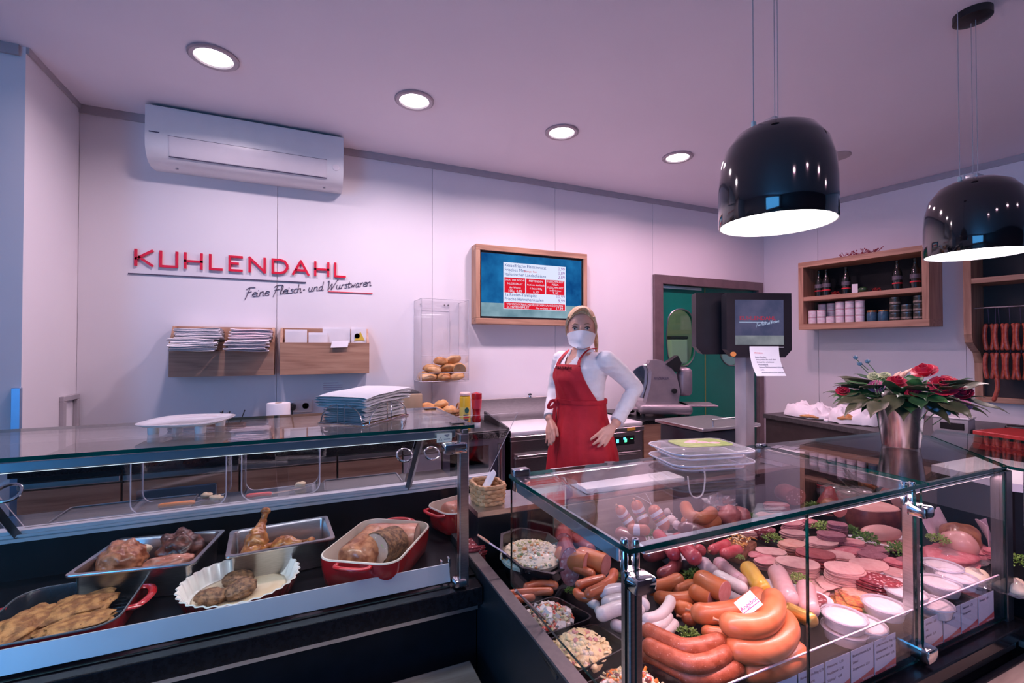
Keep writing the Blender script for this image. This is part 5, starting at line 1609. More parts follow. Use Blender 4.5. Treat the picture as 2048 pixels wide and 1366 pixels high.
def sausage(name, label, px, rpx, z, m, group=None, nib=None, cut=None, label_bands=None, cat='sausage'):
    """px: pixel path of its middle line lying at height z"""
    P = px_pts(px, z)
    r = rpx * depth_at(P[len(P) // 2]) / F_PX
    o = sum(P, Vector()) / len(P)
    o = Vector((o.x, o.y, min(p.z for p in P) - r))
    if not (nib or cut or label_bands):
        mb, _, _ = capsule([p - o for p in P], r)
        return tag(mb.build(name, m, None, 60, loc=o), label, cat, group)
    t = thing(name, label, cat, o, 0, group)
    mb, path, rr = capsule([p - o for p in P], r)
    if cut:
        # cut end: stop the tube flat
        k = next(i for i in range(len(rr) - 1, 0, -1) if rr[i] > 0.97 * r) + 1
        mb = MB()
        mb.tube(path[:k], rr[:k], 18)
        mb.build('skin', m, t, 60)
        tdir = (path[k - 1] - path[k - 3]).normalized()
        q = tdir.to_track_quat('Z', 'Y').to_matrix().to_4x4()
        MB().lathe([(r * 0.97, 0.0), (r * 0.96, 0.0012), (0.0, 0.0012)], 24, M=Matrix.Translation(path[k - 1]) @ q).build('cut_face', cut, t, 30)
    else:
        mb.build('skin', m, t, 60)
    if nib:
        ends = [(path[0], (path[0] - path[2]).normalized())] + ([(path[-1], (path[-1] - path[-3]).normalized())] if nib > 1 and not cut else [])
        for p, d in ends:
            MB().tube([p - d * 0.004, p + d * 0.004, p + d * 0.009, p + d * 0.013], [0.005, 0.0025, 0.0032, 0.005], 8).build('tied_end', mat('tied_skin', (0.45, 0.22, 0.12), 0.4, col2=(0.5, 0.26, 0.15)), t, 60)
    for (a, b, bm_) in (label_bands or []):
        n = len(path)
        i0, i1 = int(a * n), max(int(a * n) + 2, int(b * n))
        MB().tube(path[i0:i1], [x * 1.012 for x in rr[i0:i1]], 18).build('label_band', bm_, t, 60)
    return t


M_FLW = mat('fleischwurst_skin', (0.50, 0.135, 0.045), 0.38, coat=0.15, col2=(0.56, 0.18, 0.07), scale=22)
M_FLW2 = mat('lyoner_skin', (0.56, 0.15, 0.04), 0.38, coat=0.15, col2=(0.62, 0.20, 0.07), scale=22)
M_KRAK = mat('krakauer_skin', (0.28, 0.065, 0.025), 0.42, coat=0.1, col2=(0.38, 0.11, 0.055), scale=45, bump=0.4, bscale=90, spots=[(120, 0.16, (0.56, 0.30, 0.22))])
M_WW = mat('weisswurst_skin', (0.74, 0.66, 0.64), 0.35, coat=0.2, col2=(0.78, 0.71, 0.69), scale=60, bump=0.2)
M_WIEN = mat('wiener_skin', (0.48, 0.11, 0.04), 0.3, coat=0.35, col2=(0.56, 0.17, 0.07), scale=30)
M_PINKCUT = mat('bologna_cut', (0.62, 0.26, 0.24), 0.5, col2=(0.67, 0.32, 0.30), scale=90, spots=[(160, 0.10, (0.78, 0.52, 0.50))])
M_BLOOD = mat('blood_sausage_skin', (0.10, 0.03, 0.035), 0.3, coat=0.4, col2=(0.16, 0.05, 0.055), scale=30)
M_DKRED = mat('dark_red_skin', (0.24, 0.05, 0.05), 0.3, coat=0.4, col2=(0.32, 0.08, 0.08), scale=30)
M_REDW = mat('red_sausage_skin', (0.58, 0.055, 0.075), 0.25, coat=0.5, col2=(0.66, 0.12, 0.13), scale=30)
M_LIVER = mat('liverwurst_skin', (0.58, 0.34, 0.35), 0.3, coat=0.3, col2=(0.64, 0.40, 0.40), scale=40)
M_PALEW = mat('pale_wurst_skin', (0.74, 0.58, 0.58), 0.3, coat=0.3, col2=(0.78, 0.64, 0.64), scale=40)
M_TEE = mat('teewurst_skin', (0.50, 0.10, 0.035), 0.3, coat=0.4, col2=(0.56, 0.15, 0.06), scale=30)
M_GOLD = mat('gold_foil', (0.66, 0.42, 0.12), 0.28, 0.75, col2=(0.6, 0.36, 0.09), scale=20)
M_YELLOWP = mat('yellow_foil', (0.80, 0.50, 0.05), 0.3, coat=0.4, col2=(0.74, 0.42, 0.04), scale=15)
M_LABW = mat('label_white', (0.76, 0.72, 0.76), 0.5, col2=(0.72, 0.68, 0.73))
M_LABB = mat('label_blue', (0.06, 0.06, 0.28), 0.5, col2=(0.08, 0.08, 0.3))
M_LABG = mat('label_green', (0.10, 0.16, 0.06), 0.5, col2=(0.3, 0.22, 0.04), scale=60)
M_BLKTRAY = mat('black_tray_plastic', (0.016, 0.013, 0.015), 0.25, coat=0.3, col2=(0.022, 0.018, 0.02))

# --- fleischwurst rings at the front
G = 'pale orange fleischwurst rings at the front'
sausage('fleischwurst_ring', 'topmost curved orange fleischwurst, beside the Angebot card', [(1438, 1241), (1479, 1253), (1518, 1251), (1543, 1231), (1548, 1205), (1541, 1188)], 23, 0.835, M_FLW, G, nib=1)
sausage('fleischwurst_ring', 'second curved orange fleischwurst, directly under the topmost one', [(1448, 1291), (1501, 1303), (1544, 1296), (1572, 1272), (1574, 1248), (1560, 1232, 0.775)], 23, 0.79, M_FLW, G)
sausage('fleischwurst_ring', 'lowest orange fleischwurst against the front glass', [(1480, 1340), (1533, 1338), (1576, 1322), (1600, 1296)], 24, 0.745, M_FLW, G)
sausage('fleischwurst_ring', 'straight orange fleischwurst behind the Angebot card', [(1381, 1221), (1415, 1228), (1475, 1220), (1508, 1202), (1520, 1186)], 20, 0.80, M_FLW, G, nib=1)
sausage('fleischwurst_ring', 'short orange fleischwurst end poking out above the brown sausages', [(1402, 1262), (1440, 1268), (1470, 1270)], 13, 0.775, M_FLW, G)
G = 'cut and whole lyoner behind the rings'
sausage('lyoner_sausage', 'thick orange lyoner with a round pink cut face', [(1392, 1153), (1425, 1172), (1470, 1194)], 21, 0.815, M_FLW2, G, cut=M_PINKCUT)
sausage('lyoner_sausage', 'obliquely cut orange lyoner end left of the pink cut face', [(1378, 1180), (1405, 1190), (1440, 1204)], 17, 0.79, M_FLW2, G, cut=M_PINKCUT)
sausage('lyoner_sausage', 'orange lyoner running toward the parsley behind the white sausages', [(1292, 1178), (1333, 1170), (1363, 1156)], 14, 0.765, M_FLW2, G)
sausage('lyoner_sausage', 'orange lyoner lying behind the curled white sausage', [(1307, 1193), (1350, 1198), (1392, 1194)], 13, 0.77, M_FLW2, G)
sausage('lyoner_sausage', 'stubby orange lyoner between the white sausages and the straight fleischwurst', [(1347, 1212), (1366, 1218), (1392, 1226)], 15, 0.765, M_FLW2, G)
sausage('lyoner_sausage', 'small reddish sausage tip above the front parsley', [(1363, 1234), (1376, 1238), (1394, 1244)], 11, 0.755, M_WIEN, G, nib=1)
sausage('lyoner_sausage', 'orange sausage sloping below the parsley beside the dark sausages', [(1346, 1185), (1370, 1176), (1392, 1168)], 13, 0.75, M_FLW2, G)
# --- brown krakauer
G = 'brown krakauer sausages at the front'
sausage('krakauer_sausage', 'upper brown krakauer in front of the parsley', [(1284, 1256), (1329, 1278), (1372, 1295), (1415, 1289), (1448, 1278)], 17, 0.80, M_KRAK, G)
sausage('krakauer_sausage', 'middle brown krakauer of the three at the front', [(1286, 1286), (1329, 1308), (1383, 1328), (1426, 1321), (1458, 1300)], 18, 0.785, M_KRAK, G)
sausage('krakauer_sausage', 'lowest brown krakauer, nearest the front glass', [(1284, 1300), (1329, 1330), (1383, 1352), (1436, 1352), (1480, 1328)], 20, 0.755, M_KRAK, G)
# --- weisswurst
G = 'white weisswurst pile'
for lab, px, rp_, z in (('white sausage at the rear top of the pale pile', [(1199, 1187), (1245, 1180), (1292, 1196)], 13, 0.80), ('second white sausage from the rear of the pale pile', [(1205, 1210), (1245, 1200), (1300, 1214)], 13, 0.795),
                        ('plump white sausage in the middle of the pale pile', [(1195, 1233), (1240, 1216), (1290, 1222)], 14, 0.79), ('short white sausage end at the left of the pale pile', [(1176, 1200), (1186, 1207), (1200, 1214)], 9, 0.77),
                        ('curled white sausage bending upward at the right of the pale pile', [(1285, 1240), (1318, 1232), (1338, 1210), (1341, 1196)], 11, 0.79), ('long white sausage below the curled one', [(1282, 1252), (1318, 1252), (1340, 1230)], 11, 0.775),
                        ('white sausage touching the front parsley', [(1300, 1268), (1332, 1262), (1352, 1244)], 11, 0.76), ('lowest white sausage beside the pasta salad', [(1222, 1246), (1240, 1254), (1270, 1262)], 12, 0.755),
                        ('tiny white sausage tip under the left pile', [(1190, 1218), (1198, 1222), (1210, 1228)], 8, 0.765)):
    sausage('weisswurst', lab, px, rp_, z, M_WW, G)
# --- bockwurst
G = 'bockwurst bundle'
for lab, px, rp_, z in (('orange bockwurst nearest the head cheese', [(1146, 1134), (1165, 1141), (1190, 1150)], 9, 0.80), ('straight bockwurst lying across the bundle', [(1152, 1172), (1180, 1163), (1212, 1156)], 9, 0.795),
                        ('bockwurst at the top right leaning on the pink cut face', [(1171, 1190), (1206, 1174), (1224, 1158), (1229, 1142)], 10, 0.81), ('lower bockwurst curving round the bundle', [(1152, 1180), (1160, 1192), (1185, 1196), (1215, 1184)], 9, 0.78)):
    sausage('bockwurst', lab, px, rp_, z, M_WIEN, G)
G = 'wieners beside the feta salad'
for lab, px, rp_, z in (('long thin wiener at the rear of the row', [(1047, 1176), (1082, 1168), (1117, 1172)], 8, 0.765), ('long thin wiener in the middle of the row', [(1004, 1190), (1058, 1184), (1107, 1183)], 8, 0.76),
                        ('thin wiener nearest the feta salad', [(1006, 1200), (1040, 1198), (1070, 1193)], 8, 0.75), ('thin wiener half hidden under the salad bowl', [(1060, 1168), (1085, 1162), (1105, 1164)], 8, 0.755)):
    sausage('wiener_sausage', lab, px, rp_, z, M_WIEN, G)
# --- spreadable sausages with labels, in the rear left
LB = [(0.18, 0.38, M_LABW), (0.44, 0.50, M_LABB), (0.55, 0.64, M_LABG), (0.66, 0.86, M_LABW)]
G = 'labelled teewurst in the white bowl'
wb_c = at(1290, 1052, 0.775)
bowl_n = [0]


def oval_bowl(label, c, rx, ry, h, rotz, m=None):
    t = thing('white_bowl', label, 'bowl', c, rotz, 'white oval bowls')
    prof = [(0.55, 0.0), (0.75, 0.006), (0.97, h - 0.003), (1.0, h), (0.985, h + 0.001), (0.955, h - 0.002), (0.73, 0.010), (0.4, 0.006), (0.0, 0.006)]
    MB().lathe(prof, 40, sx=rx, sy=ry).build('bowl_body', m or mat('bowl_porcelain', (0.80, 0.76, 0.80), 0.15, coat=0.4, col2=(0.78, 0.74, 0.78)), t, 50)
    return t


oval_bowl('white bowl under the labelled teewurst at the rear left', Vector((wb_c.x, wb_c.y, DKT)), 0.10, 0.08, 0.05, 0.2)
sausage('teewurst', 'labelled teewurst at the left of the bowl', [(1236, 1014, 0.87), (1249, 1032), (1266, 1056, 0.79)], 11, 0.83, M_TEE, G, nib=1, label_bands=LB)
sausage('teewurst', 'labelled teewurst standing tallest in the bowl', [(1270, 1002, 0.89), (1280, 1026), (1294, 1052, 0.80)], 12, 0.84, M_TEE, G, nib=1, label_bands=LB)
sausage('teewurst', 'labelled teewurst at the right of the bowl, string on its end', [(1302, 1011, 0.88), (1318, 1035), (1335, 1060, 0.80)], 13, 0.84, M_TEE, G, nib=1, label_bands=LB)
sausage('teewurst', 'labelled teewurst lying in front of the bowl by the parsley', [(1255, 1056), (1275, 1060), (1300, 1060)], 11, 0.83, M_TEE, G, label_bands=[(0.25, 0.55, M_LABW)])
sp = at(1303, 1009, 0.885)
for k, (dx, dy) in enumerate(((-34, -18), (-12, -22))):
    e = at(1303 + dx, 1009 + dy, 0.915)
    tag(MB().tube(curve_pts([Vector((0, 0, 0)), (e - sp) * 0.5 + Vector((0, 0, 0.004)), e - sp], 8), 0.0008, 5).build('sausage_string', M_LABW, None, 60, loc=sp), ['left white string tied to the right teewurst', 'upright white string tied to the right teewurst'][k], 'string', 'teewurst strings')
for k, (x, y, rp_, lb) in enumerate(((1331, 1023, 10, 'upper pale round sausage beside the teewurst'), (1343, 1040, 10, 'middle pale round sausage beside the teewurst'), (1354, 1050, 9, 'lower pale round sausage beside the teewurst'), (1373, 1050, 8, 'white labelled round end between the rings and the dark sausage'))):
    p = at(x, y, 0.80)
    r = rp_ * depth_at(p) / F_PX
    t = thing('round_sausage', lb, 'sausage', p - Vector((0, 0, r)), 0, 'pale round sausages')
    MB().blob((0, 0, r), (r, r, r * 0.95), k, 0.05, 1, 16, 12).build('skin', M_PALEW, t, 180)
    MB().tube([(0, 0, 1.9 * r), (0, 0, 2.15 * r), (0, 0, 2.4 * r)], [0.003, 0.0015, 0.003], 8).build('tied_end', M_LABW, t, 60)
G = 'fleischwurst rings at the rear'
sausage('fleischwurst_ring', 'upper U-shaped fleischwurst ring at the rear', [(1370, 1010), (1380, 1030), (1405, 1037), (1427, 1022)], 13, 0.83, M_FLW, G)
sausage('fleischwurst_ring', 'lower wide fleischwurst ring at the rear', [(1364, 1040), (1400, 1050), (1438, 1040)], 12, 0.80, M_FLW, G)
G = 'dark blood sausages'
sausage('blood_sausage', 'long black blood sausage in front of the rear rings', [(1355, 1056), (1391, 1063), (1424, 1080)], 15, 0.80, M_BLOOD, G)
sausage('blood_sausage', 'dark red thick sausage just behind the chrome clamp', [(1288, 1112), (1315, 1106), (1338, 1098)], 14, 0.785, M_DKRED, G)
sausage('blood_sausage', 'dark purple ring hanging round behind the chrome clamp', [(1318, 1152), (1345, 1138), (1352, 1118), (1340, 1105)], 12, 0.765, M_DKRED, G)
sausage('blood_sausage', 'dark red log at the rear left below the teewurst', [(1232, 1063), (1258, 1072), (1290, 1084)], 13, 0.79, M_DKRED, G)
sausage('blood_sausage', 'brown dark log under the left glass edge', [(1138, 1072), (1160, 1086), (1186, 1104)], 12, 0.785, M_DKRED, G)
rb = at(1355, 1100, 0.74)
oval_bowl('white bowl holding the glossy red sausages', Vector((rb.x, rb.y, DKT)), 0.085, 0.12, 0.055, math.radians(-30))
G = 'glossy red mettwurst'
sausage('red_mettwurst', 'glossy red sausage at the left in the white bowl', [(1314, 1066), (1332, 1088), (1352, 1114)], 13, 0.80, M_REDW, G)
sausage('red_mettwurst', 'glossy red sausage at the right in the white bowl, a pale stripe along it', [(1352, 1074), (1372, 1096), (1394, 1122)], 15, 0.815, M_REDW, G)
sausage('red_mettwurst', 'short red sausage end right of the white bowl', [(1388, 1097), (1398, 1100), (1412, 1104)], 12, 0.785, M_REDW, G)
sausage('red_mettwurst', 'curved red sausage tied with a clip beside the mushroom pate', [(1420, 1102), (1434, 1096), (1458, 1086)], 10, 0.78, M_REDW, G, nib=1)
sausage('red_mettwurst', 'mottled red sausage in front of the mushroom pate', [(1443, 1110), (1462, 1104), (1482, 1098)], 11, 0.775, M_REDW, G)
# --- long white oval dish with wrapped sausages
db = at(1522, 1200, 0.72)
oval_bowl('long white oval dish under the liver sausages and the golden sausage', Vector((db.x, db.y, DKT)), 0.195, 0.095, 0.045, math.radians(-38))
G = 'liver sausages in the long white dish'
sausage('liver_sausage', 'pale sausage at the far left of the long white dish', [(1404, 1122), (1415, 1136), (1432, 1150)], 14, 0.79, M_PALEW, G, nib=1)
sausage('liver_sausage', 'long white sausage sloping behind the Angebot card', [(1428, 1148), (1455, 1162), (1494, 1182)], 13, 0.80, M_WW, G)
sausage('liver_sausage', 'pale pink sausage with red printed lines', [(1434, 1122), (1460, 1146), (1494, 1174)], 14, 0.785, M_LIVER, G, label_bands=[(0.2, 0.32, mat('pink_print', (0.68, 0.36, 0.42), 0.4, col2=(0.72, 0.44, 0.48), scale=120)), (0.72, 0.86, mat('pink_print', (0.68, 0.36, 0.42), 0.4))])
yb2 = sausage('liver_sausage', 'yellow wrapped liver sausage with dark lettering', [(1492, 1132), (1508, 1154), (1528, 1184)], 17, 0.80, M_YELLOWP, G, label_bands=[(0.0, 0.001, M_YELLOWP)])
sausage('liver_sausage', 'upright pink sausage right of the yellow wrapped one', [(1552, 1140), (1564, 1168), (1580, 1206)], 19, 0.795, M_LIVER, G, nib=1)
sausage('liver_sausage', 'greyish pink sausage at the right of the dish, cut flat', [(1611, 1170), (1614, 1195), (1620, 1226)], 18, 0.785, M_LIVER, G)
sausage('liver_sausage', 'shiny golden foil sausage at the right end of the dish', [(1566, 1214), (1600, 1230), (1636, 1246)], 15, 0.785, M_GOLD, G, nib=1)
# lettering on the yellow wrapper
yp = at(1512, 1158, 0.80)
fwd = (Vector((0, 0, EYE)) - yp).normalized()
rgt = Vector((0.92, 0.30, 0.10))
rgt = (rgt - fwd * rgt.dot(fwd)).normalized()
upv = fwd.cross(rgt)
for k, s_ in enumerate(('KALBFL.', 'LEBERWURST')):
    q = yp + fwd * 0.0235 - upv * (0.009 * k) + upv * 0.002
    Mx = Matrix(((rgt.x, upv.x, fwd.x, q.x), (rgt.y, upv.y, fwd.y, q.y), (rgt.z, upv.z, fwd.z, q.z), (0, 0, 0, 1)))
    text_mesh('wrapper_text', s_, 0.0085, M_INK, yb2, Matrix.Translation(-Vector(yb2.location)) @ Mx, 'CENTER', 0.0002)
# Angebot card
ap = [at(1474, 1206, 0.865), at(1503, 1178, 0.895), at(1522, 1212, 0.875), at(1487, 1234, 0.845)]
ac_ = sum(ap, Vector()) / 4
ang = thing('offer_card', 'small white card reading Angebot stuck among the orange sausages', 'price card', (ac_.x, ac_.y, ac_.z - 0.05))
ux = (ap[1] - ap[0] + ap[2] - ap[3]).normalized()
uz = ((ap[0] - ap[3]) + (ap[1] - ap[2]))
uz = (uz - ux * uz.dot(ux)).normalized()
un = ux.cross(uz)
un = un if un.dot(Vector((0, 0, EYE)) - ac_) > 0 else -un
Mx = Matrix(((ux.x, uz.x, un.x, 0), (ux.y, uz.y, un.y, 0), (ux.z, uz.z, un.z, 0.05), (0, 0, 0, 1)))
MB().box(-0.026, 0.026, -0.021, 0.021, -0.0008, 0.0, M=Mx).build('card', M_PAPER, ang)
text_mesh('card_text', 'Angebot', 0.0145, mat('magenta_ink', (0.50, 0.02, 0.20), 0.5, col2=(0.52, 0.03, 0.22)), ang, Mx @ Matrix.Translation((0.0, -0.006, 0.0004)), 'CENTER', 0.0002)
MB().box(-0.025, 0.025, -0.0115, -0.0100, 0.0, 0.0006, M=Mx).build('card_underline', mat('magenta_ink', (0.50, 0.02, 0.20)), ang)
MB().tube([(0, 0, 0.035), (0, 0, -0.03)], 0.0014, 6).build('card_pin', M_CHROME, ang)

# --- parsley
M_PARS = mat('parsley', (0.05, 0.13, 0.015), 0.5, col2=(0.20, 0.34, 0.06), scale=60)
M_LETT = mat('lettuce', (0.22, 0.36, 0.06), 0.45, col2=(0.42, 0.52, 0.16), scale=40)


def parsley_mesh(seed, n=150):
    r = random.Random(seed)
    m = MB()
    for k in range(n):
        th, ph = math.acos(r.uniform(-0.1, 1)), r.uniform(0, 2 * PI)
        d = Vector((math.sin(th) * math.cos(ph), math.sin(th) * math.sin(ph), math.cos(th) * 0.75))
        p = d * r.uniform(0.55, 1.0)
        u = Vector((r.uniform(-1, 1), r.uniform(-1, 1), r.uniform(-1, 1))).normalized()
        w = d.cross(u)
        w = w.normalized() if w.length > 1e-3 else Vector((1, 0, 0))
        s = r.uniform(0.13, 0.24)
        v2 = (d + u * 0.6).normalized()
        c = d * 0.12
        m.add([p - w * s * 0.7, p + v2 * s * 0.4 - w * s * 0.2 + c, p + v2 * s, p + v2 * s * 0.4 + w * s * 0.3 - c, p + w * s * 0.7, p - v2 * s * 0.5 + c],
              [(0, 1, 5), (1, 2, 3), (1, 3, 5), (3, 4, 5)])
    for k in range(8):
        a = 2 * PI * k / 8
        m.tube([(0, 0, 0), (0.5 * math.cos(a), 0.5 * math.sin(a), 0.45)], 0.035, 4)
    return m


pm = []
for k in range(3):
    o = parsley_mesh(k).build('parsley_sprig', M_PARS if k < 2 else M_LETT, None)
    pm.append(o.data)
    bpy.data.objects.remove(o)
for k, (x, y, rp_, z, kd, lb) in enumerate(((1303, 1066, 17, 0.80, 0, 'parsley sprig in front of the labelled teewurst'), (1388, 1146, 24, 0.77, 1, 'parsley sprig between the red sausages and the orange lyoner'), (1376, 1264, 24, 0.775, 0, 'parsley sprig at the front between white and brown sausages'),
                                      (1600, 1154, 20, 0.77, 2, 'pale green parsley beside the upright pink sausage'), (1545, 1072, 18, 0.755, 2, 'parsley between the dark salami and the pale slices'), (1648, 1050, 22, 0.765, 2, 'light green parsley behind the sliced stacks'),
                                      (1700, 1055, 16, 0.77, 1, 'parsley sprig in front of the big ham block'), (1732, 1072, 22, 0.765, 1, 'large dark parsley sprig near the steel post'), (1800, 1094, 24, 0.76, 1, 'parsley sprig just left of the tall steel post'),
                                      (1500, 1030, 15, 0.765, 0, 'parsley sprig beside the ham in foil'), (1140, 1178, 11, 0.76, 1, 'tiny parsley sprig between wieners and bockwurst'), (1876, 1074, 18, 0.78, 2, 'green sprig under the roast ham right of the steel post'),
                                      (2040, 1118, 22, 0.76, 1, 'parsley sprig at the far right edge'), (1625, 1010, 18, 0.78, 0, 'dark parsley beside the coarse salami end'), (1238, 1150, 12, 0.78, 1, 'parsley tuft behind the steel post near the bockwurst'), (1480, 1112, 9, 0.77, 2, 'small parsley tuft beside the mottled red sausage'))):
    p = at(x, y, z)
    s = rp_ * depth_at(p) / F_PX
    o = link('parsley_sprig', pm[kd], None, p - Vector((0, 0, s * 0.35)), (0, 0, k * 1.3))
    o.scale = (s, s, s * 0.9)
    tag(o, lb, 'parsley', 'parsley garnish')

# --- sliced meat stacks
M_SL = dict(
    pale=mat('slice_pale', (0.60, 0.31, 0.29), 0.45, col2=(0.66, 0.38, 0.35), scale=60, spots=[(90, 0.10, (0.62, 0.34, 0.30))]),
    pink=mat('slice_pink', (0.58, 0.20, 0.22), 0.45, col2=(0.65, 0.29, 0.29), scale=40),
    peach=mat('slice_peach', (0.64, 0.29, 0.22), 0.45, col2=(0.69, 0.37, 0.29), scale=60, spots=[(80, 0.12, (0.60, 0.16, 0.12))]),
    red=mat('slice_red', (0.28, 0.05, 0.055), 0.4, col2=(0.36, 0.085, 0.085), scale=60, spots=[(140, 0.10, (0.62, 0.34, 0.32))]),
    salami=mat('slice_salami', (0.20, 0.028, 0.036), 0.35, col2=(0.26, 0.045, 0.055), scale=60, spots=[(75, 0.30, (0.66, 0.42, 0.42))]),
    purple=mat('slice_purple', (0.28, 0.095, 0.125), 0.4, col2=(0.35, 0.14, 0.17), scale=60, spots=[(130, 0.16, (0.64, 0.42, 0.42))]),
    grey=mat('slice_grey', (0.46, 0.25, 0.24), 0.45, col2=(0.52, 0.31, 0.29), scale=60),
    rose=mat('slice_rose', (0.50, 0.125, 0.15), 0.4, col2=(0.58, 0.20, 0.22), scale=50, spots=[(60, 0.14, (0.74, 0.50, 0.48))]))
M_RIND = mat('slice_rind', (0.46, 0.22, 0.18), 0.45, col2=(0.52, 0.28, 0.24))


def slice_stack(label, x, y, wpx, n, kind, ztop=0.75, th=0.0042, asp=0.72, rotz=0.0, fan=0.0, seed=1, tilt=0.0):
    p = at(x, y, ztop)
    rx = wpx / 2 * depth_at(p) / F_PX
    zb = max(DKT, ztop - n * th)
    t = thing('sliced_sausage_stack', label, 'sliced meat', (p.x, p.y, zb), rotz, 'stacks of sliced cold meat', (tilt, 0, rotz))
    r = random.Random(seed)
    mb = MB().lathe([(0.985, 0.0), (1.0, th * 0.3), (1.0, th * 0.62), (0.985, th * 0.9), (0.0, th * 0.92)], 30, sx=rx, sy=rx * asp)
    # wavy slice
    for i, v in enumerate(mb.v):
        mb.v[i] = v + Vector((0, 0, 0.0012 * math.sin(3 * math.atan2(v.y, v.x) + seed) * min(1, v.xy.length / rx)))
    me = None
    for k in range(n):
        loc = (r.uniform(-0.004, 0.004) + fan * k, r.uniform(-0.003, 0.003), k * th)
        rot = (r.uniform(-0.02, 0.02), r.uniform(-0.02, 0.02), r.uniform(-0.15, 0.15))
        if me is None:
            o = mb.build('slice', M_SL[kind], t, 40, loc=loc, rot=rot)
            me = o.data
        else:
            link('slice', me, t, loc, rot)
    return t


ST = [('flat pale sausage slices left of the dark red stack', 1542, 1101, 58, 6, 'pale', 0.735, 0.55), ('tall stack of pale mortadella slices behind the pink sausages', 1594, 1123, 80, 12, 'pale', 0.765, 0.6),
      ('dark liver-red slices, a spread stack crossing the pane joint', 1632, 1106, 72, 11, 'red', 0.765, 0.62), ('pale speckled slices in the second row, beside the pane joint', 1640, 1082, 64, 8, 'pale', 0.755, 0.6),
      ('peach slices with red specks in the second row', 1586, 1086, 58, 8, 'peach', 0.75, 0.55), ('pale slices in the third row behind the peach ones', 1588, 1064, 52, 7, 'pale', 0.75, 0.5),
      ('purple-grey slice stack in the third row', 1660, 1067, 52, 10, 'purple', 0.775, 0.55), ('tall round stack of light pink slices at the front of the rows', 1689, 1135, 74, 14, 'pale', 0.775, 0.66),
      ('light pink oval slices right of the tall round stack', 1738, 1128, 74, 9, 'pale', 0.76, 0.62), ('dark salami stack with white fat flecks at the front', 1750, 1157, 76, 12, 'salami', 0.765, 0.66),
      ('grey-brown slice stack beside the steel post', 1790, 1143, 54, 7, 'grey', 0.755, 0.66), ('purple slices in the middle of the right rows', 1745, 1108, 56, 7, 'purple', 0.75, 0.6),
      ('bright pink slices behind the light oval ones', 1694, 1100, 58, 6, 'rose', 0.745, 0.55), ('pink slices with rind beside the light parsley', 1702, 1081, 46, 7, 'pink', 0.755, 0.6),
      ('pale slices between the dark red stack and the pink ones', 1676, 1108, 56, 7, 'pale', 0.75, 0.6), ('fanned purple salami below the large dark parsley', 1742, 1094, 66, 5, 'purple', 0.745, 0.5),
      ('red salami slices beside the parsley by the post', 1790, 1121, 42, 6, 'rose', 0.75, 0.66), ('pale slices at the rear beside the ham in foil', 1526, 1028, 36, 5, 'pale', 0.765, 0.6),
      ('second group of pale slices at the rear', 1552, 1030, 34, 5, 'pale', 0.765, 0.6), ('deep red slice stack at the rear centre', 1553, 1008, 48, 6, 'red', 0.79, 0.55),
      ('dark mottled salami slices at the left of the third row', 1530, 1058, 40, 8, 'salami', 0.765, 0.6), ('pink slices below the glass edge in the rear row', 1585, 1045, 44, 6, 'pink', 0.765, 0.55),
      ('rosy ham slices in the rear row beside the light parsley', 1612, 1040, 44, 5, 'rose', 0.765, 0.55), ('dark purple slices under the steel post', 1818, 1120, 44, 6, 'purple', 0.75, 0.6),
      ('pale pink slices behind the mushroom pate', 1494, 1060, 50, 5, 'pale', 0.755, 0.5), ('pink slice stack near the lower left of the rows', 1536, 1120, 56, 5, 'pink', 0.735, 0.5),
      ('mauve salami roll slices behind the light parsley', 1674, 1046, 34, 10, 'purple', 0.79, 0.8), ('rosy slices far right behind the round post', 1990, 1100, 44, 6, 'rose', 0.75, 0.6)]
for k, (lb, x, y, w, n, kd, zt, asp) in enumerate(ST):
    slice_stack(lb, x, y, w, n, kd, zt, 0.0046, asp + 0.12, math.radians(-24 + (k * 37) % 30 - 15), 0.0006 if k % 3 == 0 else 0.0, k)


def slice_pile(label, x, y, wpx, kind, z=0.72, seed=1, n=5):
    """loosely overlapping flat slices"""
    p = at(x, y, z)
    rx = wpx / 2 * depth_at(p) / F_PX
    t = thing('ham_slice_pile', label, 'sliced meat', (p.x, p.y, DKT), 0.2, 'loose ham slices')
    r = random.Random(seed)
    for k in range(n):
        ox, oy = r.uniform(-0.5, 0.5) * rx, r.uniform(-0.3, 0.3) * rx

        def fn(u, v, k=k, ox=ox, oy=oy, ph=r.uniform(0, 6)):
            a, q = 2 * PI * u, 0.02 + 0.98 * v
            rr_ = rx * 0.72 * q * (1 + 0.12 * math.sin(3 * a + ph))
            return (ox + rr_ * math.cos(a), oy + rr_ * 0.75 * math.sin(a), 0.006 + 0.006 * k + 0.003 * math.sin(4 * a + ph) * q)
        MB().grid(fn, 26, 5, thick=0.002).build('slice', M_SL[kind], t, 60)
    return t


slice_pile('loose pale pink ham slices in front of the tall round stack', 1652, 1164, 84, 'pale', 0.74, 3)
slice_pile('loose mottled ham slices beside the aspic', 1708, 1180, 84, 'peach', 0.735, 5)
slice_pile('thin rosy ham slices spread at the left of the rows', 1534, 1112, 70, 'rose', 0.725, 8)
slice_pile('wrapped rosy ham slices right of the tall steel post', 1905, 1085, 110, 'rose', 0.76, 12, 6)
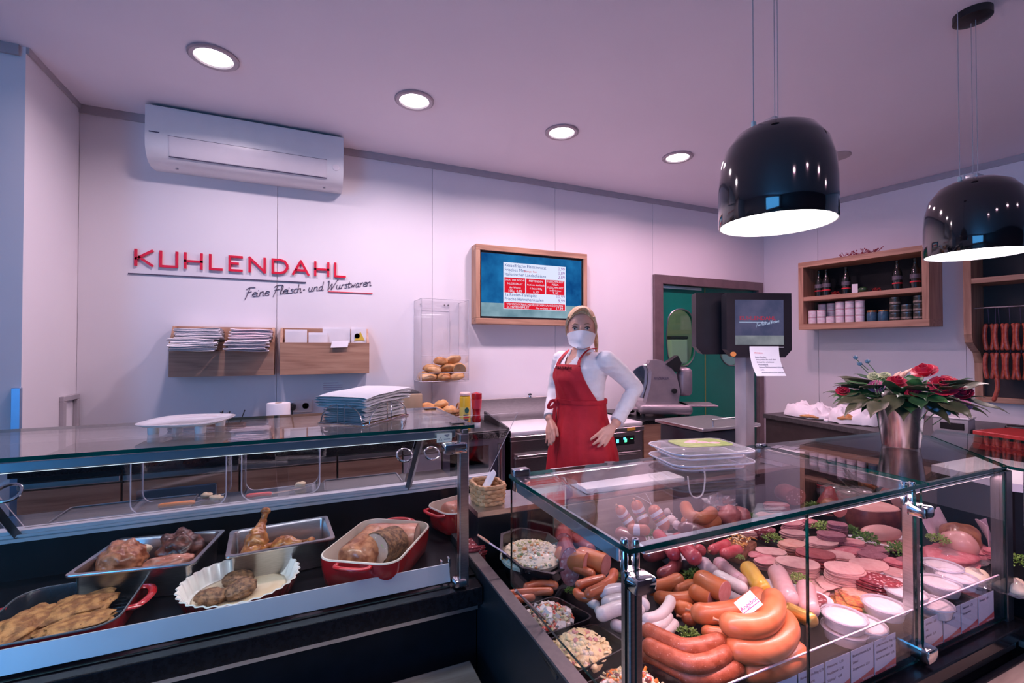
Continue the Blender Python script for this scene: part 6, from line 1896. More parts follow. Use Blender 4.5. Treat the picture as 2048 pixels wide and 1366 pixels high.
# aspic / vegetable terrine
p = at(1690, 1200, 0.735)
t = thing('aspic_terrine', 'colourful vegetable aspic slices, red, yellow and green, behind the clear tubs', 'aspic', (p.x, p.y, DKT), 0.3)
M_ASP = mat('aspic', (0.48, 0.10, 0.05), 0.15, coat=0.6, col2=(0.62, 0.30, 0.06), scale=60, spots=[(70, 0.24, (0.20, 0.28, 0.06)), (60, 0.22, (0.60, 0.04, 0.03)), (90, 0.16, (0.75, 0.55, 0.30))])
for k in range(4):
    MB().rbox(-0.055, 0.055, -0.032, 0.032, 0, 0.007, 0.003, 2, M=Matrix.Translation((0.022 * k - 0.03, -0.012 * k + 0.02, 0.012 + 0.005 * k)) @ Matrix.Rotation(0.12, 4, 'Y') @ Matrix.Rotation(0.15 * k, 4, 'Z')).build('slice', M_ASP, t, 40)
MB().rbox(-0.08, 0.08, -0.05, 0.05, 0, 0.008, 0.003, 1).build('lettuce_bed', M_LETT, t)
p = at(1640, 1212, 0.735)
slice_stack('salami slices standing behind the greyish pink sausage', 1634, 1196, 44, 6, 'salami', 0.745, 0.004, 0.8, 0.2, 0, 33)

# --- head cheese and cut bologna on the left
M_HEADC = mat('head_cheese', (0.50, 0.17, 0.17), 0.3, coat=0.4, col2=(0.62, 0.34, 0.33), scale=60, spots=[(60, 0.30, (0.78, 0.58, 0.56)), (85, 0.18, (0.34, 0.07, 0.08))])


def cut_log(label, x, y, wpx, hpx, z, back, m_skin, m_cut, group='cut boiling sausages'):
    """thick log whose oval cut face looks to the customer; back = (dx,dy) metres to its hidden end"""
    p = at(x, y, z)
    s = depth_at(p) / F_PX
    rx, rz = wpx / 2 * s, hpx / 2 * s
    t = thing('cut_sausage', label, 'sausage', (p.x, p.y, p.z - rz), 0, group)
    d = Vector((back[0], back[1], 0)).normalized()
    tl = Vector((back[0], back[1], 0)).length
    w = Vector((-d.y, d.x, 0))
    upv_ = Vector((0, 0, 1))
    n = 28
    rings = []
    for j in range(9):
        u = j / 8
        f = 1.0 if u < 0.75 else math.sqrt(max(0.02, 1 - ((u - 0.75) / 0.25) ** 2))
        c = d * (tl * u) + Vector((0, 0, rz))
        rings.append([c + w * (rx * f * math.cos(2 * PI * k / n)) + upv_ * (rz * f * math.sin(2 * PI * k / n)) for k in range(n)])
    MB().loft(rings).build('skin', m_skin, t, 50)
    MB().add([q - d * 0.001 for q in [Vector((0, 0, rz)) + (v - Vector((0, 0, rz))) * 0.97 for v in rings[0]]], [list(range(n))]).build('cut_face', m_cut, t)
    return t


cut_log('oval head cheese with marbled cut face behind the bockwurst', 1140, 1134, 42, 78, 0.80, (0.04, 0.11), M_DKRED, M_HEADC)
cut_log('second marbled head cheese log behind the salad bowl', 1128, 1088, 36, 44, 0.80, (0.06, 0.11), M_DKRED, M_HEADC)
cut_log('cut bologna with pale orange skin, left of two', 1173, 1128, 34, 44, 0.815, (-0.06, 0.10), M_FLW2, M_PINKCUT)
cut_log('cut bologna with smooth pink face, right of two', 1212, 1130, 42, 42, 0.815, (-0.05, 0.10), M_FLW2, M_PINKCUT)
slice_stack('pile of dark red salami beside the left counter end', 948, 1085, 60, 12, 'salami', 0.80, 0.007, 0.8, 0.1, 0.0, 51)

# --- hams, pates and packs at the rear right
M_FOIL = mat('foil', (0.62, 0.60, 0.62), 0.22, 1.0, col2=(0.55, 0.53, 0.55), scale=60, bump=1.0, bscale=120)
M_HAMR = mat('ham_red', (0.50, 0.12, 0.11), 0.35, coat=0.3, col2=(0.60, 0.20, 0.18), scale=25, bump=0.3)
M_HAMP = mat('ham_pale', (0.60, 0.28, 0.24), 0.4, coat=0.2, col2=(0.66, 0.35, 0.31), scale=12, bump=0.2)
M_HAMS = mat('ham_skin_dark', (0.15, 0.04, 0.045), 0.4, col2=(0.24, 0.07, 0.06), scale=25, bump=0.5)
M_HAMB = mat('ham_brown', (0.20, 0.06, 0.03), 0.35, coat=0.4, col2=(0.38, 0.15, 0.07), scale=25, bump=0.6)
G = 'hams at the rear of the counter'
p = at(1462, 1020, 0.80)
t = thing('foil_ham', 'red cured ham halves in crumpled foil at the rear', 'ham', (p.x, p.y, DKT), 0.1, G)
MB().blob((-0.02, 0.0, 0.08), (0.055, 0.045, 0.045), 2, 0.3, 1.6).build('ham_half', M_HAMR, t, 180)
MB().blob((0.05, -0.01, 0.07), (0.045, 0.04, 0.038), 3, 0.3, 1.6).build('ham_half', M_HAMR, t, 180)
MB().blob((0.0, 0.05, 0.09), (0.085, 0.035, 0.055), 5, 0.8, 3.5, 26, 16).build('foil_wrap', M_FOIL, t)
p = at(1745, 1008, 0.80)
t = thing('ham_block', 'large ham block with pale cut top and dark red sides', 'ham', (p.x, p.y, DKT), math.radians(-20), G)
n = 30
rings = []
for z, f in ((0.0, 0.92), (0.02, 1.0), (0.075, 1.0), (0.088, 0.97)):
    rings.append([(0.105 * f * math.copysign(abs(math.cos(2 * PI * k / n)) ** 0.75, math.cos(2 * PI * k / n)), 0.075 * f * math.copysign(abs(math.sin(2 * PI * k / n)) ** 0.75, math.sin(2 * PI * k / n)), z) for k in range(n)])
MB().loft(rings).build('ham_rind', M_HAMS, t, 50)
MB().loft([[(v[0] * 0.985, v[1] * 0.985, 0.0885) for v in rings[-1]], [(v[0] * 0.95, v[1] * 0.95, 0.0925) for v in rings[-1]]]).build('cut_top', M_HAMP, t, 30)
p = at(1815, 1000, 0.80)
cut_log('pale ham piece with dark side behind the steel post', 1806, 1000, 46, 34, 0.80, (0.06, 0.09), M_HAMS, M_HAMP, G)
cut_log('small brown cooked ham with rind in the rear row', 1680, 1020, 34, 30, 0.80, (0.02, 0.08), M_HAMB, M_HAMR, G)
cut_log('coarse salami end with white flecks at the rear', 1592, 994, 44, 34, 0.80, (0.03, 0.10), M_DKRED, M_SL['salami'], G)
p = at(1655, 990, 0.80)
tag(MB().loft([[(0.062 * f * math.cos(2 * PI * k / 20) + dx, 0.05 * f * math.sin(2 * PI * k / 20), z) for k in range(20)] for z, f, dx in ((0, 1, 0), (0.03, 0.95, 0.0), (0.07, 0.66, 0.01), (0.11, 0.3, 0.02), (0.118, 0.08, 0.022))]).build('pate_cone', M_SL['red'], None, 50, loc=(p.x, p.y, DKT + 0.02)),
    'rough red cone of cured meat rising behind the sliced rows', 'cured meat', G)
# open ham in waxed paper, near the post
p = at(1762, 1054, 0.775)
t = thing('sliced_ham_paper', 'cut pale ham lying on white waxed paper in the right rows', 'ham', (p.x, p.y, DKT), math.radians(-18), G)
MB().blob((0, 0, 0.05), (0.085, 0.045, 0.03), 4, 0.15, 1.4).build('ham_body', M_HAMP, t, 180)
MB().grid(lambda u, v: (-0.11 + 0.22 * u, -0.07 + 0.14 * v, 0.022 + 0.006 * math.sin(6 * u + 3 * v)), 14, 8, thick=0.0015).build('waxed_paper', M_PAPER, t, 60)
MB().blob((0.03, -0.035, 0.012), (0.10, 0.045, 0.018), 8, 0.2, 1.5).build('lower_ham', M_HAMP, t, 180)
# white lidded packs stacked at the rear
for k, (x, y, lb) in enumerate(((1660, 968, 'clear lidded pack of pale salad at the rear, leftmost'), (1690, 976, 'clear lidded pack at the rear, middle of three'), (1722, 976, 'clear lidded pack at the rear, rightmost'))):
    p = at(x, y, 0.80)
    t = thing('lidded_pack', lb, 'pack', (p.x, p.y, DKT), 0, 'lidded packs at the rear')
    MB().lathe([(0.04, 0.0), (0.046, 0.085)], 20).build('tub', mat('pack_white', (0.74, 0.62, 0.60), 0.4, col2=(0.7, 0.56, 0.54)), t, 40)
    MB().lathe([(0.05, 0.085), (0.05, 0.094), (0.046, 0.098), (0.0, 0.098)], 20).build('lid', M_FILM, t, 40)
for k, (x, y, w) in enumerate(((1735, 952, 50), (1688, 946, 40))):
    p = at(x, y, 0.80)
    meat('red_pepper_pate', ['orange-red pepper coated pate at the rear right', 'orange-red pepper coated pate at the rear, farther left'][k], 'pate', Vector((p.x, p.y, DKT + 0.03)), (0.06, 0.045, 0.045), mat('pepper_crust', (0.60, 0.12, 0.04), 0.6, col2=(0.72, 0.24, 0.06), scale=90, bump=1.0), (0, 0, k), k + 3, 0.2, 2.5, 'pepper pates')
# mushroom topped pate
p = at(1478, 1082, 0.76)
t = thing('mushroom_pate', 'dark pate topped with orange chanterelle strips', 'pate', (p.x, p.y, DKT), 0.3)
MB().rbox(-0.075, 0.075, -0.04, 0.04, 0, 0.052, 0.012, 2).build('pate_block', M_HAMB, t, 40)
r = random.Random(8)
tp_ = MB()
for k in range(70):
    c = Vector((r.uniform(-0.065, 0.065), r.uniform(-0.034, 0.034), 0.054 + r.uniform(0, 0.008)))
    a = r.uniform(0, PI)
    q = Vector((math.cos(a), math.sin(a), r.uniform(-0.1, 0.2))) * r.uniform(0.006, 0.013)
    tp_.tube([c - q, c + Vector((0, 0, 0.003)), c + q], [0.0018, 0.003, 0.0018], 5, mi=k % 3)
o = tp_.build('mushroom_topping', [mat('chanterelle', (0.62, 0.26, 0.05), 0.4, coat=0.3, col2=(0.72, 0.36, 0.08)), mat('chanterelle_dark', (0.36, 0.13, 0.03), 0.4, col2=(0.4, 0.15, 0.03)), mat('cashew', (0.74, 0.58, 0.36), 0.4, col2=(0.7, 0.52, 0.3))], t, 60)
o['kind'] = 'stuff'
# roast ham in printed film
p = at(1920, 1055, 0.80)
t = thing('packed_roast_ham', 'brown crusted roast ham in printed film right of the tall steel post', 'ham', (p.x, p.y, DKT), 0.2, G)
MB().blob((0.0, 0, 0.062), (0.085, 0.06, 0.052), 7, 0.2, 1.4, 24, 16).build('ham_body', M_HAMB, t, 180)
MB().blob((-0.07, -0.01, 0.055), (0.045, 0.058, 0.05), 9, 0.1, 1.4).build('pink_end', M_HAMP, t, 180)
MB().grid(lambda u, v: (0.02 + 0.16 * u, -0.075 + 0.05 * math.sin(u * 3) * v, 0.02 + 0.10 * v + 0.01 * math.sin(7 * u)), 14, 8, thick=0.0012).build('printed_film', mat('printed_film', (0.72, 0.54, 0.62), 0.35, col2=(0.66, 0.46, 0.55), scale=40), t, 60)
MB().box(0.07, 0.13, -0.079, -0.077, 0.075, 0.105).build('red_print', M_INKR, t)
for k in range(4):
    MB().box(0.05, 0.13 - 0.01 * k, -0.079, -0.077, 0.028 + 0.010 * k, 0.031 + 0.010 * k).build('print_line', M_INK, t)
MB().grid(lambda u, v: (-0.10 + 0.24 * u, 0.06 + 0.03 * v, 0.05 + 0.07 * v + 0.012 * math.sin(9 * u)), 14, 6, thick=0.0012).build('film_flap', mat('printed_film', (0.72, 0.54, 0.62), 0.35), t, 60)
# vacuum packs
for k, (x, y, w, m_, lb) in enumerate(((1900, 1100, 120, 'rose', 'glossy vacuum pack of rosy ham right of the steel post'), (1945, 1090, 90, 'pink', 'glossy vacuum pack of pink meat beside the round corner post'), (1950, 1140, 70, 'pale', 'pale yellowish cheese-like pack behind the price cards'), (2030, 1160, 70, 'pale', 'pale pack at the far right behind the corner post'))):
    p = at(x, y, 0.745)
    h = w / 2 * depth_at(p) / F_PX
    t = thing('vacuum_pack', lb, 'pack', (p.x, p.y, DKT), 0.15 * k, 'vacuum packs')
    MB().blob((0, 0, 0.022), (h * 0.9, h * 0.6, 0.022), k + 2, 0.25, 1.8, 20, 10, pw=0.8).build('meat', M_SL[m_] if k < 2 else mat('pale_cheese', (0.70, 0.58, 0.42), 0.4, col2=(0.74, 0.63, 0.48)), t, 180)
    MB().grid(lambda u, v: (-h + 2 * h * u, (-h + 2 * h * v) * 0.7, 0.010 + 0.038 * math.sin(PI * u) * math.sin(PI * v) + 0.003 * math.sin(14 * u + 9 * v)), 16, 12, thick=0.0008).build('film', M_FILM, t, 60)

# --- clear tubs of white spread
M_SPREAD = mat('white_spread', (0.72, 0.66, 0.66), 0.45, col2=(0.78, 0.73, 0.73), scale=60, bump=0.5, bscale=90, spots=[(70, 0.08, (0.30, 0.28, 0.24))])
TUBS = [(1688, 1228, 0.775, 3, 'front left stack of clear tubs with white spread'), (1728, 1244, 0.745, 2, 'clear tub of white spread half behind the front left stack'), (1768, 1206, 0.765, 2, 'clear tub of white spread in the second place along the glass'),
        (1812, 1180, 0.765, 2, 'clear tub of white spread just left of the steel post'), (1800, 1160, 0.755, 1, 'clear tub behind the left of the steel post'), (1862, 1202, 0.745, 2, 'clear tub low beside the right of the steel post'),
        (1880, 1162, 0.765, 2, 'clear tub of white spread in the row right of the post'), (1912, 1150, 0.765, 2, 'rightmost clear tub of white spread'), (1885, 1128, 0.77, 2, 'clear tub of white spread farthest back, right of the post')]
M_TUB = glass_mat('tub_plastic', (0.95, 0.94, 0.96), 0.06, 0.1, 0.10)
for k, (x, y, zt, n, lb) in enumerate(TUBS):
    p = at(x, y, zt)
    h = 0.034
    n = max(1, min(n, int((zt - DKT) / h)))
    t = thing('spread_tub', lb, 'tub', (p.x, p.y, zt - h * n), 0, 'clear tubs of spread')
    R_ = 0.054
    for j in range(n):
        z0 = j * h
        MB().lathe([(R_ * 0.84, z0), (R_ * 0.97, z0 + h - 0.006)], 30).build('tub_wall', M_TUB, t, 40)
        MB().lathe([(R_ * 0.83, z0 + 0.001), (R_ * 0.92, z0 + h - 0.008), (R_ * 0.80, z0 + h - 0.006), (R_ * 0.4, z0 + h - 0.0055), (0.0, z0 + h - 0.006)], 30).build('spread', M_SPREAD, t, 60)
        MB().lathe([(R_, z0 + h - 0.008), (R_ * 1.02, z0 + h - 0.003), (R_, z0 + h), (R_ * 0.94, z0 + h), (R_ * 0.92, z0 + h - 0.002), (0.0, z0 + h - 0.002)], 30).build('tub_lid', M_TUB, t, 40)
        MB().lathe([(R_ * 1.0, z0 + h - 0.006), (R_ * 1.025, z0 + h - 0.004), (R_ * 1.0, z0 + h - 0.001), (R_ * 1.0, z0 + h - 0.006)], 30).build('lid_rim', M_AEDGE, t, 40)

# --- price cards along the front glass
CARDS = [(0.965, ('Frischwurst', 'Lyoner, Paprika,', 'Pilz, Schinken 1,45 €')), (1.065, ('Bierwurst im Ring 0,79', 'oder gemischt', 'Presskopf rot/weiss 1,20')), (1.165, ('Mettwurst   2,10', 'Nusslyoner  2,10', 'Sülzkopf    4,05')),
         (1.265, ('Bauernschmaus 2,10', 'Salami', 'Zungenwurst  2,10')), (1.365, ('Leberwurst im Ring 1,45', 'Griebenwurst   1,45', 'Lyoner im Stück  1,45')), (1.60, ('Schinken   2,85', 'roh', 'gekocht   2,45')),
         (1.70, ('Bierschinken  2,10', 'Jagdwurst  1,95', '')), (1.80, ('Aufschnitt  1,75', 'fein gemischt', '')), (1.90, ('Käsesalat  1,85', '', ''))]
cl = ['first price card from the left, listing Frischwurst', 'second price card, listing Bierwurst', 'third price card, listing Mettwurst', 'fourth price card, listing Bauernschmaus', 'fifth price card, just left of the steel post', 'price card just right of the steel post',
      'second price card right of the steel post', 'third price card right of the steel post', 'last price card before the corner post']
hold = thing('price_card_rail', 'clear acrylic price card rail with bright top edge behind the front glass', 'card rail', (1.3, 0.7405, 0.64))
MB().box(-0.70, 0.74, 0.0, 0.003, 0.0, 0.128).build('acrylic_sheet', M_ACRYL, hold)
MB().box(-0.70, 0.74, -0.0005, 0.0035, 0.128, 0.1305).build('sheet_edge', mat('bright_edge', (0.80, 0.66, 0.74), 0.2, col2=(0.76, 0.6, 0.7)), hold)
MB().box(-0.70, 0.74, -0.004, 0.003, -0.012, 0.0).build('rail_foot', M_ACRYL, hold)
M_CARD = mat('card_white', (0.66, 0.66, 0.80), 0.6, col2=(0.63, 0.63, 0.78))
M_CARDR = mat('card_red', (0.55, 0.08, 0.10), 0.6, col2=(0.6, 0.12, 0.12), scale=30)
for k, (x0, lines) in enumerate(CARDS):
    t = thing('price_card', cl[k], 'price card', (x0, 0.7385, 0.642), 0, 'price cards')
    MB().box(0.002, 0.096, 0.0, 0.0012, 0.0, 0.088).build('card', M_CARD, t)
    pts = [(0.002, 0.0)] + [(0.002 + 0.094 * j / 10, 0.008 + 0.016 * (j / 10) ** 1.6) for j in range(11)] + [(0.096, 0.0)]
    MB().add([(p_[0], -0.0006, p_[1]) for p_ in pts], [list(range(len(pts)))]).build('red_band', M_CARDR, t)
    for j, s_ in enumerate(lines):
        if s_:
            text_mesh('card_text', s_, 0.0092, M_INK, t, Matrix.Translation((0.006, -0.0010, 0.072 - 0.017 * j)) @ Matrix.Rotation(PI / 2, 4, 'X'), 'LEFT', 0.0001)
    text_mesh('card_text', 'KUHLENDAHL', 0.007, M_LABW, t, Matrix.Translation((0.048, -0.0014, 0.003)) @ Matrix.Rotation(PI / 2, 4, 'X'), 'LEFT', 0.0001)
t = thing('price_card', 'price card on the side run of the counter at the right edge', 'price card', (2.105, 0.66, 0.642), -PI / 2, 'price cards')
MB().box(0.0, 0.11, 0.0, 0.0012, 0.0, 0.088).build('card', M_CARD, t)
MB().box(0.0, 0.11, -0.0006, 0.0, 0.0, 0.016).build('red_band', M_CARDR, t)
for j in range(3):
    MB().box(0.01, 0.08, -0.0008, 0.0, 0.066 - 0.018 * j, 0.070 - 0.018 * j).build('print_line', M_INK, t)

# ------------------------------------------------------------------ salads
def chunk_heap(name, label, cat, c, rx, ry, h, mats, n, seed, kinds, rotz=0.0, size=(0.006, 0.011), e=1.0, flat=0.75):
    """uncountable salad: a mound plus many chopped pieces, one object"""
    r = random.Random(seed)
    m = MB()
    m.lathe([(0.96, -0.012), (1.0, 0.0), (0.85, h * 0.55), (0.5, h * 0.9), (0.0, h)], 24, 0, sx=rx, sy=ry)
    for k in range(n):
        a, q = r.uniform(0, 2 * PI), math.sqrt(r.uniform(0, 1)) * 0.97
        x, y = rx * q * math.copysign(abs(math.cos(a)) ** e, math.cos(a)), ry * q * math.copysign(abs(math.sin(a)) ** e, math.sin(a))
        z = h * (1 - q ** 2) * 0.95 + r.uniform(-0.002, 0.006)
        s = r.uniform(*size)
        M_ = Matrix.Translation((x, y, z)) @ Matrix.Rotation(r.uniform(0, 6), 4, 'Z') @ Matrix.Rotation(r.uniform(-0.8, 0.8), 4, 'X') @ Matrix.Rotation(r.uniform(-0.8, 0.8), 4, 'Y')
        mi = r.randrange(len(mats))
        kd = kinds[mi % len(kinds)]
        if kd == 'cube':
            m.box(-s, s, -s, s, -s * 0.9, s * 0.9, mi, M_)
        elif kd == 'shell':
            m.lathe([(s * 1.2, 0.0), (s * 1.0, s * 0.4), (s * 0.4, s * 0.62), (0.0, s * 0.66)], 9, mi, M_)
            m.lathe([(0.0, s * 0.56), (s * 0.9, s * 0.3), (s * 1.2, 0.0)], 9, mi, M_)
        elif kd == 'stick':
            m.tube([(-s * 1.8, 0, 0), (0, s * 0.3, s * 0.2), (s * 1.8, 0, 0)], s * 0.45, 5, mi, M_)
        else:
            m.blob((0, 0, 0), (s, s * 0.8, s * flat), k % 7, 0.35, 1.8, 7, 5, mi, M_)
    return tag(m.build(name, mats, None, 50, loc=c, rot=(0, 0, rotz)), label, cat, None, 'stuff')


# potato salad in an octagonal bowl
bc_ = Vector((0.695, 1.425, 0.80))
t = thing('octagonal_bowl', 'black octagonal bowl of potato salad at the left end of the cold counter', 'bowl', (bc_.x, bc_.y, DKT + 0.024), 0, None, (math.radians(14), math.radians(3), math.radians(22)))


def octo(r_, z):
    return [(r_ * math.cos(2 * PI * k / 8 + PI / 8), r_ * math.sin(2 * PI * k / 8 + PI / 8), z) for k in range(8)]


MB().loft([octo(0.085, 0.0), octo(0.126, 0.098), octo(0.133, 0.100), octo(0.133, 0.103), octo(0.123, 0.103), octo(0.083, 0.006)]).build('bowl_body', M_BLKTRAY, t)
chunk_heap('potato_salad', 'creamy potato salad with carrot bits in the octagonal bowl', 'salad', Vector((bc_.x - 0.004, bc_.y - 0.022, 0.806)), 0.104, 0.104, 0.030,
           [mat('salad_cream', (0.66, 0.58, 0.40), 0.4, coat=0.2, col2=(0.72, 0.65, 0.48), scale=60), mat('potato_bit', (0.68, 0.60, 0.34), 0.4, col2=(0.72, 0.65, 0.42)), mat('salad_cream', (0.66, 0.58, 0.40)), mat('carrot_bit', (0.66, 0.26, 0.06), 0.4, col2=(0.6, 0.22, 0.05)),
            mat('gherkin_bit', (0.30, 0.34, 0.12), 0.4, col2=(0.36, 0.4, 0.15)), mat('salad_cream', (0.66, 0.58, 0.40)), mat('egg_bit', (0.76, 0.70, 0.56), 0.4, col2=(0.72, 0.66, 0.5))], 620, 3, ['blob'], size=(0.004, 0.0085))
a_, b_ = at(955, 1070, 0.90), at(1030, 1120, 0.815)
t = thing('salad_spoon', 'pale wooden-handled spoon stuck in the potato salad', 'spoon', b_)
d = a_ - b_
MB().tube([Vector((0, 0, 0)), d * 0.72], [0.0055, 0.0065], 8, flat=0.4).build('steel_shaft', mat('pale_blue_steel', (0.50, 0.55, 0.70), 0.3, 0.6, col2=(0.46, 0.5, 0.66)), t, 60)
MB().tube([d * 0.70, d * 0.85, d], [0.0075, 0.0085, 0.006], 8, flat=0.5).build('wooden_grip', mat('wood_grip', (0.50, 0.30, 0.20), 0.5, col2=(0.44, 0.25, 0.16), scale=40), t, 60)


def black_tray(label, px, z, h=0.07):
    P = [at(x, y, z) for x, y in px]
    c = sum(P, Vector()) / 4
    t = thing('salad_tray', label, 'tray', (c.x, c.y, max(DKT, z - h)), 0, 'black salad trays')
    zz = z - max(DKT, z - h)
    Q = [p_ - c for p_ in P]

    def rg(f, zq, grow=0.0):
        out = []
        n = len(Q)
        for i in range(n):
            a, b, e_ = Q[i - 1], Q[i], Q[(i + 1) % n]
            for j in range(5):
                tt = j / 4
                pa, pb = b.lerp(a, 0.18), b.lerp(e_, 0.18)
                s1, s2 = pa.lerp(b, tt), b.lerp(pb, tt)
                v = s1.lerp(s2, tt) * f
                out.append(Vector((v.x, v.y, zq)))
        return out
    MB().loft([rg(0.88, 0.0), rg(0.99, zz - 0.004), rg(1.0, zz), rg(0.95, zz), rg(0.86, 0.006)]).build('tray_body', M_BLKTRAY, t, 40)
    return t, c


t, c1 = black_tray('black tray of feta salad, middle tray at the left end', [(1022, 1222), (1108, 1190), (1192, 1234), (1068, 1278)], 0.765)
chunk_heap('feta_salad', 'feta salad with peppers and cucumber in the middle black tray', 'salad', Vector((c1.x, c1.y, 0.752)), 0.066, 0.060, 0.026,
           [mat('mushroom_bit', (0.50, 0.42, 0.30), 0.4, col2=(0.44, 0.36, 0.24)), mat('feta_cube', (0.80, 0.76, 0.72), 0.5, col2=(0.76, 0.72, 0.68)), mat('pepper_bit', (0.62, 0.06, 0.04), 0.3, coat=0.4, col2=(0.56, 0.1, 0.04)), mat('cucumber_bit', (0.40, 0.44, 0.22), 0.4, col2=(0.5, 0.5, 0.3)),
            mat('orange_pepper', (0.70, 0.25, 0.04), 0.3, coat=0.4, col2=(0.66, 0.22, 0.04)), mat('ham_bit', (0.70, 0.42, 0.38), 0.4, col2=(0.66, 0.36, 0.33)), mat('olive_bit', (0.06, 0.045, 0.03), 0.3, col2=(0.08, 0.06, 0.04)), mat('pepper_bit', (0.62, 0.06, 0.04)), mat('cucumber_bit', (0.40, 0.44, 0.22))], 330, 5,
           ['blob', 'cube', 'blob', 'blob', 'blob', 'blob', 'blob', 'blob', 'blob'], rotz=0.4, size=(0.0045, 0.008), e=0.8)
a_, b_ = at(1031, 1181, 0.88), at(1090, 1238, 0.795)
tag(MB().tube([(0, 0, 0), (a_ - b_) * 0.9, a_ - b_], [0.0035, 0.003, 0.0045], 8).build('serving_fork', M_STEEL, None, 60, loc=b_), 'thin steel spoon handle standing in the feta salad', 'spoon')
t, c2 = black_tray('black tray of pasta salad, nearest tray at the left end', [(1068, 1288), (1190, 1244), (1262, 1290), (1120, 1362)], 0.765)
chunk_heap('pasta_salad', 'creamy yellow shell pasta salad in the nearest black tray', 'salad', Vector((c2.x, c2.y, 0.752)), 0.072, 0.064, 0.034,
           [mat('pasta', (0.74, 0.60, 0.28), 0.35, coat=0.2, col2=(0.78, 0.67, 0.38), scale=60), mat('pasta', (0.74, 0.60, 0.28)), mat('pasta', (0.74, 0.60, 0.28)), mat('pasta', (0.74, 0.60, 0.28)), mat('pasta', (0.74, 0.60, 0.28)), mat('salad_cream', (0.66, 0.58, 0.40)), mat('pasta_ham', (0.62, 0.30, 0.26), 0.4, col2=(0.6, 0.28, 0.24))], 420, 7,
           ['shell', 'shell', 'shell', 'shell', 'shell', 'blob', 'blob'], rotz=0.4, size=(0.005, 0.0085), e=0.8)
t, c3 = black_tray('black tray of coloured rice salad at the bottom edge of the picture', [(1150, 1372), (1290, 1322), (1372, 1366), (1230, 1430)], 0.76)
chunk_heap('rice_salad', 'coloured bean and rice salad at the bottom edge of the picture', 'salad', Vector((c3.x, c3.y, 0.742)), 0.072, 0.066, 0.03,
           [mat('rice_bit', (0.70, 0.62, 0.48), 0.4, col2=(0.66, 0.58, 0.44)), mat('pepper_bit', (0.62, 0.06, 0.04)), mat('orange_pepper', (0.70, 0.25, 0.04)), mat('bean_bit', (0.10, 0.03, 0.03), 0.3, col2=(0.16, 0.05, 0.04)), mat('cucumber_bit', (0.40, 0.44, 0.22)), mat('feta_cube', (0.80, 0.76, 0.72))], 320, 9, ['blob', 'blob', 'stick', 'blob', 'stick', 'blob'], size=(0.005, 0.0085), e=0.8)
# ================================================================== on the right counter's tops
RW = 0.915
# cutting board with knife
bp_ = [at(1137, 962, 0.93), at(1285, 925, 0.93), at(1396, 966, 0.93)]
t = tag(MB().rbox(-0.245, 0.245, -0.17, 0.17, 0, 0.022, 0.006, 2).build('cutting_board', M_WHITE, None, 30, loc=(1.275, 1.735, RW + 0.0006), rot=(0, 0, math.radians(-3))), 'white plastic cutting board with a knife, behind the sausage counter glass', 'cutting board')
MB_kn = thing('carving_knife', 'grey-handled carving knife lying on the white board', 'knife', (1.36, 1.83, RW + 0.022), math.radians(-40))
MB().tube([(-0.06, 0, 0.010), (-0.02, 0, 0.012), (0.05, 0, 0.010)], [0.010, 0.012, 0.009], 10, flat=0.7).build('handle', mat('grey_handle', (0.16, 0.13, 0.15), 0.45, col2=(0.18, 0.15, 0.17)), MB_kn, 60)
MB().add([(0.05, -0.011, 0.008), (0.05, 0.012, 0.009), (0.20, 0.002, 0.004), (0.05, -0.011, 0.0095), (0.05, 0.012, 0.011), (0.20, 0.002, 0.0055)], [(0, 1, 2), (5, 4, 3), (0, 3, 4, 1), (1, 4, 5, 2), (2, 5, 3, 0)]).build('blade', M_CHROME, MB_kn)
# clear party platter stack on the glass
pc = at(1408, 928, 1.115)
pc = Vector((1.20, 1.165, 1.1162))
for k, lb in enumerate(('lower clear plastic party platter on the glass top', 'upper clear plastic party platter with a canape picture on the glass top')):
    t = thing('plastic_platter', lb, 'platter', pc + Vector((0, 0, 0.034 * k)), math.radians(-12), 'clear platters on the glass top')
    oo = MB()
    R = [ring_at(0.142, 0.105, 0.05, -0.02, 0.0), ring_at(0.142, 0.105, 0.05, -0.008, 0.016), ring_at(0.142, 0.105, 0.05, 0.004, 0.018), ring_at(0.142, 0.105, 0.05, 0.005, 0.021), ring_at(0.142, 0.105, 0.05, -0.008, 0.023), ring_at(0.142, 0.105, 0.05, -0.018, 0.030), ring_at(0.142, 0.105, 0.05, -0.04, 0.0325)]
    oo.loft(R)
    oo.build('shell', glass_mat('platter_plastic', (0.95, 0.94, 0.96), 0.12, 0.05, 0.12), t, 30)
    for z_ in (0.0195, 0.001):
        MB().tube([(p[0], p[1], z_) for p in rrect(0.146 if z_ > 0.01 else 0.124, 0.109 if z_ > 0.01 else 0.087, 0.05)], 0.0026, 6, closed=True).build('rolled_edge', M_AEDGE, t, 60)
    if k:
        MB().prism(rrect(0.095, 0.06, 0.03), 0.0335, 0.0342).build('picture_insert', mat('platter_picture', (0.25, 0.33, 0.10), 0.4, col2=(0.36, 0.42, 0.16), scale=40), t)
        for j, (x_, y_) in enumerate(((-0.03, 0.01), (0.01, 0.0), (0.045, -0.012), (-0.01, 0.028))):
            MB().lathe([(0.022, 0.0343), (0.020, 0.0350), (0.0, 0.0350)], 14, M=Matrix.Translation((x_, y_, 0)), sy=0.6).build('picture_spot', mat('platter_pink', (0.72, 0.48, 0.50), 0.4, col2=(0.6, 0.3, 0.33), scale=60), t)
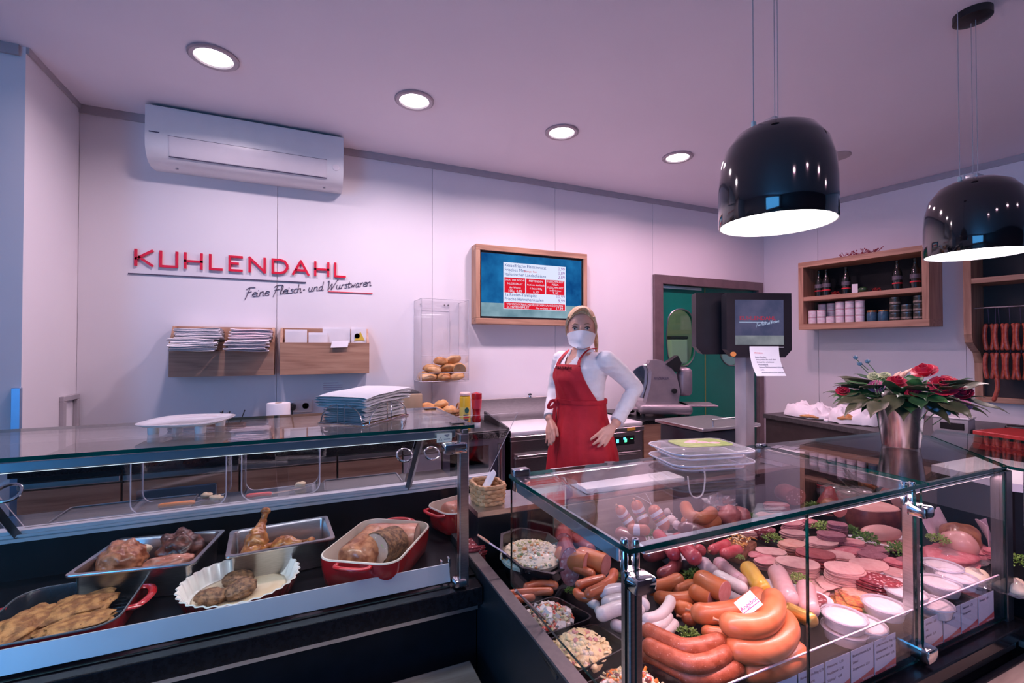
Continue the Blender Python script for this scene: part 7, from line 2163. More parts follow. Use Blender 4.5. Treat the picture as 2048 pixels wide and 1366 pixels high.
# white cable hanging behind
cp0 = [at(1335, 905, 1.02), at(1300, 922, 0.95)]
tag(MB().tube(curve_pts([(0, 0, 0), (0.012, 0.0, -0.07), (0.045, 0.0, -0.098), (0.085, 0.0, -0.085), (0.10, 0.0, -0.02), (0.095, 0.002, 0.03)], 30), 0.0035, 8).build('white_cable', M_WHITE, None, 60, loc=(1.52, 1.545, 0.94)), 'white cable looping below the platter behind the case', 'cable')

# ------------------------------------------------------------------ shop scale with displays
sc_ = thing('shop_scale', 'black shop scale with steel plate, column and two displays behind the cold counter', 'scale', (1.84, 1.745, RW + 0.0006))
MB().rbox(-0.17, 0.17, -0.145, 0.145, 0.012, 0.195, 0.012, 2).build('housing', mat('scale_black', (0.014, 0.015, 0.022), 0.3, col2=(0.018, 0.02, 0.028)), sc_, 30)
pl2 = MB().rbox(-0.19, 0.19, -0.16, 0.16, 0.200, 0.216, 0.003, 1).build('weighing_plate', M_STEELX, sc_)
MB().tube(curve_pts([(-0.10, -0.135, 0.216), (-0.10, -0.135, 0.246), (-0.09, -0.135, 0.250), (0.13, -0.135, 0.250), (0.14, -0.135, 0.246), (0.14, -0.135, 0.216)], 20), 0.003, 6).build('plate_rail', M_STEEL, pl2, 60)
for x_ in (-0.14, 0.14):
    for y_ in (-0.11, 0.11):
        MB().lathe([(0.016, 0.0), (0.014, 0.013)], 12, M=Matrix.Translation((x_, y_, 0))).build('foot', M_BLACKP, sc_)
# column and heads (in front of the plate)
CX, CY = -0.045, -0.262
MB().rbox(CX - 0.028, CX + 0.028, CY - 0.03, CY + 0.03, -0.0, 0.60, 0.006, 2, M=Matrix.Translation((0, 0.0, 0))).build('column', mat('column_grey', (0.46, 0.42, 0.45), 0.35, 0.4, col2=(0.42, 0.38, 0.41)), sc_, 30)
HR = Matrix.Translation((CX + 0.012, CY - 0.01, 0.545)) @ Matrix.Rotation(math.radians(-24 + 4), 4, 'Z')
MS = mat('display_case', (0.016, 0.013, 0.018), 0.35, col2=(0.02, 0.016, 0.022))


def display(M_, name, logo):
    # chamfered lower corners
    pr = [(-0.145, 0.03), (-0.115, -0.002), (0.115, -0.002), (0.145, 0.03), (0.145, 0.275), (-0.145, 0.275)]
    m = MB()
    n = len(pr)
    m.add([(p[0], -0.03, p[1]) for p in pr] + [(p[0] * 0.96, 0.025, 0.135 + (p[1] - 0.135) * 0.96) for p in pr], [list(range(n)), list(range(2 * n - 1, n - 1, -1))] + [(i, n + i, n + (i + 1) % n, (i + 1) % n) for i in range(n)], 0, M_)
    return m.build(name, MS, sc_)


h1 = display(HR @ Matrix.Translation((0.0, -0.055, 0.0)), 'customer_display', True)
h2 = display(HR @ Matrix.Translation((-0.085, 0.05, 0.012)), 'staff_display', False)
MB().box(-0.05, 0.0, -0.03, 0.05, 0.05, 0.22, 0, HR).build('display_arm', M_BLACKP, sc_)
HS = HR @ Matrix.Translation((0.0, -0.0855, 0.0))
MB().box(-0.108, 0.108, -0.0008, 0.0004, 0.052, 0.245, 0, HS).build('screen_picture', screen_mat('scale_screen', (0.035, 0.045, 0.10), (0.10, 0.09, 0.17), 1.0, 9), h1)
MB().box(-0.108, 0.108, -0.0012, 0.0, 0.052, 0.092, 0, HS).build('screen_picture', screen_mat('scale_screen_low', (0.12, 0.13, 0.16), (0.24, 0.25, 0.28), 1.0, 14), h1)
text_mesh('screen_text', 'KUHLENDAHL', 0.025, emit_mat('screen_red_dim', (0.34, 0.03, 0.06), 1.0), h1, HS @ Matrix.Translation((-0.09, -0.0016, 0.158)) @ Matrix.Rotation(PI / 2, 4, 'X'), 'LEFT', 0.0002)
MB().box(-0.09, 0.035, -0.0016, 0.0, 0.148, 0.1505, 0, HS).build('screen_line', emit_mat('screen_pale', (0.35, 0.42, 0.62), 1.0), h1)


def put_small(strokes):
    m = MB()
    for q in strokes:
        m.tube(curve_pts([(p[0], -0.0014, p[1]) for p in q], 3 * len(q)), 0.0006, 4, M=HS)
    m.build('screen_script', emit_mat('screen_pale', (0.35, 0.42, 0.62), 1.0), h1)


script_line(word, (-0.015, 0.130), (0.088, 0.150), 0.007, 0.35, 0.0006, put_small)
MB().box(0.085, 0.108, -0.0008, 0.0, 0.040, 0.043, 0, HS).build('maker_mark', M_LABW, h1)
MB().lathe([(0.0, 0.0), (0.013, 0.0), (0.013, 0.0015)], 20, M=HR @ Matrix.Translation((-0.118, -0.0865, 0.012)) @ Matrix.Rotation(PI / 2, 4, 'X'), sy=0.8).build('round_sticker', mat('orange_sticker', (0.62, 0.20, 0.05), 0.4, col2=(0.6, 0.25, 0.08)), h1)
# paper note hanging from the display
np_ = HR @ Matrix.Translation((0.0, -0.09, 0.0))
nt2 = thing('paper_note', 'white printed note hanging under the scale display', 'note', (Matrix.Translation(Vector(sc_.location)) @ np_).translation, math.radians(-20))


def nfn(u, v):
    return (-0.05 + 0.13 * u + 0.012 * (1 - v) ** 2, -0.004 - 0.03 * (1 - v) ** 2.2, 0.045 - 0.125 * (1 - v))


MB().grid(nfn, 6, 12, thick=0.0008).build('paper_sheet', M_PAPER, nt2, 60)
for k, (w_, ml, s_) in enumerate(((0.0, M_INKR, 'Wichtig zu:'), (0, M_INK, 'Liebe Kunden,'), (0, M_INK, 'bitte prüfen Sie nach dem'), (0, M_INK, 'Einkauf Ihr erhaltenes'), (0, M_INK, 'Wechselgeld.'), (0, M_INK, 'Spätere Reklamationen können'), (0, M_INK, 'nicht'), (0, M_INK, 'entgegengenommen werden.'))):
    v = 0.76 - 0.085 * k - (0.06 if k else 0)
    p0 = Vector(nfn(0.14 + 0.012 * k, v))
    tl_ = 2.2 * 0.03 * (1 - v) ** 1.2 / 0.125
    text_mesh('note_text', s_, 0.0086, ml, nt2, Matrix.Translation(p0 + Vector((0, -0.0014, 0))) @ Matrix.Rotation(PI / 2 - math.atan(tl_), 4, 'X'), 'LEFT', 0.0001)
# tissue box / paper on the glass behind
pq = at(1600, 905, 0.95)
t = thing('paper_bag_bundle', 'pinkish paper bundle lying behind the flower bucket glass', 'paper bundle', (2.22, 1.62, RW + 0.0006), math.radians(8))
MB().rbox(-0.10, 0.12, -0.06, 0.06, 0.0, 0.05, 0.006, 2).build('bundle', M_PINKP, t, 30)
MB().grid(lambda u, v: (-0.11 + 0.20 * u, -0.062 + 0.12 * v, 0.052 + 0.012 * math.sin(3 * u) * v), 10, 6, thick=0.0015).build('top_sheet', M_PAPER, t, 60)
tag(MB().rbox(-0.03, 0.035, -0.012, 0.012, 0.0, 0.0012, 0.0004, 1).build('steel_clip', M_CHROME, None, None, loc=(1.70, 1.19, GZ + 0.0005), rot=(0, 0, 0.3)), 'flat steel clip lying near the glass joint', 'clip')
tag(MB().rbox(-0.035, 0.03, -0.012, 0.012, 0.0, 0.0012, 0.0004, 1).build('steel_clip', M_CHROME, None, None, loc=(1.67, 1.235, GZ + 0.0005), rot=(0, 0, 0.3)), 'second flat steel clip beside the paper on the glass joint', 'clip')

# ------------------------------------------------------------------ flower bucket
FB = Vector((2.135, 1.055, GZ))
bk = thing('steel_bucket', 'tall tapered steel bucket holding the bouquet on the corner glass', 'bucket', FB)
MB().lathe([(0.056, 0.0), (0.059, 0.003), (0.080, 0.16), (0.0815, 0.166), (0.079, 0.166), (0.077, 0.16), (0.056, 0.006), (0.0, 0.006)], 40).build('bucket_body', mat('zinc_bucket', (0.66, 0.65, 0.67), 0.22, 1.0, col2=(0.60, 0.59, 0.61), scale=20, stretch=(1, 1, 0.2)), bk, 50)
MB().tube(curve_pts([(-0.012, -0.073, 0.118), (-0.004, -0.074, 0.126), (0.006, -0.0755, 0.130), (0.0, -0.0745, 0.115)], 10), 0.0012, 5).build('emblem_mark', M_INK, bk, 60)
bq = thing('flower_bouquet', 'lush bouquet with deep red flowers and dark green leaves', 'bouquet', FB + Vector((0, 0, 0.15)))
r = random.Random(21)
M_LF = [mat('leaf_dark', (0.012, 0.05, 0.022), 0.35, coat=0.2, col2=(0.03, 0.085, 0.03), scale=20), mat('leaf_olive', (0.045, 0.055, 0.028), 0.4, col2=(0.09, 0.085, 0.045), scale=14), mat('leaf_mid', (0.03, 0.13, 0.04), 0.35, coat=0.2, col2=(0.06, 0.18, 0.05), scale=20)]


def leaf_mb(L, W, bend, fold=0.25):
    def fn(u, v):
        w = W * math.sin(PI * min(1, u * 1.02) ** 0.8) * (1 - 0.15 * u)
        s = 2 * v - 1
        return (L * u, w * s, -bend * u * u * L + fold * abs(s) * w + 0.004 * math.sin(9 * u))
    return MB().grid(fn, 10, 4, thick=0.0012)


leaf_me = []
for k in range(6):
    o = leaf_mb((0.10, 0.115, 0.085, 0.10, 0.13, 0.065)[k], (0.030, 0.040, 0.028, 0.026, 0.034, 0.022)[k], (0.2, 0.3, 0.1, 0.4, 0.35, 0.1)[k]).build('leaf', M_LF[k % 3], None, 60)
    leaf_me.append(o.data)
    bpy.data.objects.remove(o)
for k in range(96):
    a = 2 * PI * k / 96 * 5.03 + r.uniform(-0.2, 0.2)
    el = r.uniform(-0.1, 0.75) if k > 30 else r.uniform(-0.22, 0.12)
    rad = r.uniform(0.02, 0.12) if k > 30 else r.uniform(0.08, 0.15)
    z = 0.035 + 0.05 * max(0, el) + r.uniform(-0.008, 0.02)
    link('leaf', leaf_me[k % 6], bq, (rad * math.cos(a) * 0.9, rad * math.sin(a) * 1.25, z), (r.uniform(-0.5, 0.5), -el, a))
# drooping big leaves toward both sides
for (a, rad, el, k) in ((PI + 0.5, 0.10, -0.1, 4), (PI - 0.15, 0.16, -0.1, 4), (PI + 0.15, 0.09, 0.15, 1), (-0.25, 0.16, -0.2, 4), (-0.05, 0.20, -0.3, 4), (0.1, 0.17, -0.1, 1), (PI + 0.2, 0.19, 0.0, 4), (-0.5, 0.10, -0.1, 1), (-1.2, 0.09, -0.2, 1), (-2.0, 0.09, -0.15, 4)):
    link('leaf', leaf_me[k], bq, (rad * math.cos(a), rad * math.sin(a), 0.03), (0, -el, a))


def rose_mb(R_, m_seed):
    m = MB()
    rr_ = random.Random(m_seed)
    for ring, (n, rad, tilt) in enumerate(((5, 0.25, 0.15), (6, 0.5, 0.45), (7, 0.8, 0.8), (8, 1.0, 1.15))):
        for k in range(n):
            a = 2 * PI * k / n + ring * 0.5 + rr_.uniform(-0.1, 0.1)

            def fn(u, v, a=a, rad=rad, tilt=tilt):
                s = (2 * u - 1)
                w = R_ * 0.55 * rad ** 0.5 * (1 - 0.3 * v)
                rr2 = R_ * rad * (0.35 + 0.65 * v * math.sin(tilt))
                zz = R_ * (1.0 - 0.45 * rad) * v * math.cos(tilt * 0.8) * 1.3
                b = a + s * w / max(rr2, R_ * 0.25) * 0.8
                return (rr2 * math.cos(b), rr2 * math.sin(b), zz)
            m.grid(fn, 5, 4, thick=0.0012)
    return m


M_ROSE = mat('deep_red_petal', (0.42, 0.012, 0.035), 0.45, col2=(0.56, 0.03, 0.08), scale=30)
M_PROT = mat('crimson_petal', (0.58, 0.02, 0.05), 0.45, col2=(0.66, 0.05, 0.10), scale=30)
M_PINKF = mat('pink_petal', (0.62, 0.16, 0.30), 0.5, col2=(0.70, 0.30, 0.42), scale=40)
M_CRG = mat('cream_green_petal', (0.60, 0.62, 0.36), 0.5, col2=(0.66, 0.66, 0.42))


def bqp(right, toward, z):
    return Vector((0.443 * right - 0.897 * toward, -0.897 * right - 0.443 * toward, z))


for k, (x, y, z, R_, m_, nm) in enumerate(((0.075, 0.02, 0.155, 0.044, M_PROT, 'red_flower'), (0.125, 0.05, 0.105, 0.050, M_PROT, 'red_flower'), (-0.01, 0.06, 0.115, 0.036, M_ROSE, 'red_flower'), (0.18, 0.04, 0.085, 0.030, M_ROSE, 'red_flower'), (-0.18, 0.05, 0.075, 0.026, M_ROSE, 'red_flower'),
                                          (0.17, 0.09, 0.045, 0.028, M_PINKF, 'pink_flower'), (-0.07, 0.07, 0.10, 0.030, M_PINKF, 'pink_flower'), (-0.08, 0.02, 0.135, 0.024, M_CRG, 'cream_flower'), (-0.045, 0.03, 0.14, 0.022, M_CRG, 'cream_flower'), (0.04, 0.09, 0.075, 0.03, M_ROSE, 'red_flower'))):
    x, y, z = bqp(x, y, z)
    rose_mb(R_, k).build(nm, m_, bq, 60, loc=(x, y, z - 0.022), rot=(0, r.uniform(0.55, 0.95), math.atan2(-0.443, -0.897) + r.uniform(-0.4, 0.4)))
M_THIS = mat('blue_thistle', (0.06, 0.14, 0.22), 0.5, col2=(0.12, 0.24, 0.34), scale=60)
for k, (x, y, z) in enumerate((bqp(-0.14, 0, 0.195), bqp(-0.10, 0.01, 0.18), bqp(-0.125, 0.02, 0.17), bqp(0.10, 0.11, 0.01), bqp(0.13, 0.10, 0.0), bqp(0.08, 0.11, 0.015))):
    m = MB().blob((0, 0, 0), (0.009, 0.009, 0.008), k, 0.2)
    for j in range(9):
        a = 2 * PI * j / 9
        m.add([(0.006 * math.cos(a - 0.3), 0.006 * math.sin(a - 0.3), 0), (0.006 * math.cos(a + 0.3), 0.006 * math.sin(a + 0.3), 0), (0.017 * math.cos(a), 0.017 * math.sin(a), 0.006)], [(0, 1, 2)])
    m.build('thistle', M_THIS, bq, None, loc=(x, y, z))
    MB().tube([(x, y, z - 0.005), (x * 0.7, y * 0.7, z - 0.05)], 0.0015, 5).build('stem', M_LF[2], bq)
M_CAP = mat('amaranth', (0.66, 0.34, 0.26), 0.6, col2=(0.70, 0.44, 0.36))
for (a, L) in ((0.5, 0.10), (0.15, 0.12), (0.9, 0.09), (-0.3, 0.09)):
    c = Vector((0.08 * math.cos(a), 0.05, 0.10))
    MB().tube([c, c + Vector((L * 0.5 * math.cos(a), 0, L * 0.25)), c + Vector((L * math.cos(a), 0, L * 0.42))], [0.010, 0.008, 0.001], 8).build('plume', M_CAP, bq, 60)
for k in range(9):
    a = r.uniform(-0.5, 0.35)
    L = r.uniform(0.11, 0.17)
    p1 = Vector((L * math.cos(a) + 0.03, L * math.sin(a) - 0.03, 0.03 + r.uniform(-0.02, 0.05)))
    MB().tube(curve_pts([(0.03, -0.02, 0.03), p1 * 0.6 + Vector((0, 0, 0.02)), p1], 8), 0.0014, 5).blob(p1, (0.013, 0.005, 0.005), k, 0.1, 1, 8, 6).build('bud', mat('pale_bud', (0.50, 0.46, 0.30), 0.5, col2=(0.34, 0.42, 0.2)), bq, 60)
for k in range(4):
    a = (2.6, 2.9, 2.3, 0.4)[k]
    MB().tube(curve_pts([(0.05 * math.cos(a), 0, 0.07), (0.12 * math.cos(a), 0.01, 0.12), (0.15 * math.cos(a), 0.01, 0.09), (0.16 * math.cos(a), 0.0, 0.06)], 14), 0.0013, 5).build('grass_blade', M_LF[2], bq, 60)
MB().lathe([(0.055, 0.0), (0.085, 0.03), (0.07, 0.06), (0.0, 0.08)], 20).build('foliage_core', M_LF[0], bq, 50)

# ------------------------------------------------------------------ side worktop at the right wall
sw = thing('side_worktop', 'dark stone worktop unit along the right wall behind the bouquet', 'worktop', (4.0, 2.1, 0))
P4 = [(3.615, 2.80), (3.44, 1.0), (4.90, 1.0), (4.70, 2.80)]
MB().prism([(x - 4.0, y - 2.1) for x, y in P4], 0.895, 0.93).build('top', M_DGREY, sw)
MB().prism([(x - 4.0 + (0.03 if x < 4 else 0), y - 2.1 + (0.0)) for x, y in P4], 0.0, 0.895).build('body', mat('dark_brown_body', (0.045, 0.032, 0.032), 0.45, col2=(0.055, 0.04, 0.04)), sw)
# crumpled white bags with bread
for k, (x, y, hx, hy, h, rz, lb) in enumerate(((3.80, 2.52, 0.13, 0.20, 0.12, 0.0, 'crumpled white paper bag lying on the side worktop, left'), (3.80, 2.16, 0.14, 0.17, 0.15, 0.3, 'crumpled white paper bag with brown bread showing, right'))):
    t = thing('bread_bag', lb, 'paper bag', (x, y, 0.93), rz, 'bread bags on the side worktop')

    def fn(u, v, hx=hx, hy=hy, h=h, k=k):
        a, q = 2 * PI * u, v
        e = 0.8
        rx = hx * math.copysign(abs(math.cos(a)) ** e, math.cos(a)) * (1 + 0.10 * noise.noise(Vector((math.cos(a) * 2, math.sin(a) * 2, k))))
        ry = hy * math.copysign(abs(math.sin(a)) ** e, math.sin(a)) * (1 + 0.14 * noise.noise(Vector((math.cos(a) * 2.5, math.sin(a) * 2.5, k + 5))))
        f = math.cos(q * PI / 2) ** 0.5
        nz = noise.noise(Vector((rx * f * 22, ry * f * 22, k * 3.3)))
        return (rx * f, ry * f, h * math.sin(q * PI / 2) * (0.75 + 0.5 * nz) + 0.006 + 0.012 * noise.noise(Vector((rx * f * 50, ry * f * 50, k))))
    MB().grid(fn, 40, 14).build('paper_bag', M_PAPER, t, 40)
    if k:
        MB().blob((-0.075, 0.04, 0.045), (0.075, 0.07, 0.03), 3, 0.2, 2).build('bread', M_CRUST, t, 180)
    else:
        MB().blob((-0.09, -0.06, 0.02), (0.05, 0.09, 0.02), 3, 0.2, 2).build('bread', M_CRUST, t, 180)
tag(MB().rbox(-0.02, 0.02, -0.015, 0.015, 0, 0.02, 0.006, 2).build('paper_scrap', M_PAPER, None, 60, loc=(3.66, 2.30, 0.931), rot=(0.2, 0, 0.4)), 'tiny white paper scrap at the front of the side worktop', 'paper scrap')
# appliance, phone and credit card reader on the worktop
t = thing('label_printer', 'pale grey label printer on the side worktop behind the bouquet', 'printer', (3.98, 1.66, 0.93), math.radians(-80))
MB().rbox(-0.09, 0.09, -0.08, 0.08, 0, 0.10, 0.01, 2).build('housing', mat('printer_grey', (0.40, 0.37, 0.40), 0.45, col2=(0.36, 0.33, 0.36)), t, 30)
MB().rbox(-0.05, 0.07, -0.085, -0.079, 0.03, 0.075, 0.003, 1).build('control_face', M_BLACKP, t)
MB().rbox(-0.095, 0.095, -0.085, 0.085, 0.10, 0.112, 0.004, 1).build('lid', M_WHITE, t)
t = thing('card_terminal', 'black card terminal with cable on the side worktop', 'card terminal', (4.02, 1.50, 0.93), math.radians(-75))
MB().rbox(-0.085, 0.085, -0.05, 0.05, 0, 0.035, 0.008, 2).build('body', M_BLACKP, t, 30)
MB().rbox(-0.04, 0.03, -0.03, 0.03, 0.035, 0.039, 0.002, 1).build('screen', mat('pale_lcd', (0.42, 0.36, 0.40), 0.3, col2=(0.38, 0.33, 0.36)), t)
MB().tube(curve_pts([(0.08, 0.02, 0.02), (0.13, 0.06, 0.03), (0.11, 0.12, 0.008), (0.02, 0.14, 0.006), (-0.08, 0.16, 0.006)], 24), 0.004, 6).build('cable', M_BLACKP, t, 60)
t = thing('desk_phone', 'black telephone at the right edge of the side worktop', 'phone', (4.05, 1.33, 0.93), math.radians(-70))
MB().rbox(-0.09, 0.09, -0.08, 0.08, 0, 0.05, 0.012, 2).build('base', M_BLACKP, t, 30)
MB().tube(curve_pts([(-0.09, 0.03, 0.075), (-0.06, 0.03, 0.085), (0.06, 0.03, 0.085), (0.09, 0.03, 0.075)], 16), [0.022] * 3 + [0.015] * 10 + [0.022] * 3 + [0.022], 10).build('handset', M_BLACKP, t, 60) if False else MB().rbox(-0.10, 0.10, 0.005, 0.055, 0.05, 0.085, 0.014, 3).build('handset', M_BLACKP, t, 30)
# red packets stacked near the right edge
t = thing('red_packet_stack', 'low red striped packet stack at the right edge behind the corner glass', 'packets', (3.60, 1.20, 0.93), math.radians(-8))
for k in range(3):
    MB().rbox(-0.16, 0.16, -0.14, 0.14, 0.035 * k, 0.035 * k + 0.033, 0.004, 1).build('packet', mat('red_striped', (0.42, 0.03, 0.03), 0.4, col2=(0.30, 0.02, 0.02), scale=40, stretch=(6, 1, 1)), t)
# white board on the rear worktop at right
tag(MB().prism([(2.52, 1.13), (2.95, 1.13), (2.95, 0.55), (2.62, 0.55), (2.45, 0.85)], 0.955, 0.985).build('serving_board', M_WHITE, None, None, origin=(2.7, 0.85, 0.955)), 'white board shelf seen through the corner glass at the right', 'board')
tag(MB().prism([(2.54, 1.12), (2.94, 1.12), (2.94, 0.56), (2.64, 0.56), (2.47, 0.85)], DK + 0.0006, 0.9545).build('service_block', M_BLACK, None, None, origin=(2.7, 0.85, DK)), 'black service block carrying the white board under the corner glass', 'cabinet')

# ------------------------------------------------------------------ bottle shelf on the right wall


def rwt(name, label, cat, s, d, z, group=None):
    """a thing on the right wall: local x runs along the wall, local y out of it"""
    p = rw(s, d, z)
    t = thing(name, label, cat, p, 0, group)
    t.rotation_euler = (0, 0, math.atan2(RU.y, RU.x))
    return t


# with this rotation local +x = along the wall, local +y = left of it (back into the wall is -RN): RN = +y or -y
YS = 1.0 if (Matrix.Rotation(math.atan2(RU.y, RU.x), 3, 'Z') @ Vector((0, 1, 0))).dot(RN) > 0 else -1.0


def yb(d0, d1):
    a, b = YS * d0, YS * d1
    return (min(a, b), max(a, b))


sh = rwt('bottle_shelf', 'oak wall shelf box with bottles above and jars below', 'shelf', 0.51, 0.0, 1.675)
Ws, Hs, Ds = 0.99, 0.652, 0.30


def sbox(x0, x1, d0, d1, z0, z1, nm, m, par=None):
    y0_, y1_ = yb(d0, d1)
    return MB().rbox(x0, x1, y0_, y1_, z0, z1, 0.0015, 1).build(nm, m, par or sh)


sbox(0, Ws, 0, Ds, 0, 0.055, 'board', M_OAK)
sbox(0, Ws, 0, Ds, Hs - 0.05, Hs, 'board', M_OAK)
sbox(0, 0.045, 0, Ds, 0.055, Hs - 0.05, 'side_board', M_OAKZ)
sbox(Ws - 0.045, Ws, 0, Ds, 0.055, Hs - 0.05, 'side_board', M_OAKZ)
sbox(0.045, Ws - 0.045, 0, Ds - 0.002, 0.275, 0.315, 'middle_board', M_OAK)
sbox(0.045, Ws - 0.045, 0.002, 0.012, 0.055, Hs - 0.05, 'back_panel', M_BLACK)
M_BOTG = mat('dark_bottle', (0.008, 0.012, 0.010), 0.08, coat=0.5, col2=(0.012, 0.016, 0.014))


def bottle(s, d, label, h=0.255, group='dark bottles on the oak shelf'):
    t = rwt('wine_bottle', label, 'bottle', s, d, 1.675 + 0.3152, group)
    k = h / 0.255
    MB().lathe([(0.030, 0.0), (0.034, 0.003), (0.034, 0.14 * k), (0.028, 0.165 * k), (0.014, 0.19 * k), (0.0125, 0.235 * k), (0.0145, 0.237 * k), (0.0145, 0.25 * k), (0.0, h)], 22).build('glass_body', M_BOTG, t, 50)
    MB().lathe([(0.0345, 0.085), (0.0345, 0.12)], 22).build('paper_label', mat('bottle_label', (0.10, 0.09, 0.11), 0.5, col2=(0.14, 0.12, 0.15), scale=60), t, 50)
    MB().lathe([(0.0347, 0.052), (0.0347, 0.062)], 22).build('red_band', M_INKR, t, 50)
    return t


for s, d, lb in ((0.64, 0.18, 'dark bottle at the far left of the oak shelf'), (0.715, 0.20, 'dark bottle second from the left on the oak shelf'), (0.875, 0.19, 'dark bottle in the left middle of the shelf beside the white card'), (1.262, 0.20, 'dark bottle near the right end of the oak shelf'), (1.383, 0.20, 'rightmost dark bottle on the oak shelf')):
    bottle(s, d, lb)
for s, lb, lb2 in ((0.80, 'red dried flower beside the left bottles on the oak shelf', None), (1.12, 'red dried flower with green leaf in the middle of the oak shelf', 1)):
    t = rwt('dried_flower', lb, 'dried flower', s, 0.22, 1.675 + 0.3152, 'dried flowers on the oak shelf')
    m = parsley_mesh(5, 60)
    m.v = [v * 0.034 + Vector((0, 0, 0.012)) for v in m.v]
    m.build('flower_head', mat('dried_red', (0.50, 0.03, 0.03), 0.6, col2=(0.36, 0.02, 0.02), scale=60), t)
    if lb2:
        MB().blob((-0.10, 0, 0.028), (0.035, 0.03, 0.028), 4, 0.3, 2).build('green_leaf', M_LF[0], t, 180)
tag(MB().rbox(-0.022, 0.022, -0.003, 0.003, 0, 0.085, 0.001, 1).build('price_tag', M_PAPER, None, None, loc=rw(0.96, 0.23, 1.9902), rot=(0, 0, math.atan2(RU.y, RU.x) + 0.3)), 'small white price tag standing between the bottles on the oak shelf', 'price tag')
# jars and tins: lower compartment
ZJ = 1.675 + 0.0552
tin_me = {}


def tin(kind, s, d, z, label, group):
    t = rwt('preserve_tin', label, 'jar', s, d, z, group)
    if kind not in tin_me:
        if kind == 'white':
            parts = [('tin_body', MB().lathe([(0.034, 0.0), (0.035, 0.002), (0.035, 0.054)], 20), M_WHITE), ('tin_lid', MB().lathe([(0.0365, 0.054), (0.0365, 0.064), (0.0, 0.065)], 20), mat('pink_lid', (0.62, 0.40, 0.46), 0.4, col2=(0.58, 0.36, 0.42))),
                     ('tin_label', MB().lathe([(0.0353, 0.012), (0.0353, 0.046)], 20), mat('jar_label', (0.78, 0.72, 0.76), 0.5, col2=(0.72, 0.60, 0.66), scale=50))]
        elif kind == 'dark':
            parts = [('tin_body', MB().lathe([(0.035, 0.0), (0.036, 0.002), (0.036, 0.058)], 20), mat('dark_tin', (0.05, 0.055, 0.05), 0.35, 0.3, col2=(0.10, 0.09, 0.07), scale=60)), ('tin_lid', MB().lathe([(0.0372, 0.058), (0.0372, 0.064), (0.0, 0.065)], 20), M_ALUD),
                     ('tin_label', MB().lathe([(0.0363, 0.012), (0.0363, 0.026)], 20), mat('dark_label', (0.40, 0.33, 0.28), 0.5, col2=(0.2, 0.17, 0.14), scale=80))]
        else:
            parts = [('tin_body', MB().lathe([(0.036, 0.0), (0.038, 0.004), (0.038, 0.07), (0.032, 0.085)], 20), mat('blue_jar', (0.03, 0.09, 0.15), 0.3, col2=(0.05, 0.12, 0.18), scale=60)), ('tin_lid', MB().lathe([(0.036, 0.083), (0.036, 0.097), (0.0, 0.099)], 20), mat('copper_lid', (0.50, 0.22, 0.08), 0.3, 0.6, col2=(0.44, 0.18, 0.06)))]
        tin_me[kind] = [(n_, mb_.build(n_, m_, t, 40).data) for n_, mb_, m_ in parts]
    else:
        for n_, me in tin_me[kind]:
            link(n_, me, t)
    return t


g1, g2, g3 = 'white jars on the oak shelf', 'dark tins on the oak shelf', 'blue jars on the oak shelf'
cols_w = [(0.60, 2, 'first'), (0.678, 2, 'second'), (0.756, 1, 'third'), (0.836, 3, 'fourth'), (0.915, 3, 'fifth'), (0.995, 3, 'sixth')]
lev = ['bottom', 'middle', 'top']
for s, n_, od in cols_w:
    for k in range(n_):
        tin('white', s, 0.22, ZJ + 0.0655 * k, 'white jar, %s of the %s column from the left on the oak shelf' % (lev[k] if n_ == 3 else ('bottom' if k == 0 else 'top') if n_ == 2 else 'alone', od), g1)
for s, lb in ((0.64, 'grey jar behind the first white jars, high up'), (0.72, 'grey jar behind the second white jars, high up')):
    for k in range(3):
        if k == 2:
            tin('white', s, 0.12, ZJ + 0.0655 * k, lb, 'jars behind the front row')
        else:
            tin('white', s, 0.12, ZJ + 0.0655 * k, 'white jar in the hidden back row of the oak shelf', 'jars behind the front row')
for s, lb in ((1.085, 'blue jar with copper lid, left of two'), (1.168, 'blue jar with copper lid, right of two')):
    tin('blue', s, 0.22, ZJ, lb, g3)
for s, n_, od in ((1.25, 3, 'leftmost'), (1.275 + 0.055, 2, 'second'), (1.41, 3, 'rightmost')):
    for k in range(n_):
        tin('dark', s, 0.22, ZJ + 0.0655 * k, 'dark tin at the %s of the %s column of dark tins' % (lev[k], od), g2)
# dried red plant on top
t = rwt('dried_plant', 'bundle of dried dark red berries lying on top of the oak shelf', 'dried plant', 0.98, 0.20, 1.675 + Hs)
r = random.Random(3)
m = MB()
for k in range(60):
    x0 = r.uniform(-0.13, 0.13)
    q = Vector((x0, r.uniform(-0.04, 0.04), 0.003))
    e = q + Vector((r.uniform(-0.04, 0.06), r.uniform(-0.03, 0.03), r.uniform(0.01, 0.055)))
    m.tube([q, e], 0.0016, 4).blob(e, (0.005, 0.005, 0.005), k % 5, 0.2, 1, 6, 4)
m.build('berry_twigs', mat('dried_berry', (0.26, 0.012, 0.03), 0.6, col2=(0.34, 0.02, 0.05), scale=60), t)

# ------------------------------------------------------------------ sausage rack at the right edge
rk = rwt('sausage_rack', 'oak wall rack with a hanging rail of red sausages at the right edge', 'rack', 1.70, 0.0, 1.08)


def kbox(x0, x1, d0, d1, z0, z1, nm, m):
    y0_, y1_ = yb(d0, d1)
    return MB().rbox(x0, x1, y0_, y1_, z0, z1, 0.0015, 1).build(nm, m, rk)


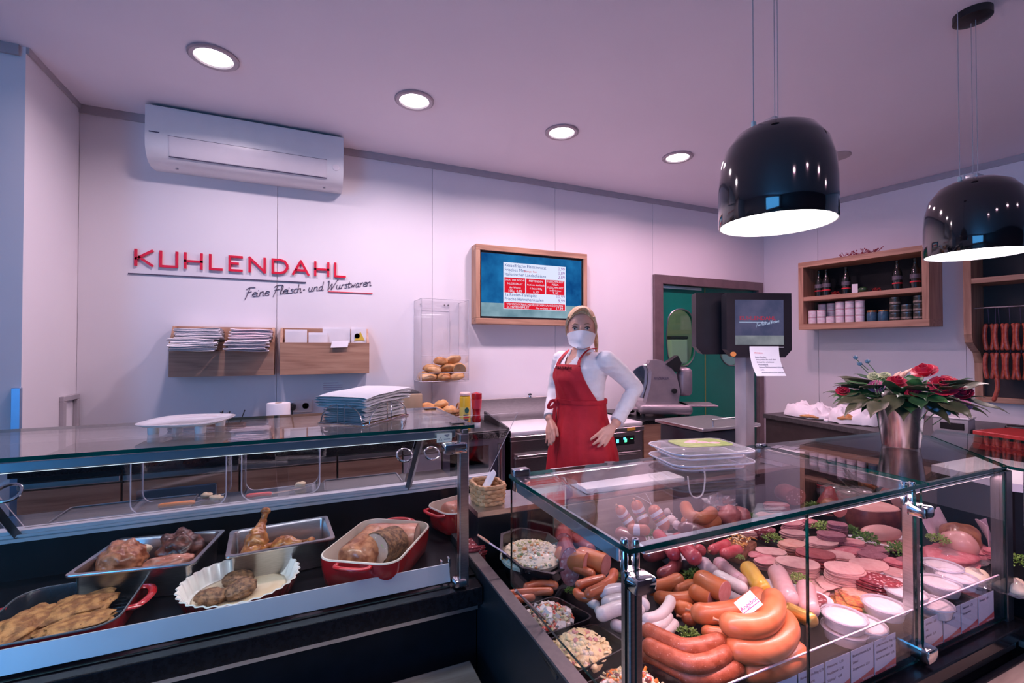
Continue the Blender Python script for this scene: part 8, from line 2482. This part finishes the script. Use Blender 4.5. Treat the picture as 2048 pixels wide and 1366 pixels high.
kbox(0.0, 0.045, 0.0, 0.30, 0.52, 1.25, 'side_board', M_OAKZ)
pr = [(0.30, 0.52), (0.28, 0.46), (0.20, 0.42), (0.10, 0.38), (0.06, 0.30), (0.05, 0.0), (0.0, 0.0), (0.0, 0.52)]
n = len(pr)
MB().add([(0.0, YS * p[0], p[1]) for p in pr] + [(0.045, YS * p[0], p[1]) for p in pr], [list(range(n)), list(range(2 * n - 1, n - 1, -1))] + [(i, n + i, n + (i + 1) % n, (i + 1) % n) for i in range(n)]).build('curved_bracket', M_OAKZ, rk)
kbox(0.045, 1.2, 0.0, 0.30, 0.90, 0.94, 'board', M_OAK)
kbox(0.045, 1.2, 0.0, 0.30, 1.20, 1.25, 'board', M_OAK)
kbox(0.045, 1.2, 0.002, 0.014, 0.04, 1.2, 'back_panel', mat('rack_back', (0.02, 0.012, 0.014), 0.5, col2=(0.024, 0.015, 0.017)))
kbox(0.045, 1.2, 0.0, 0.06, 0.0, 0.04, 'board', M_OAK)
MB().tube([(0.045, YS * 0.22, 0.72), (1.2, YS * 0.22, 0.72)], 0.007, 8).build('hanging_rail', M_STEEL, rk, 60)
M_HANG = mat('smoked_sausage', (0.36, 0.045, 0.03), 0.35, coat=0.3, col2=(0.50, 0.10, 0.05), scale=50, bump=0.4)
hs = [0.115, 0.17, 0.225, 0.28, 0.335]
olbl = ['first', 'second', 'third', 'fourth', 'fifth']
for k, x0 in enumerate(hs):
    for row, (zt_, L) in enumerate(((0.60, 0.20), (0.385, 0.20))):
        t = rwt('smoked_sausage', 'red smoked sausage pair, %s from the left in the %s row of the rack' % (olbl[k], 'upper' if row == 0 else 'lower'), 'sausage', 1.70 + x0, 0.20, 1.08, 'smoked sausages on the rack')
        for q in (-1, 1):
            mb, _, _ = capsule([(0.012 * q, 0.008 * q, zt_), (0.020 * q, 0.010 * q, zt_ - 0.05), (0.020 * q, 0.010 * q, zt_ - 0.13), (0.010 * q, 0.008 * q, zt_ - L)], 0.0135, 10, seg=10)
            mb.build('sausage_link', M_HANG, t, 60)
        MB().tube([(0, YS * 0.02, 0.727), (0, YS * 0.01, 0.66), (0, 0, zt_ + 0.002)] if row == 0 else [(0, 0, zt_ + 0.02), (0, 0, zt_)], 0.002, 5).build('string', M_INK, t, 60)
t = rwt('smoked_sausage', 'single long red sausage hanging lowest on the rack', 'sausage', 1.70 + 0.155, 0.21, 1.08, 'smoked sausages on the rack')
mb, _, _ = capsule([(0.0, 0, 0.20), (0.004, 0.0, 0.12), (-0.02, 0.0, 0.02)], 0.0135, 10, seg=10)
mb.build('sausage_link', M_HANG, t, 60)
MB().tube([(0, YS * 0.01, 0.727), (0, 0.0, 0.19)], 0.0015, 5).build('string', M_INK, t, 60)
for k, (dz, lb) in enumerate(((0.0, 'lower white carton on the upper rack board'), (0.062, 'upper white carton on the rack, stacked on another'))):
    t = rwt('white_carton', lb, 'carton', 1.70 + 0.40, 0.16, 1.08 + 0.9402 + dz, 'cartons on the rack')
    MB().rbox(-0.06, 0.06, -0.06, 0.06, 0, 0.06, 0.002, 1).build('box', M_WHITE, t)
    MB().rbox(-0.0605, 0.0605, -0.0605, 0.0605, 0.02, 0.04, 0.001, 1).build('box_band', mat('carton_band', (0.40, 0.22, 0.34), 0.5, col2=(0.44, 0.26, 0.38)), t)

# ------------------------------------------------------------------ meat slicer
sl = thing('meat_slicer', 'grey cast meat slicer with round blade in front of the green doors', 'slicer', (2.74, 3.08, 0.9352), math.radians(-30))
M_CAST = mat('cast_grey', (0.30, 0.25, 0.28), 0.35, 0.3, col2=(0.26, 0.22, 0.25))
MB().rbox(-0.21, 0.22, -0.16, 0.17, 0.02, 0.10, 0.03, 3).build('base', M_CAST, sl, 30)
pr = [(-0.14, 0.10), (0.12, 0.10), (0.14, 0.20), (0.11, 0.34), (0.04, 0.44), (-0.03, 0.465), (-0.10, 0.46), (-0.115, 0.43), (-0.09, 0.36), (-0.10, 0.25)]
n = len(pr)
bm_ = MB()
bm_.add([(p[0], -0.07, p[1]) for p in pr] + [(p[0], 0.07, p[1]) for p in pr], [list(range(n)), list(range(2 * n - 1, n - 1, -1))] + [((i + 1) % n, i, n + i, n + (i + 1) % n) for i in range(n)][::-1])
bm_.build('blade_tower', M_CAST, sl, 25)
text_mesh('maker_text', 'BIZERBA', 0.032, M_INK, sl, Matrix.Translation((-0.07, -0.0712, 0.30)) @ Matrix.Rotation(PI / 2, 4, 'X'), 'LEFT', 0.0004)
MB().lathe([(0.0, -0.006), (0.145, -0.004), (0.15, 0.0), (0.145, 0.004), (0.0, 0.006)], 40, M=Matrix.Translation((-0.10, 0.10, 0.27)) @ Matrix.Rotation(PI / 2, 4, 'X')).build('blade', M_CHROME, sl, 30)
MB().lathe([(0.0, 0.0), (0.022, 0.0), (0.022, 0.03), (0.0, 0.032)], 18, M=Matrix.Translation((0.085, -0.07, 0.21)) @ Matrix.Rotation(PI / 2, 4, 'X')).build('knob', M_BLACKP, sl, 40)
MB().rbox(0.13, 0.25, -0.05, 0.06, 0.16, 0.40, 0.04, 3).build('meat_guard', M_CAST, sl, 30)
MB().add([(0.02, -0.08, 0.43), (0.12, -0.08, 0.36), (0.15, -0.08, 0.44), (0.12, -0.08, 0.50), (0.02, 0.06, 0.43), (0.12, 0.06, 0.36), (0.15, 0.06, 0.44), (0.12, 0.06, 0.50)], [(0, 1, 2, 3), (7, 6, 5, 4), (0, 4, 5, 1), (1, 5, 6, 2), (2, 6, 7, 3), (3, 7, 4, 0)]).build('top_guard', M_BLACKP, sl)
MB().rbox(0.15, 0.42, -0.14, 0.12, 0.085, 0.10, 0.004, 1).build('carriage_tray', M_CAST, sl)
MB().rbox(-0.33, -0.12, -0.12, 0.10, 0.05, 0.066, 0.006, 2).build('catch_tray', M_CAST, sl, 30)
for x_ in (-0.17, 0.18):
    for y_ in (-0.12, 0.13):
        MB().lathe([(0.018, 0.0), (0.016, 0.022)], 12, M=Matrix.Translation((x_, y_, 0))).build('foot', M_BLACKP, sl)
tag(MB().blob((0, 0, 0.02), (0.08, 0.035, 0.02), 4, 0.4, 2, 14, 8).build('black_cloth', M_BLACKP, None, 60, loc=(2.50, 3.24, 0.936)), 'dark crumpled cloth on the worktop behind the elbow', 'cloth')
# small basket between the counters
wicker('wicker_basket', 'light wicker basket with white paper between the two counters', (0.635, 1.668, RW), 0.055, 0.07, 0.075, m=mat('wicker_light', (0.42, 0.24, 0.11), 0.6, col2=(0.56, 0.34, 0.18), scale=60, bump=0.6), rows=5, n=28)
tag(MB().grid(lambda u, v: (-0.03 + 0.05 * u, -0.04 + 0.07 * v, 0.02 + 0.09 * u + 0.01 * math.sin(5 * v)), 8, 8, thick=0.002).build('basket_liner', M_PAPER, None, 60, loc=(0.635, 1.668, RW)), 'white paper sticking out of the light wicker basket', 'paper')
# ================================================================== the person
PR = thing('person', 'blonde person in white blouse, red apron and white face mask, hand on hip', 'person', (1.35, 2.165, 0), math.radians(-32.7))
TW = math.radians(-45)                       # the torso is turned toward the left
TF = Vector((math.sin(TW), -math.cos(TW), 0))        # chest direction
TL = Vector((math.cos(TW), math.sin(TW), 0))         # toward her left shoulder
TC = Vector((0.018, 0.0, 0))


def tring(z, a, b, fo=0.0, n=28, lo=0.0, pw=1.0):
    out = []
    for k in range(n):
        t = 2 * PI * k / n
        c, s = math.cos(t), math.sin(t)
        out.append(TC + TL * (a * math.copysign(abs(c) ** pw, c) + lo) + TF * (b * math.copysign(abs(s) ** pw, s) + fo) + Vector((0, 0, z)))
    return out


def limb(m, pts, rad, n=14):
    P = curve_pts(pts, 4 * (len(pts) - 1))
    k = (len(P) - 1) / (len(rad) - 1)
    rr = []
    for i in range(len(P)):
        j = min(int(i / k), len(rad) - 2)
        f = i / k - j
        rr.append(rad[j] * (1 - f) + rad[j + 1] * f)
    m.tube(P, rr, n)
    m.blob(P[0], (rr[0],) * 3, nu=12, nv=8).blob(P[-1], (rr[-1],) * 3, nu=12, nv=8)


def remesh(m, voxel, smooth_it=2):
    me = bpy.data.meshes.new('tmp')
    me.from_pydata([tuple(v) for v in m.v], [], m.f)
    o = bpy.data.objects.new('tmp', me)
    C.objects.link(o)
    md = o.modifiers.new('r', 'REMESH')
    md.mode = 'VOXEL'
    md.voxel_size = voxel
    s = o.modifiers.new('s', 'SMOOTH')
    s.iterations = smooth_it
    s.factor = 0.5
    bpy.context.view_layer.update()
    out = bpy.data.meshes.new_from_object(o.evaluated_get(bpy.context.evaluated_depsgraph_get()))
    bpy.data.objects.remove(o)
    return out


SHL, ELL, WRL = Vector((0.145, -0.115, 1.435)), Vector((0.305, 0.015, 1.285)), Vector((0.190, -0.135, 1.115))
SHR, ELR, WRR = Vector((-0.095, 0.125, 1.43)), Vector((-0.135, 0.165, 1.25)), Vector((-0.152, -0.025, 1.115))
torso = [(0.76, 0.165, 0.125, 0), (0.84, 0.18, 0.14, -0.005), (0.92, 0.18, 0.138, -0.005), (1.03, 0.155, 0.118, 0), (1.13, 0.125, 0.098, 0), (1.20, 0.120, 0.096, 0.0), (1.28, 0.128, 0.104, 0.008), (1.335, 0.138, 0.116, 0.012),
         (1.39, 0.155, 0.108, 0.006), (1.435, 0.150, 0.085, -0.005), (1.465, 0.105, 0.07, -0.01), (1.49, 0.06, 0.055, -0.005)]
skin = MB()
skin.loft([tring(*t) for t in torso])
# head and neck
HC_ = Vector((0.018, -0.035, 0))
limb(skin, [(0.018, 0.0, 1.45), (0.018, -0.005, 1.50), (0.018, -0.02, 1.56)], [0.054, 0.048, 0.05])
hr = [(1.497, 0.018, 0.020, -0.050), (1.503, 0.034, 0.034, -0.044), (1.52, 0.050, 0.056, -0.030), (1.545, 0.060, 0.072, -0.016), (1.575, 0.067, 0.082, -0.006), (1.605, 0.071, 0.090, 0.0), (1.64, 0.073, 0.094, 0.006), (1.67, 0.069, 0.088, 0.010), (1.695, 0.054, 0.068, 0.012), (1.71, 0.030, 0.038, 0.012), (1.714, 0.008, 0.01, 0.012)]
skin.loft([[HC_ + Vector((w * math.cos(2 * PI * k / 28), d * math.sin(2 * PI * k / 28) + y, z)) for k in range(28)] for z, w, d, y in hr])
skin.blob(HC_ + Vector((0, -0.094, 1.572)), (0.013, 0.016, 0.012)).blob(HC_ + Vector((0, -0.088, 1.592)), (0.008, 0.011, 0.022))
for s in (-1, 1):
    skin.blob(HC_ + Vector((s * 0.072, 0.012, 1.592)), (0.009, 0.018, 0.028))
    skin.blob(HC_ + Vector((s * 0.028, -0.079, 1.617)), (0.024, 0.010, 0.008))
    skin.blob(HC_ + Vector((s * 0.036, -0.062, 1.573)), (0.020, 0.016, 0.018))
# arms, hands, legs
for S, E_, W in ((SHL, ELL, WRL), (SHR, ELR, WRR)):
    limb(skin, [S, S.lerp(E_, 0.5), E_], [0.046, 0.042, 0.035])
    limb(skin, [E_, E_.lerp(W, 0.5), W], [0.035, 0.034, 0.024])


def hand(W, K, tips, thumb, wid):
    """palm from wrist W to the knuckle line K (index..little), bent fingers to tips"""
    c = sum(K, Vector()) / 4
    for k in K:
        limb(skin, [W.lerp(k, 0.15), W.lerp(k, 0.6), k], [0.0135, 0.0125, 0.0105], 8)
    for k, (mid, tip), r_ in zip(K, tips, (0.0092, 0.0096, 0.0092, 0.008)):
        limb(skin, [k, mid, tip], [r_, r_ * 0.92, r_ * 0.72], 8)
    limb(skin, thumb, [0.014, 0.011, 0.0085], 8)


V = Vector
K_ = [V((0.118, -0.168, 1.080)), V((0.133, -0.172, 1.068)), V((0.150, -0.172, 1.062)), V((0.167, -0.166, 1.062))]
hand(WRL, K_, [(V((0.088, -0.184, 1.058)), V((0.066, -0.182, 1.040))), (V((0.100, -0.190, 1.036)), V((0.078, -0.188, 1.018))), (V((0.122, -0.190, 1.026)), V((0.100, -0.188, 1.006))), (V((0.147, -0.182, 1.030)), V((0.132, -0.182, 1.008)))],
     [WRL + V((-0.01, 0.01, -0.012)), V((0.135, -0.125, 1.085)), V((0.100, -0.125, 1.075))], 0.03)
K_ = [V((-0.128, -0.097, 1.068)), V((-0.138, -0.091, 1.053)), V((-0.151, -0.081, 1.046)), V((-0.163, -0.067, 1.048))]
hand(WRR, K_, [(V((-0.121, -0.115, 1.038)), V((-0.124, -0.121, 1.012))), (V((-0.132, -0.109, 1.020)), V((-0.136, -0.113, 0.994))), (V((-0.148, -0.097, 1.012)), V((-0.152, -0.099, 0.986))), (V((-0.163, -0.081, 1.018)), V((-0.167, -0.083, 0.996)))],
     [WRR + V((0.01, -0.01, -0.01)), V((-0.114, -0.079, 1.070)), V((-0.106, -0.097, 1.038))], 0.03)
legs = MB()
for s in (-1, 1):
    h = TC + TL * (0.085 * s)
    for m_, g in ((skin, 0.0), (legs, 0.008)):
        limb(m_, [h + V((0, 0, 0.82)), h + V((0, 0, 0.48)) + TF * 0.01, h + V((0, 0, 0.10))], [0.085 + g, 0.058 + g, 0.042 + g])
M_SKIN = mat('skin', (0.66, 0.34, 0.25), 0.5, col2=(0.70, 0.38, 0.29), scale=20, sss=0.1)
me = remesh(skin, 0.0045, 2)
me.materials.append(M_SKIN)
me.shade_smooth()
link('body', me, PR)
M_SHIRT = mat('white_blouse', (0.80, 0.78, 0.80), 0.8, col2=(0.77, 0.75, 0.77), scale=30, bump=0.3, bscale=25)
M_TROU = mat('dark_trousers', (0.02, 0.02, 0.03), 0.8, col2=(0.03, 0.03, 0.04))
legs.loft([tring(z, a + 0.01, b + 0.01, f) for z, a, b, f in torso[:4]])
me = remesh(legs, 0.01, 3)
me.materials.append(M_TROU)
me.shade_smooth()
link('trousers', me, PR)
for s in (-1, 1):
    h = TC + TL * (0.085 * s) + TF * 0.05
    MB().blob((0, 0, 0.035), (0.045, 0.12, 0.036), 1, 0.1, pw=0.8).build('shoe', M_BLACKP, PR, 180, loc=h, rot=(0, 0, TW))
# blouse
sh_ = MB()
sh_.loft([tring(z, a + 0.013, b + 0.012, f) for z, a, b, f in torso[2:10]] + [tring(1.47, 0.098, 0.072, -0.012), tring(1.488, 0.066, 0.060, -0.012)])
for S, E_, W in ((SHL, ELL, WRL), (SHR, ELR, WRR)):
    limb(sh_, [S, S.lerp(E_, 0.5) + V((0, 0, 0.004)), E_], [0.053, 0.050, 0.042])
    limb(sh_, [E_, E_.lerp(W, 0.5), E_.lerp(W, 0.93)], [0.042, 0.041, 0.033])
me = remesh(sh_, 0.006, 3)
co, no = [v.co.copy() for v in me.vertices], [v.normal.copy() for v in me.vertices]
flat = []
for p, q in zip(co, no):
    flat += (p + q * (0.0035 * noise.noise(V((p.x * 14, p.y * 14, p.z * 38))) + 0.002 * noise.noise(V((p.x * 40, p.y * 40, p.z * 70)))))[:]
me.vertices.foreach_set('co', flat)
me.update()
bm = bmesh.new()
bm.from_mesh(me)
kill = set()
for f in bm.faces:
    c = f.calc_center_median() - TC
    a, b = c.dot(TL), c.dot(TF)
    zc = c.z
    if zc > 1.385 and b > 0.01 and abs(a) < 0.042 * (zc - 1.385) / 0.09 + 0.004:
        kill.add(f)
    elif zc > 1.476 and c.xy.length < 0.10:
        kill.add(f)
    for W, E_ in ((WRL, ELL), (WRR, ELR)):
        d = (W - E_).normalized()
        if (f.calc_center_median() - E_).dot(d) > (W - E_).length * 0.93 + 0.004 and (f.calc_center_median() - W).length < 0.06:
            kill.add(f)
bmesh.ops.delete(bm, geom=list(kill), context='FACES')
bm.to_mesh(me)
bm.free()
me.materials.append(M_SHIRT)
me.shade_smooth()
bl = link('blouse', me, PR)
# collar flaps
for s in (-1, 1):
    def fn(u, v, s=s):
        a = (0.35 + 1.35 * u) if s > 0 else (0.35 + 1.35 * u)
        ang = s * a
        r_ = 0.058 + 0.022 * v
        q = TC + TF * (math.cos(ang) * r_ - 0.004) + TL * (math.sin(ang) * r_ * 1.15)
        return q + V((0, 0, 1.497 - 0.030 * v - 0.022 * (1 - u) * (0.4 + v)))
    MB().grid(fn, 10, 4, thick=0.004).build('collar', M_SHIRT, bl, 60)
for W, E_ in ((WRL, ELL), (WRR, ELR)):
    d = (W - E_).normalized()
    c = E_.lerp(W, 0.90)
    MB().tube([c - d * 0.02, c + d * 0.012], [0.037, 0.035], 18).build('cuff', M_SHIRT, bl, 60)


# red apron
def tor_r(th, z):
    for t0, t1 in zip(torso, torso[1:]):
        if t0[0] <= z <= t1[0]:
            f = (z - t0[0]) / (t1[0] - t0[0])
            a, b, fo = [t0[i] * (1 - f) + t1[i] * f for i in (1, 2, 3)]
            a, b = a + 0.014, b + 0.013
            c, s = math.cos(th), math.sin(th)
            return 1 / math.sqrt((c / (b + max(0, c) * fo)) ** 2 + (s / a) ** 2)
    return 0.19


def apron_pt(th, z):
    d = TF * math.cos(th) + TL * math.sin(th)
    if z > 0.93:
        r_ = tor_r(th, z) + 0.007
        if 1.22 < z < 1.34:
            r_ = max(r_, (tor_r(th, 1.335) + 0.006) * (z - 1.22) / 0.115 + (tor_r(th, 1.22) + 0.007) * (1.335 - z) / 0.115 if z < 1.335 else r_)
    else:
        r_ = tor_r(th, 0.93) + 0.007 + 0.10 * (0.93 - z)
    if z < 1.20:
        k = min(1, (1.20 - z) / 0.25)
        r_ += k * (0.006 + 0.007 * math.sin(th * 9 + 1) + 0.004 * math.sin(th * 17 + z * 8))
    else:
        r_ += 0.002 * math.sin(th * 11 + z * 40) + 0.0025 * noise.noise(V((th * 5, z * 22, 3)))
    return TC + d * r_ + V((0, 0, z))


M_APR = mat('red_apron', (0.50, 0.008, 0.022), 0.7, col2=(0.44, 0.006, 0.018), scale=14, bump=0.35, bscale=40)
ap_ = MB()


def bib(u, v):
    z = 1.215 + 0.197 * v
    hw = math.radians(80) * (1 - v) ** 1.6 + math.radians(40) * (1 - (1 - v) ** 1.6)
    return apron_pt(math.radians(3) + hw * (2 * u - 1), z)


ap_.grid(bib, 30, 16, thick=0.003)
ap_.grid(lambda u, v: apron_pt(math.radians(5) + math.radians(122) * (2 * u - 1), 0.60 + 0.625 * v), 56, 26, thick=0.003)
apo = ap_.build('apron', M_APR, PR, 60)
ys = MB()
ys.grid(lambda u, v: apron_pt(math.radians(175) * (2 * u - 1), 1.205 + 0.022 * v) + (TF * math.cos(math.radians(175) * (2 * u - 1)) + TL * math.sin(math.radians(175) * (2 * u - 1))) * 0.004, 60, 2, thick=0.003)
ys.build('waist_band', M_APR, apo, 60)
for s in (-1, 1):
    a0 = apron_pt(math.radians(3) + s * math.radians(36), 1.405)
    pts = [a0, a0.lerp(TC + TL * (s * 0.066) + TF * 0.035 + V((0, 0, 1.475)), 0.5) + TF * 0.012 + V((0, 0, 0.004)), TC + TL * (s * 0.070) + TF * 0.02 + V((0, 0, 1.488)), TC + TL * (s * 0.058) - TF * 0.05 + V((0, 0, 1.495))]
    MB().tube(curve_pts(pts, 18), 0.0125, 8, flat=0.22, up=TF).build('neck_strap', M_APR, apo, 60)
kn = apron_pt(math.radians(-34), 1.212) + (TF * 0.8 - TL * 0.5).normalized() * 0.012
MB().blob(kn, (0.013, 0.013, 0.015)).build('knot', M_APR, apo, 180)
sd = V((-1, 0, 0))
for pts in ([kn, kn + V((-0.028, -0.012, 0.0)), kn + V((-0.045, -0.01, -0.035)), kn + V((-0.020, -0.006, -0.03)), kn], [kn, kn + V((0.028, -0.014, 0.012)), kn + V((0.04, -0.01, -0.012)), kn + V((0.012, -0.008, -0.012)), kn],
            [kn, kn + V((-0.012, -0.012, -0.06)), kn + V((-0.012, -0.014, -0.12))], [kn, kn + V((0.018, -0.012, -0.05)), kn + V((0.026, -0.014, -0.12)), kn + V((0.028, -0.012, -0.155))]):
    MB().tube(curve_pts(pts, 18), 0.0085, 8, flat=0.3, up=(0, -1, 0)).build('apron_tie', M_APR, apo, 60)
q = apron_pt(math.radians(4), 1.388) + TF * 0.004
zax = TF
xax = TL
text_mesh('apron_print', 'KUHLENDAHL', 0.020, mat('dark_red_print', (0.16, 0.004, 0.01), 0.7, col2=(0.14, 0.004, 0.01)), apo, Matrix(((xax.x, 0, zax.x, q.x), (xax.y, 0, zax.y, q.y), (0, 1, 0, q.z), (0, 0, 0, 1))), 'CENTER', 0.002)

# face: eyes, brows, mask; hair
fc = HC_
for s in (-1, 1):
    e = MB().blob((0, 0, 0), (0.0125, 0.008, 0.0075), nu=16, nv=10).build('eye', mat('eye_white', (0.62, 0.56, 0.54), 0.2, col2=(0.6, 0.54, 0.52)), PR, 180, loc=fc + V((s * 0.031, -0.0815, 1.600)), rot=(0, 0, s * 0.25))
    MB().blob((0, -0.0055, 0), (0.0058, 0.0035, 0.0058), nu=14, nv=8).build('iris', mat('iris_dark', (0.03, 0.035, 0.045), 0.15, col2=(0.05, 0.05, 0.06)), e, 180)
    MB().tube(curve_pts([(-0.014, -0.004, 0.003), (0, -0.0095, 0.0085), (0.014, -0.003, 0.002)], 10), 0.0022, 6).build('eyelash', mat('lash_brown', (0.04, 0.022, 0.018), 0.7, col2=(0.05, 0.03, 0.02)), e, 60)
    MB().tube(curve_pts([fc + V((s * 0.014, -0.089, 1.619)), fc + V((s * 0.032, -0.086, 1.625)), fc + V((s * 0.050, -0.073, 1.618))], 10), [0.003] * 9 + [0.0015] * 0 if False else 0.0026, 6, flat=0.7).build('eyebrow', mat('brow_blond', (0.20, 0.10, 0.06), 0.8, col2=(0.34, 0.2, 0.12)), PR, 60)


def mask_pt(u, v):
    a = math.radians(82) * (2 * u - 1)
    top = 1.590 - 0.022 * abs(2 * u - 1) ** 1.5
    bot = 1.494 + 0.036 * abs(2 * u - 1) ** 1.6
    z = bot + (top - bot) * v
    w, d, y = 0.06, 0.07, -0.02
    for h0, h1 in zip(hr, hr[1:]):
        if h0[0] <= z <= h1[0]:
            f = (z - h0[0]) / (h1[0] - h0[0])
            w, d, y = [h0[i] * (1 - f) + h1[i] * f for i in (1, 2, 3)]
    w, d = max(w, 0.056) + 0.010, max(d, 0.056) + 0.013
    bulge = 0.020 * math.exp(-(a / 0.45) ** 2) * math.sin(PI * min(1, max(0.06, v)) ** 0.9)
    return fc + V((w * math.sin(a), y - (d + bulge) * math.cos(a), z))


mk = MB().grid(mask_pt, 26, 14, thick=0.0025).build('face_mask', mat('mask_white', (0.82, 0.80, 0.83), 0.8, col2=(0.79, 0.77, 0.80), scale=30), PR, 60)
for s in (0, 1):
    MB().tube(curve_pts([mask_pt(s, 0.9), fc + V(((2 * s - 1) * 0.078, 0.0, 1.605)), fc + V(((2 * s - 1) * 0.080, 0.028, 1.59)), mask_pt(s, 0.1) + V((0, 0.02, 0))], 14), 0.0014, 5).build('ear_loop', M_WHITE, mk, 60)
M_HAIR = mat('blond_hair', (0.54, 0.31, 0.15), 0.5, col2=(0.76, 0.54, 0.33), scale=30, stretch=(3, 3, 0.5), bump=0.5, bscale=60)
hm = MB()


def hair_pt(u, v):
    a = 2 * PI * u                      # 0 = back
    front = 0.5 - 0.5 * math.cos(a)     # 1 at the forehead
    zlow = 1.545 + 0.135 * front ** 1.3
    z = zlow + (1.724 - zlow) * v
    s = math.sqrt(max(0.0, 1 - max(0, (z - 1.60) / 0.124) ** 2.3))
    if z < 1.60:
        s = 1.0
    strand = 0.0035 * noise.noise(V((a * 9, z * 9, 2)))
    part = 0.006 * math.sin(a * 3 + 1)
    w, d = (0.081 + strand) * s, (0.101 + strand + 0.3 * part * 0) * s
    return fc + V((-w * math.sin(a), 0.004 + d * math.cos(a), z + strand))


hm.grid(hair_pt, 48, 18, thick=0.006)
hob = hm.build('hair', M_HAIR, PR, 180)
# side-swept fringe strands, temple strands and ponytail
r = random.Random(9)
for k in range(12):
    t = k / 11
    a0 = fc + V((0.022 - 0.02 * t, -0.082 + 0.02 * t, 1.706))
    sgn = -1 if k < 7 else 1
    e = fc + V((sgn * (0.045 + 0.032 * (k % 7) / 6), -0.076 + 0.070 * (k % 7) / 6, 1.676 - 0.055 * (k % 7) / 6))
    mid = a0.lerp(e, 0.5) + V((0, -0.008, 0.010))
    MB().tube(curve_pts([a0, mid, e], 8), [0.011] * 5 + [0.008, 0.006, 0.005, 0.003][: 4], 8, flat=0.5).build('hair_strand', M_HAIR, hob, 60)
for s in (-1, 1):
    MB().tube(curve_pts([fc + V((s * 0.062, -0.045, 1.665)), fc + V((s * 0.077, -0.025, 1.62)), fc + V((s * 0.078, -0.012, 1.565))], 8), [0.012, 0.012, 0.011, 0.010, 0.009, 0.008, 0.006, 0.005, 0.003], 8, flat=0.5).build('hair_strand', M_HAIR, hob, 60)
MB().tube(curve_pts([fc + V((0.03, 0.095, 1.63)), fc + V((0.065, 0.11, 1.60)), fc + V((0.080, 0.085, 1.53)), fc + V((0.082, 0.05, 1.47))], 12), [0.022, 0.026, 0.026, 0.025, 0.024, 0.023, 0.022, 0.020, 0.018, 0.016, 0.013, 0.009, 0.004], 10, flat=0.7).build('ponytail', M_HAIR, hob, 60)
# ================================================================== pendant lamps
PZ = 1.90
M_PEND = mat('black_gloss_lacquer', (0.004, 0.004, 0.006), 0.04, coat=1.0, col2=(0.006, 0.006, 0.008))
M_PENDI = emit_mat('pendant_glow', (1.0, 0.95, 0.96), 6.0)
sprof = [(0.170, 0.0), (0.1715, 0.002), (0.172, 0.06), (0.171, 0.13), (0.166, 0.19), (0.150, 0.25), (0.118, 0.295), (0.075, 0.318), (0.03, 0.326), (0.0, 0.327)]
sin_ = [(0.170, 0.0), (0.166, 0.001), (0.164, 0.06), (0.163, 0.13), (0.158, 0.188), (0.142, 0.245), (0.11, 0.288), (0.07, 0.309), (0.0, 0.316)]
pd = {}
for k, (x, y, lb) in enumerate(((1.395, 1.03, 'large glossy black bell pendant lamp over the sausage counter'), (2.63, 1.015, 'second glossy black bell pendant lamp at the right edge'))):
    t = thing('pendant_lamp', lb, 'pendant lamp', (x, y, PZ), 0, 'black pendant lamps')
    parts = [('shade', lambda: MB().lathe(sprof, 56, cap=False), M_PEND, 60), ('shade_inside', lambda: MB().lathe(sin_[::-1], 56, cap=False), mat('shade_white', (0.85, 0.83, 0.84), 0.5, col2=(0.83, 0.81, 0.82)), 60),
             ('diffuser', lambda: MB().lathe([(0.0, 0.012), (0.163, 0.012), (0.163, 0.015), (0.0, 0.015)], 48), M_PENDI, 40),
             ('cap', lambda: MB().rbox(-0.03, 0.03, -0.02, 0.02, 0.322, 0.345, 0.004, 2), M_ALU, 30)]
    for nm, f, m_, sm in parts:
        if nm not in pd:
            pd[nm] = f().build(nm, m_, t, sm).data
        else:
            link(nm, pd[nm], t)
    for q, (dx, dy) in enumerate(((-0.075, 0.02), (0.0, -0.01), (0.012, 0.01))):
        MB().tube([(dx, dy, 0.31), (dx, dy, ZC - PZ)], 0.0013 if q else 0.0016, 5).build('suspension_wire', M_TRIMG, t)
    for (dx, dy) in ((-0.075, 0.02), (0.09, -0.02)):
        MB().rbox(dx - 0.008, dx + 0.008, dy - 0.005, dy + 0.005, 0.302, 0.332, 0.002, 1).build('wire_clamp', mat('cyan_lit_clamp', (0.45, 0.60, 0.62), 0.3, 0.5, col2=(0.42, 0.56, 0.58)), t)  # cyan gleam of lamp light put into the clamp colour
    MB().lathe([(0.065, ZC - PZ), (0.065, ZC - PZ - 0.03), (0.05, ZC - PZ - 0.036), (0.0, ZC - PZ - 0.036)], 28).build('ceiling_canopy', M_BLACKP, t, 40)
    area_light('pendant_light', (x, y, PZ + 0.008), (0, 0, 0), 0.30, 0.30, 5, (1.0, 0.72, 0.80), 160, 'DISK')
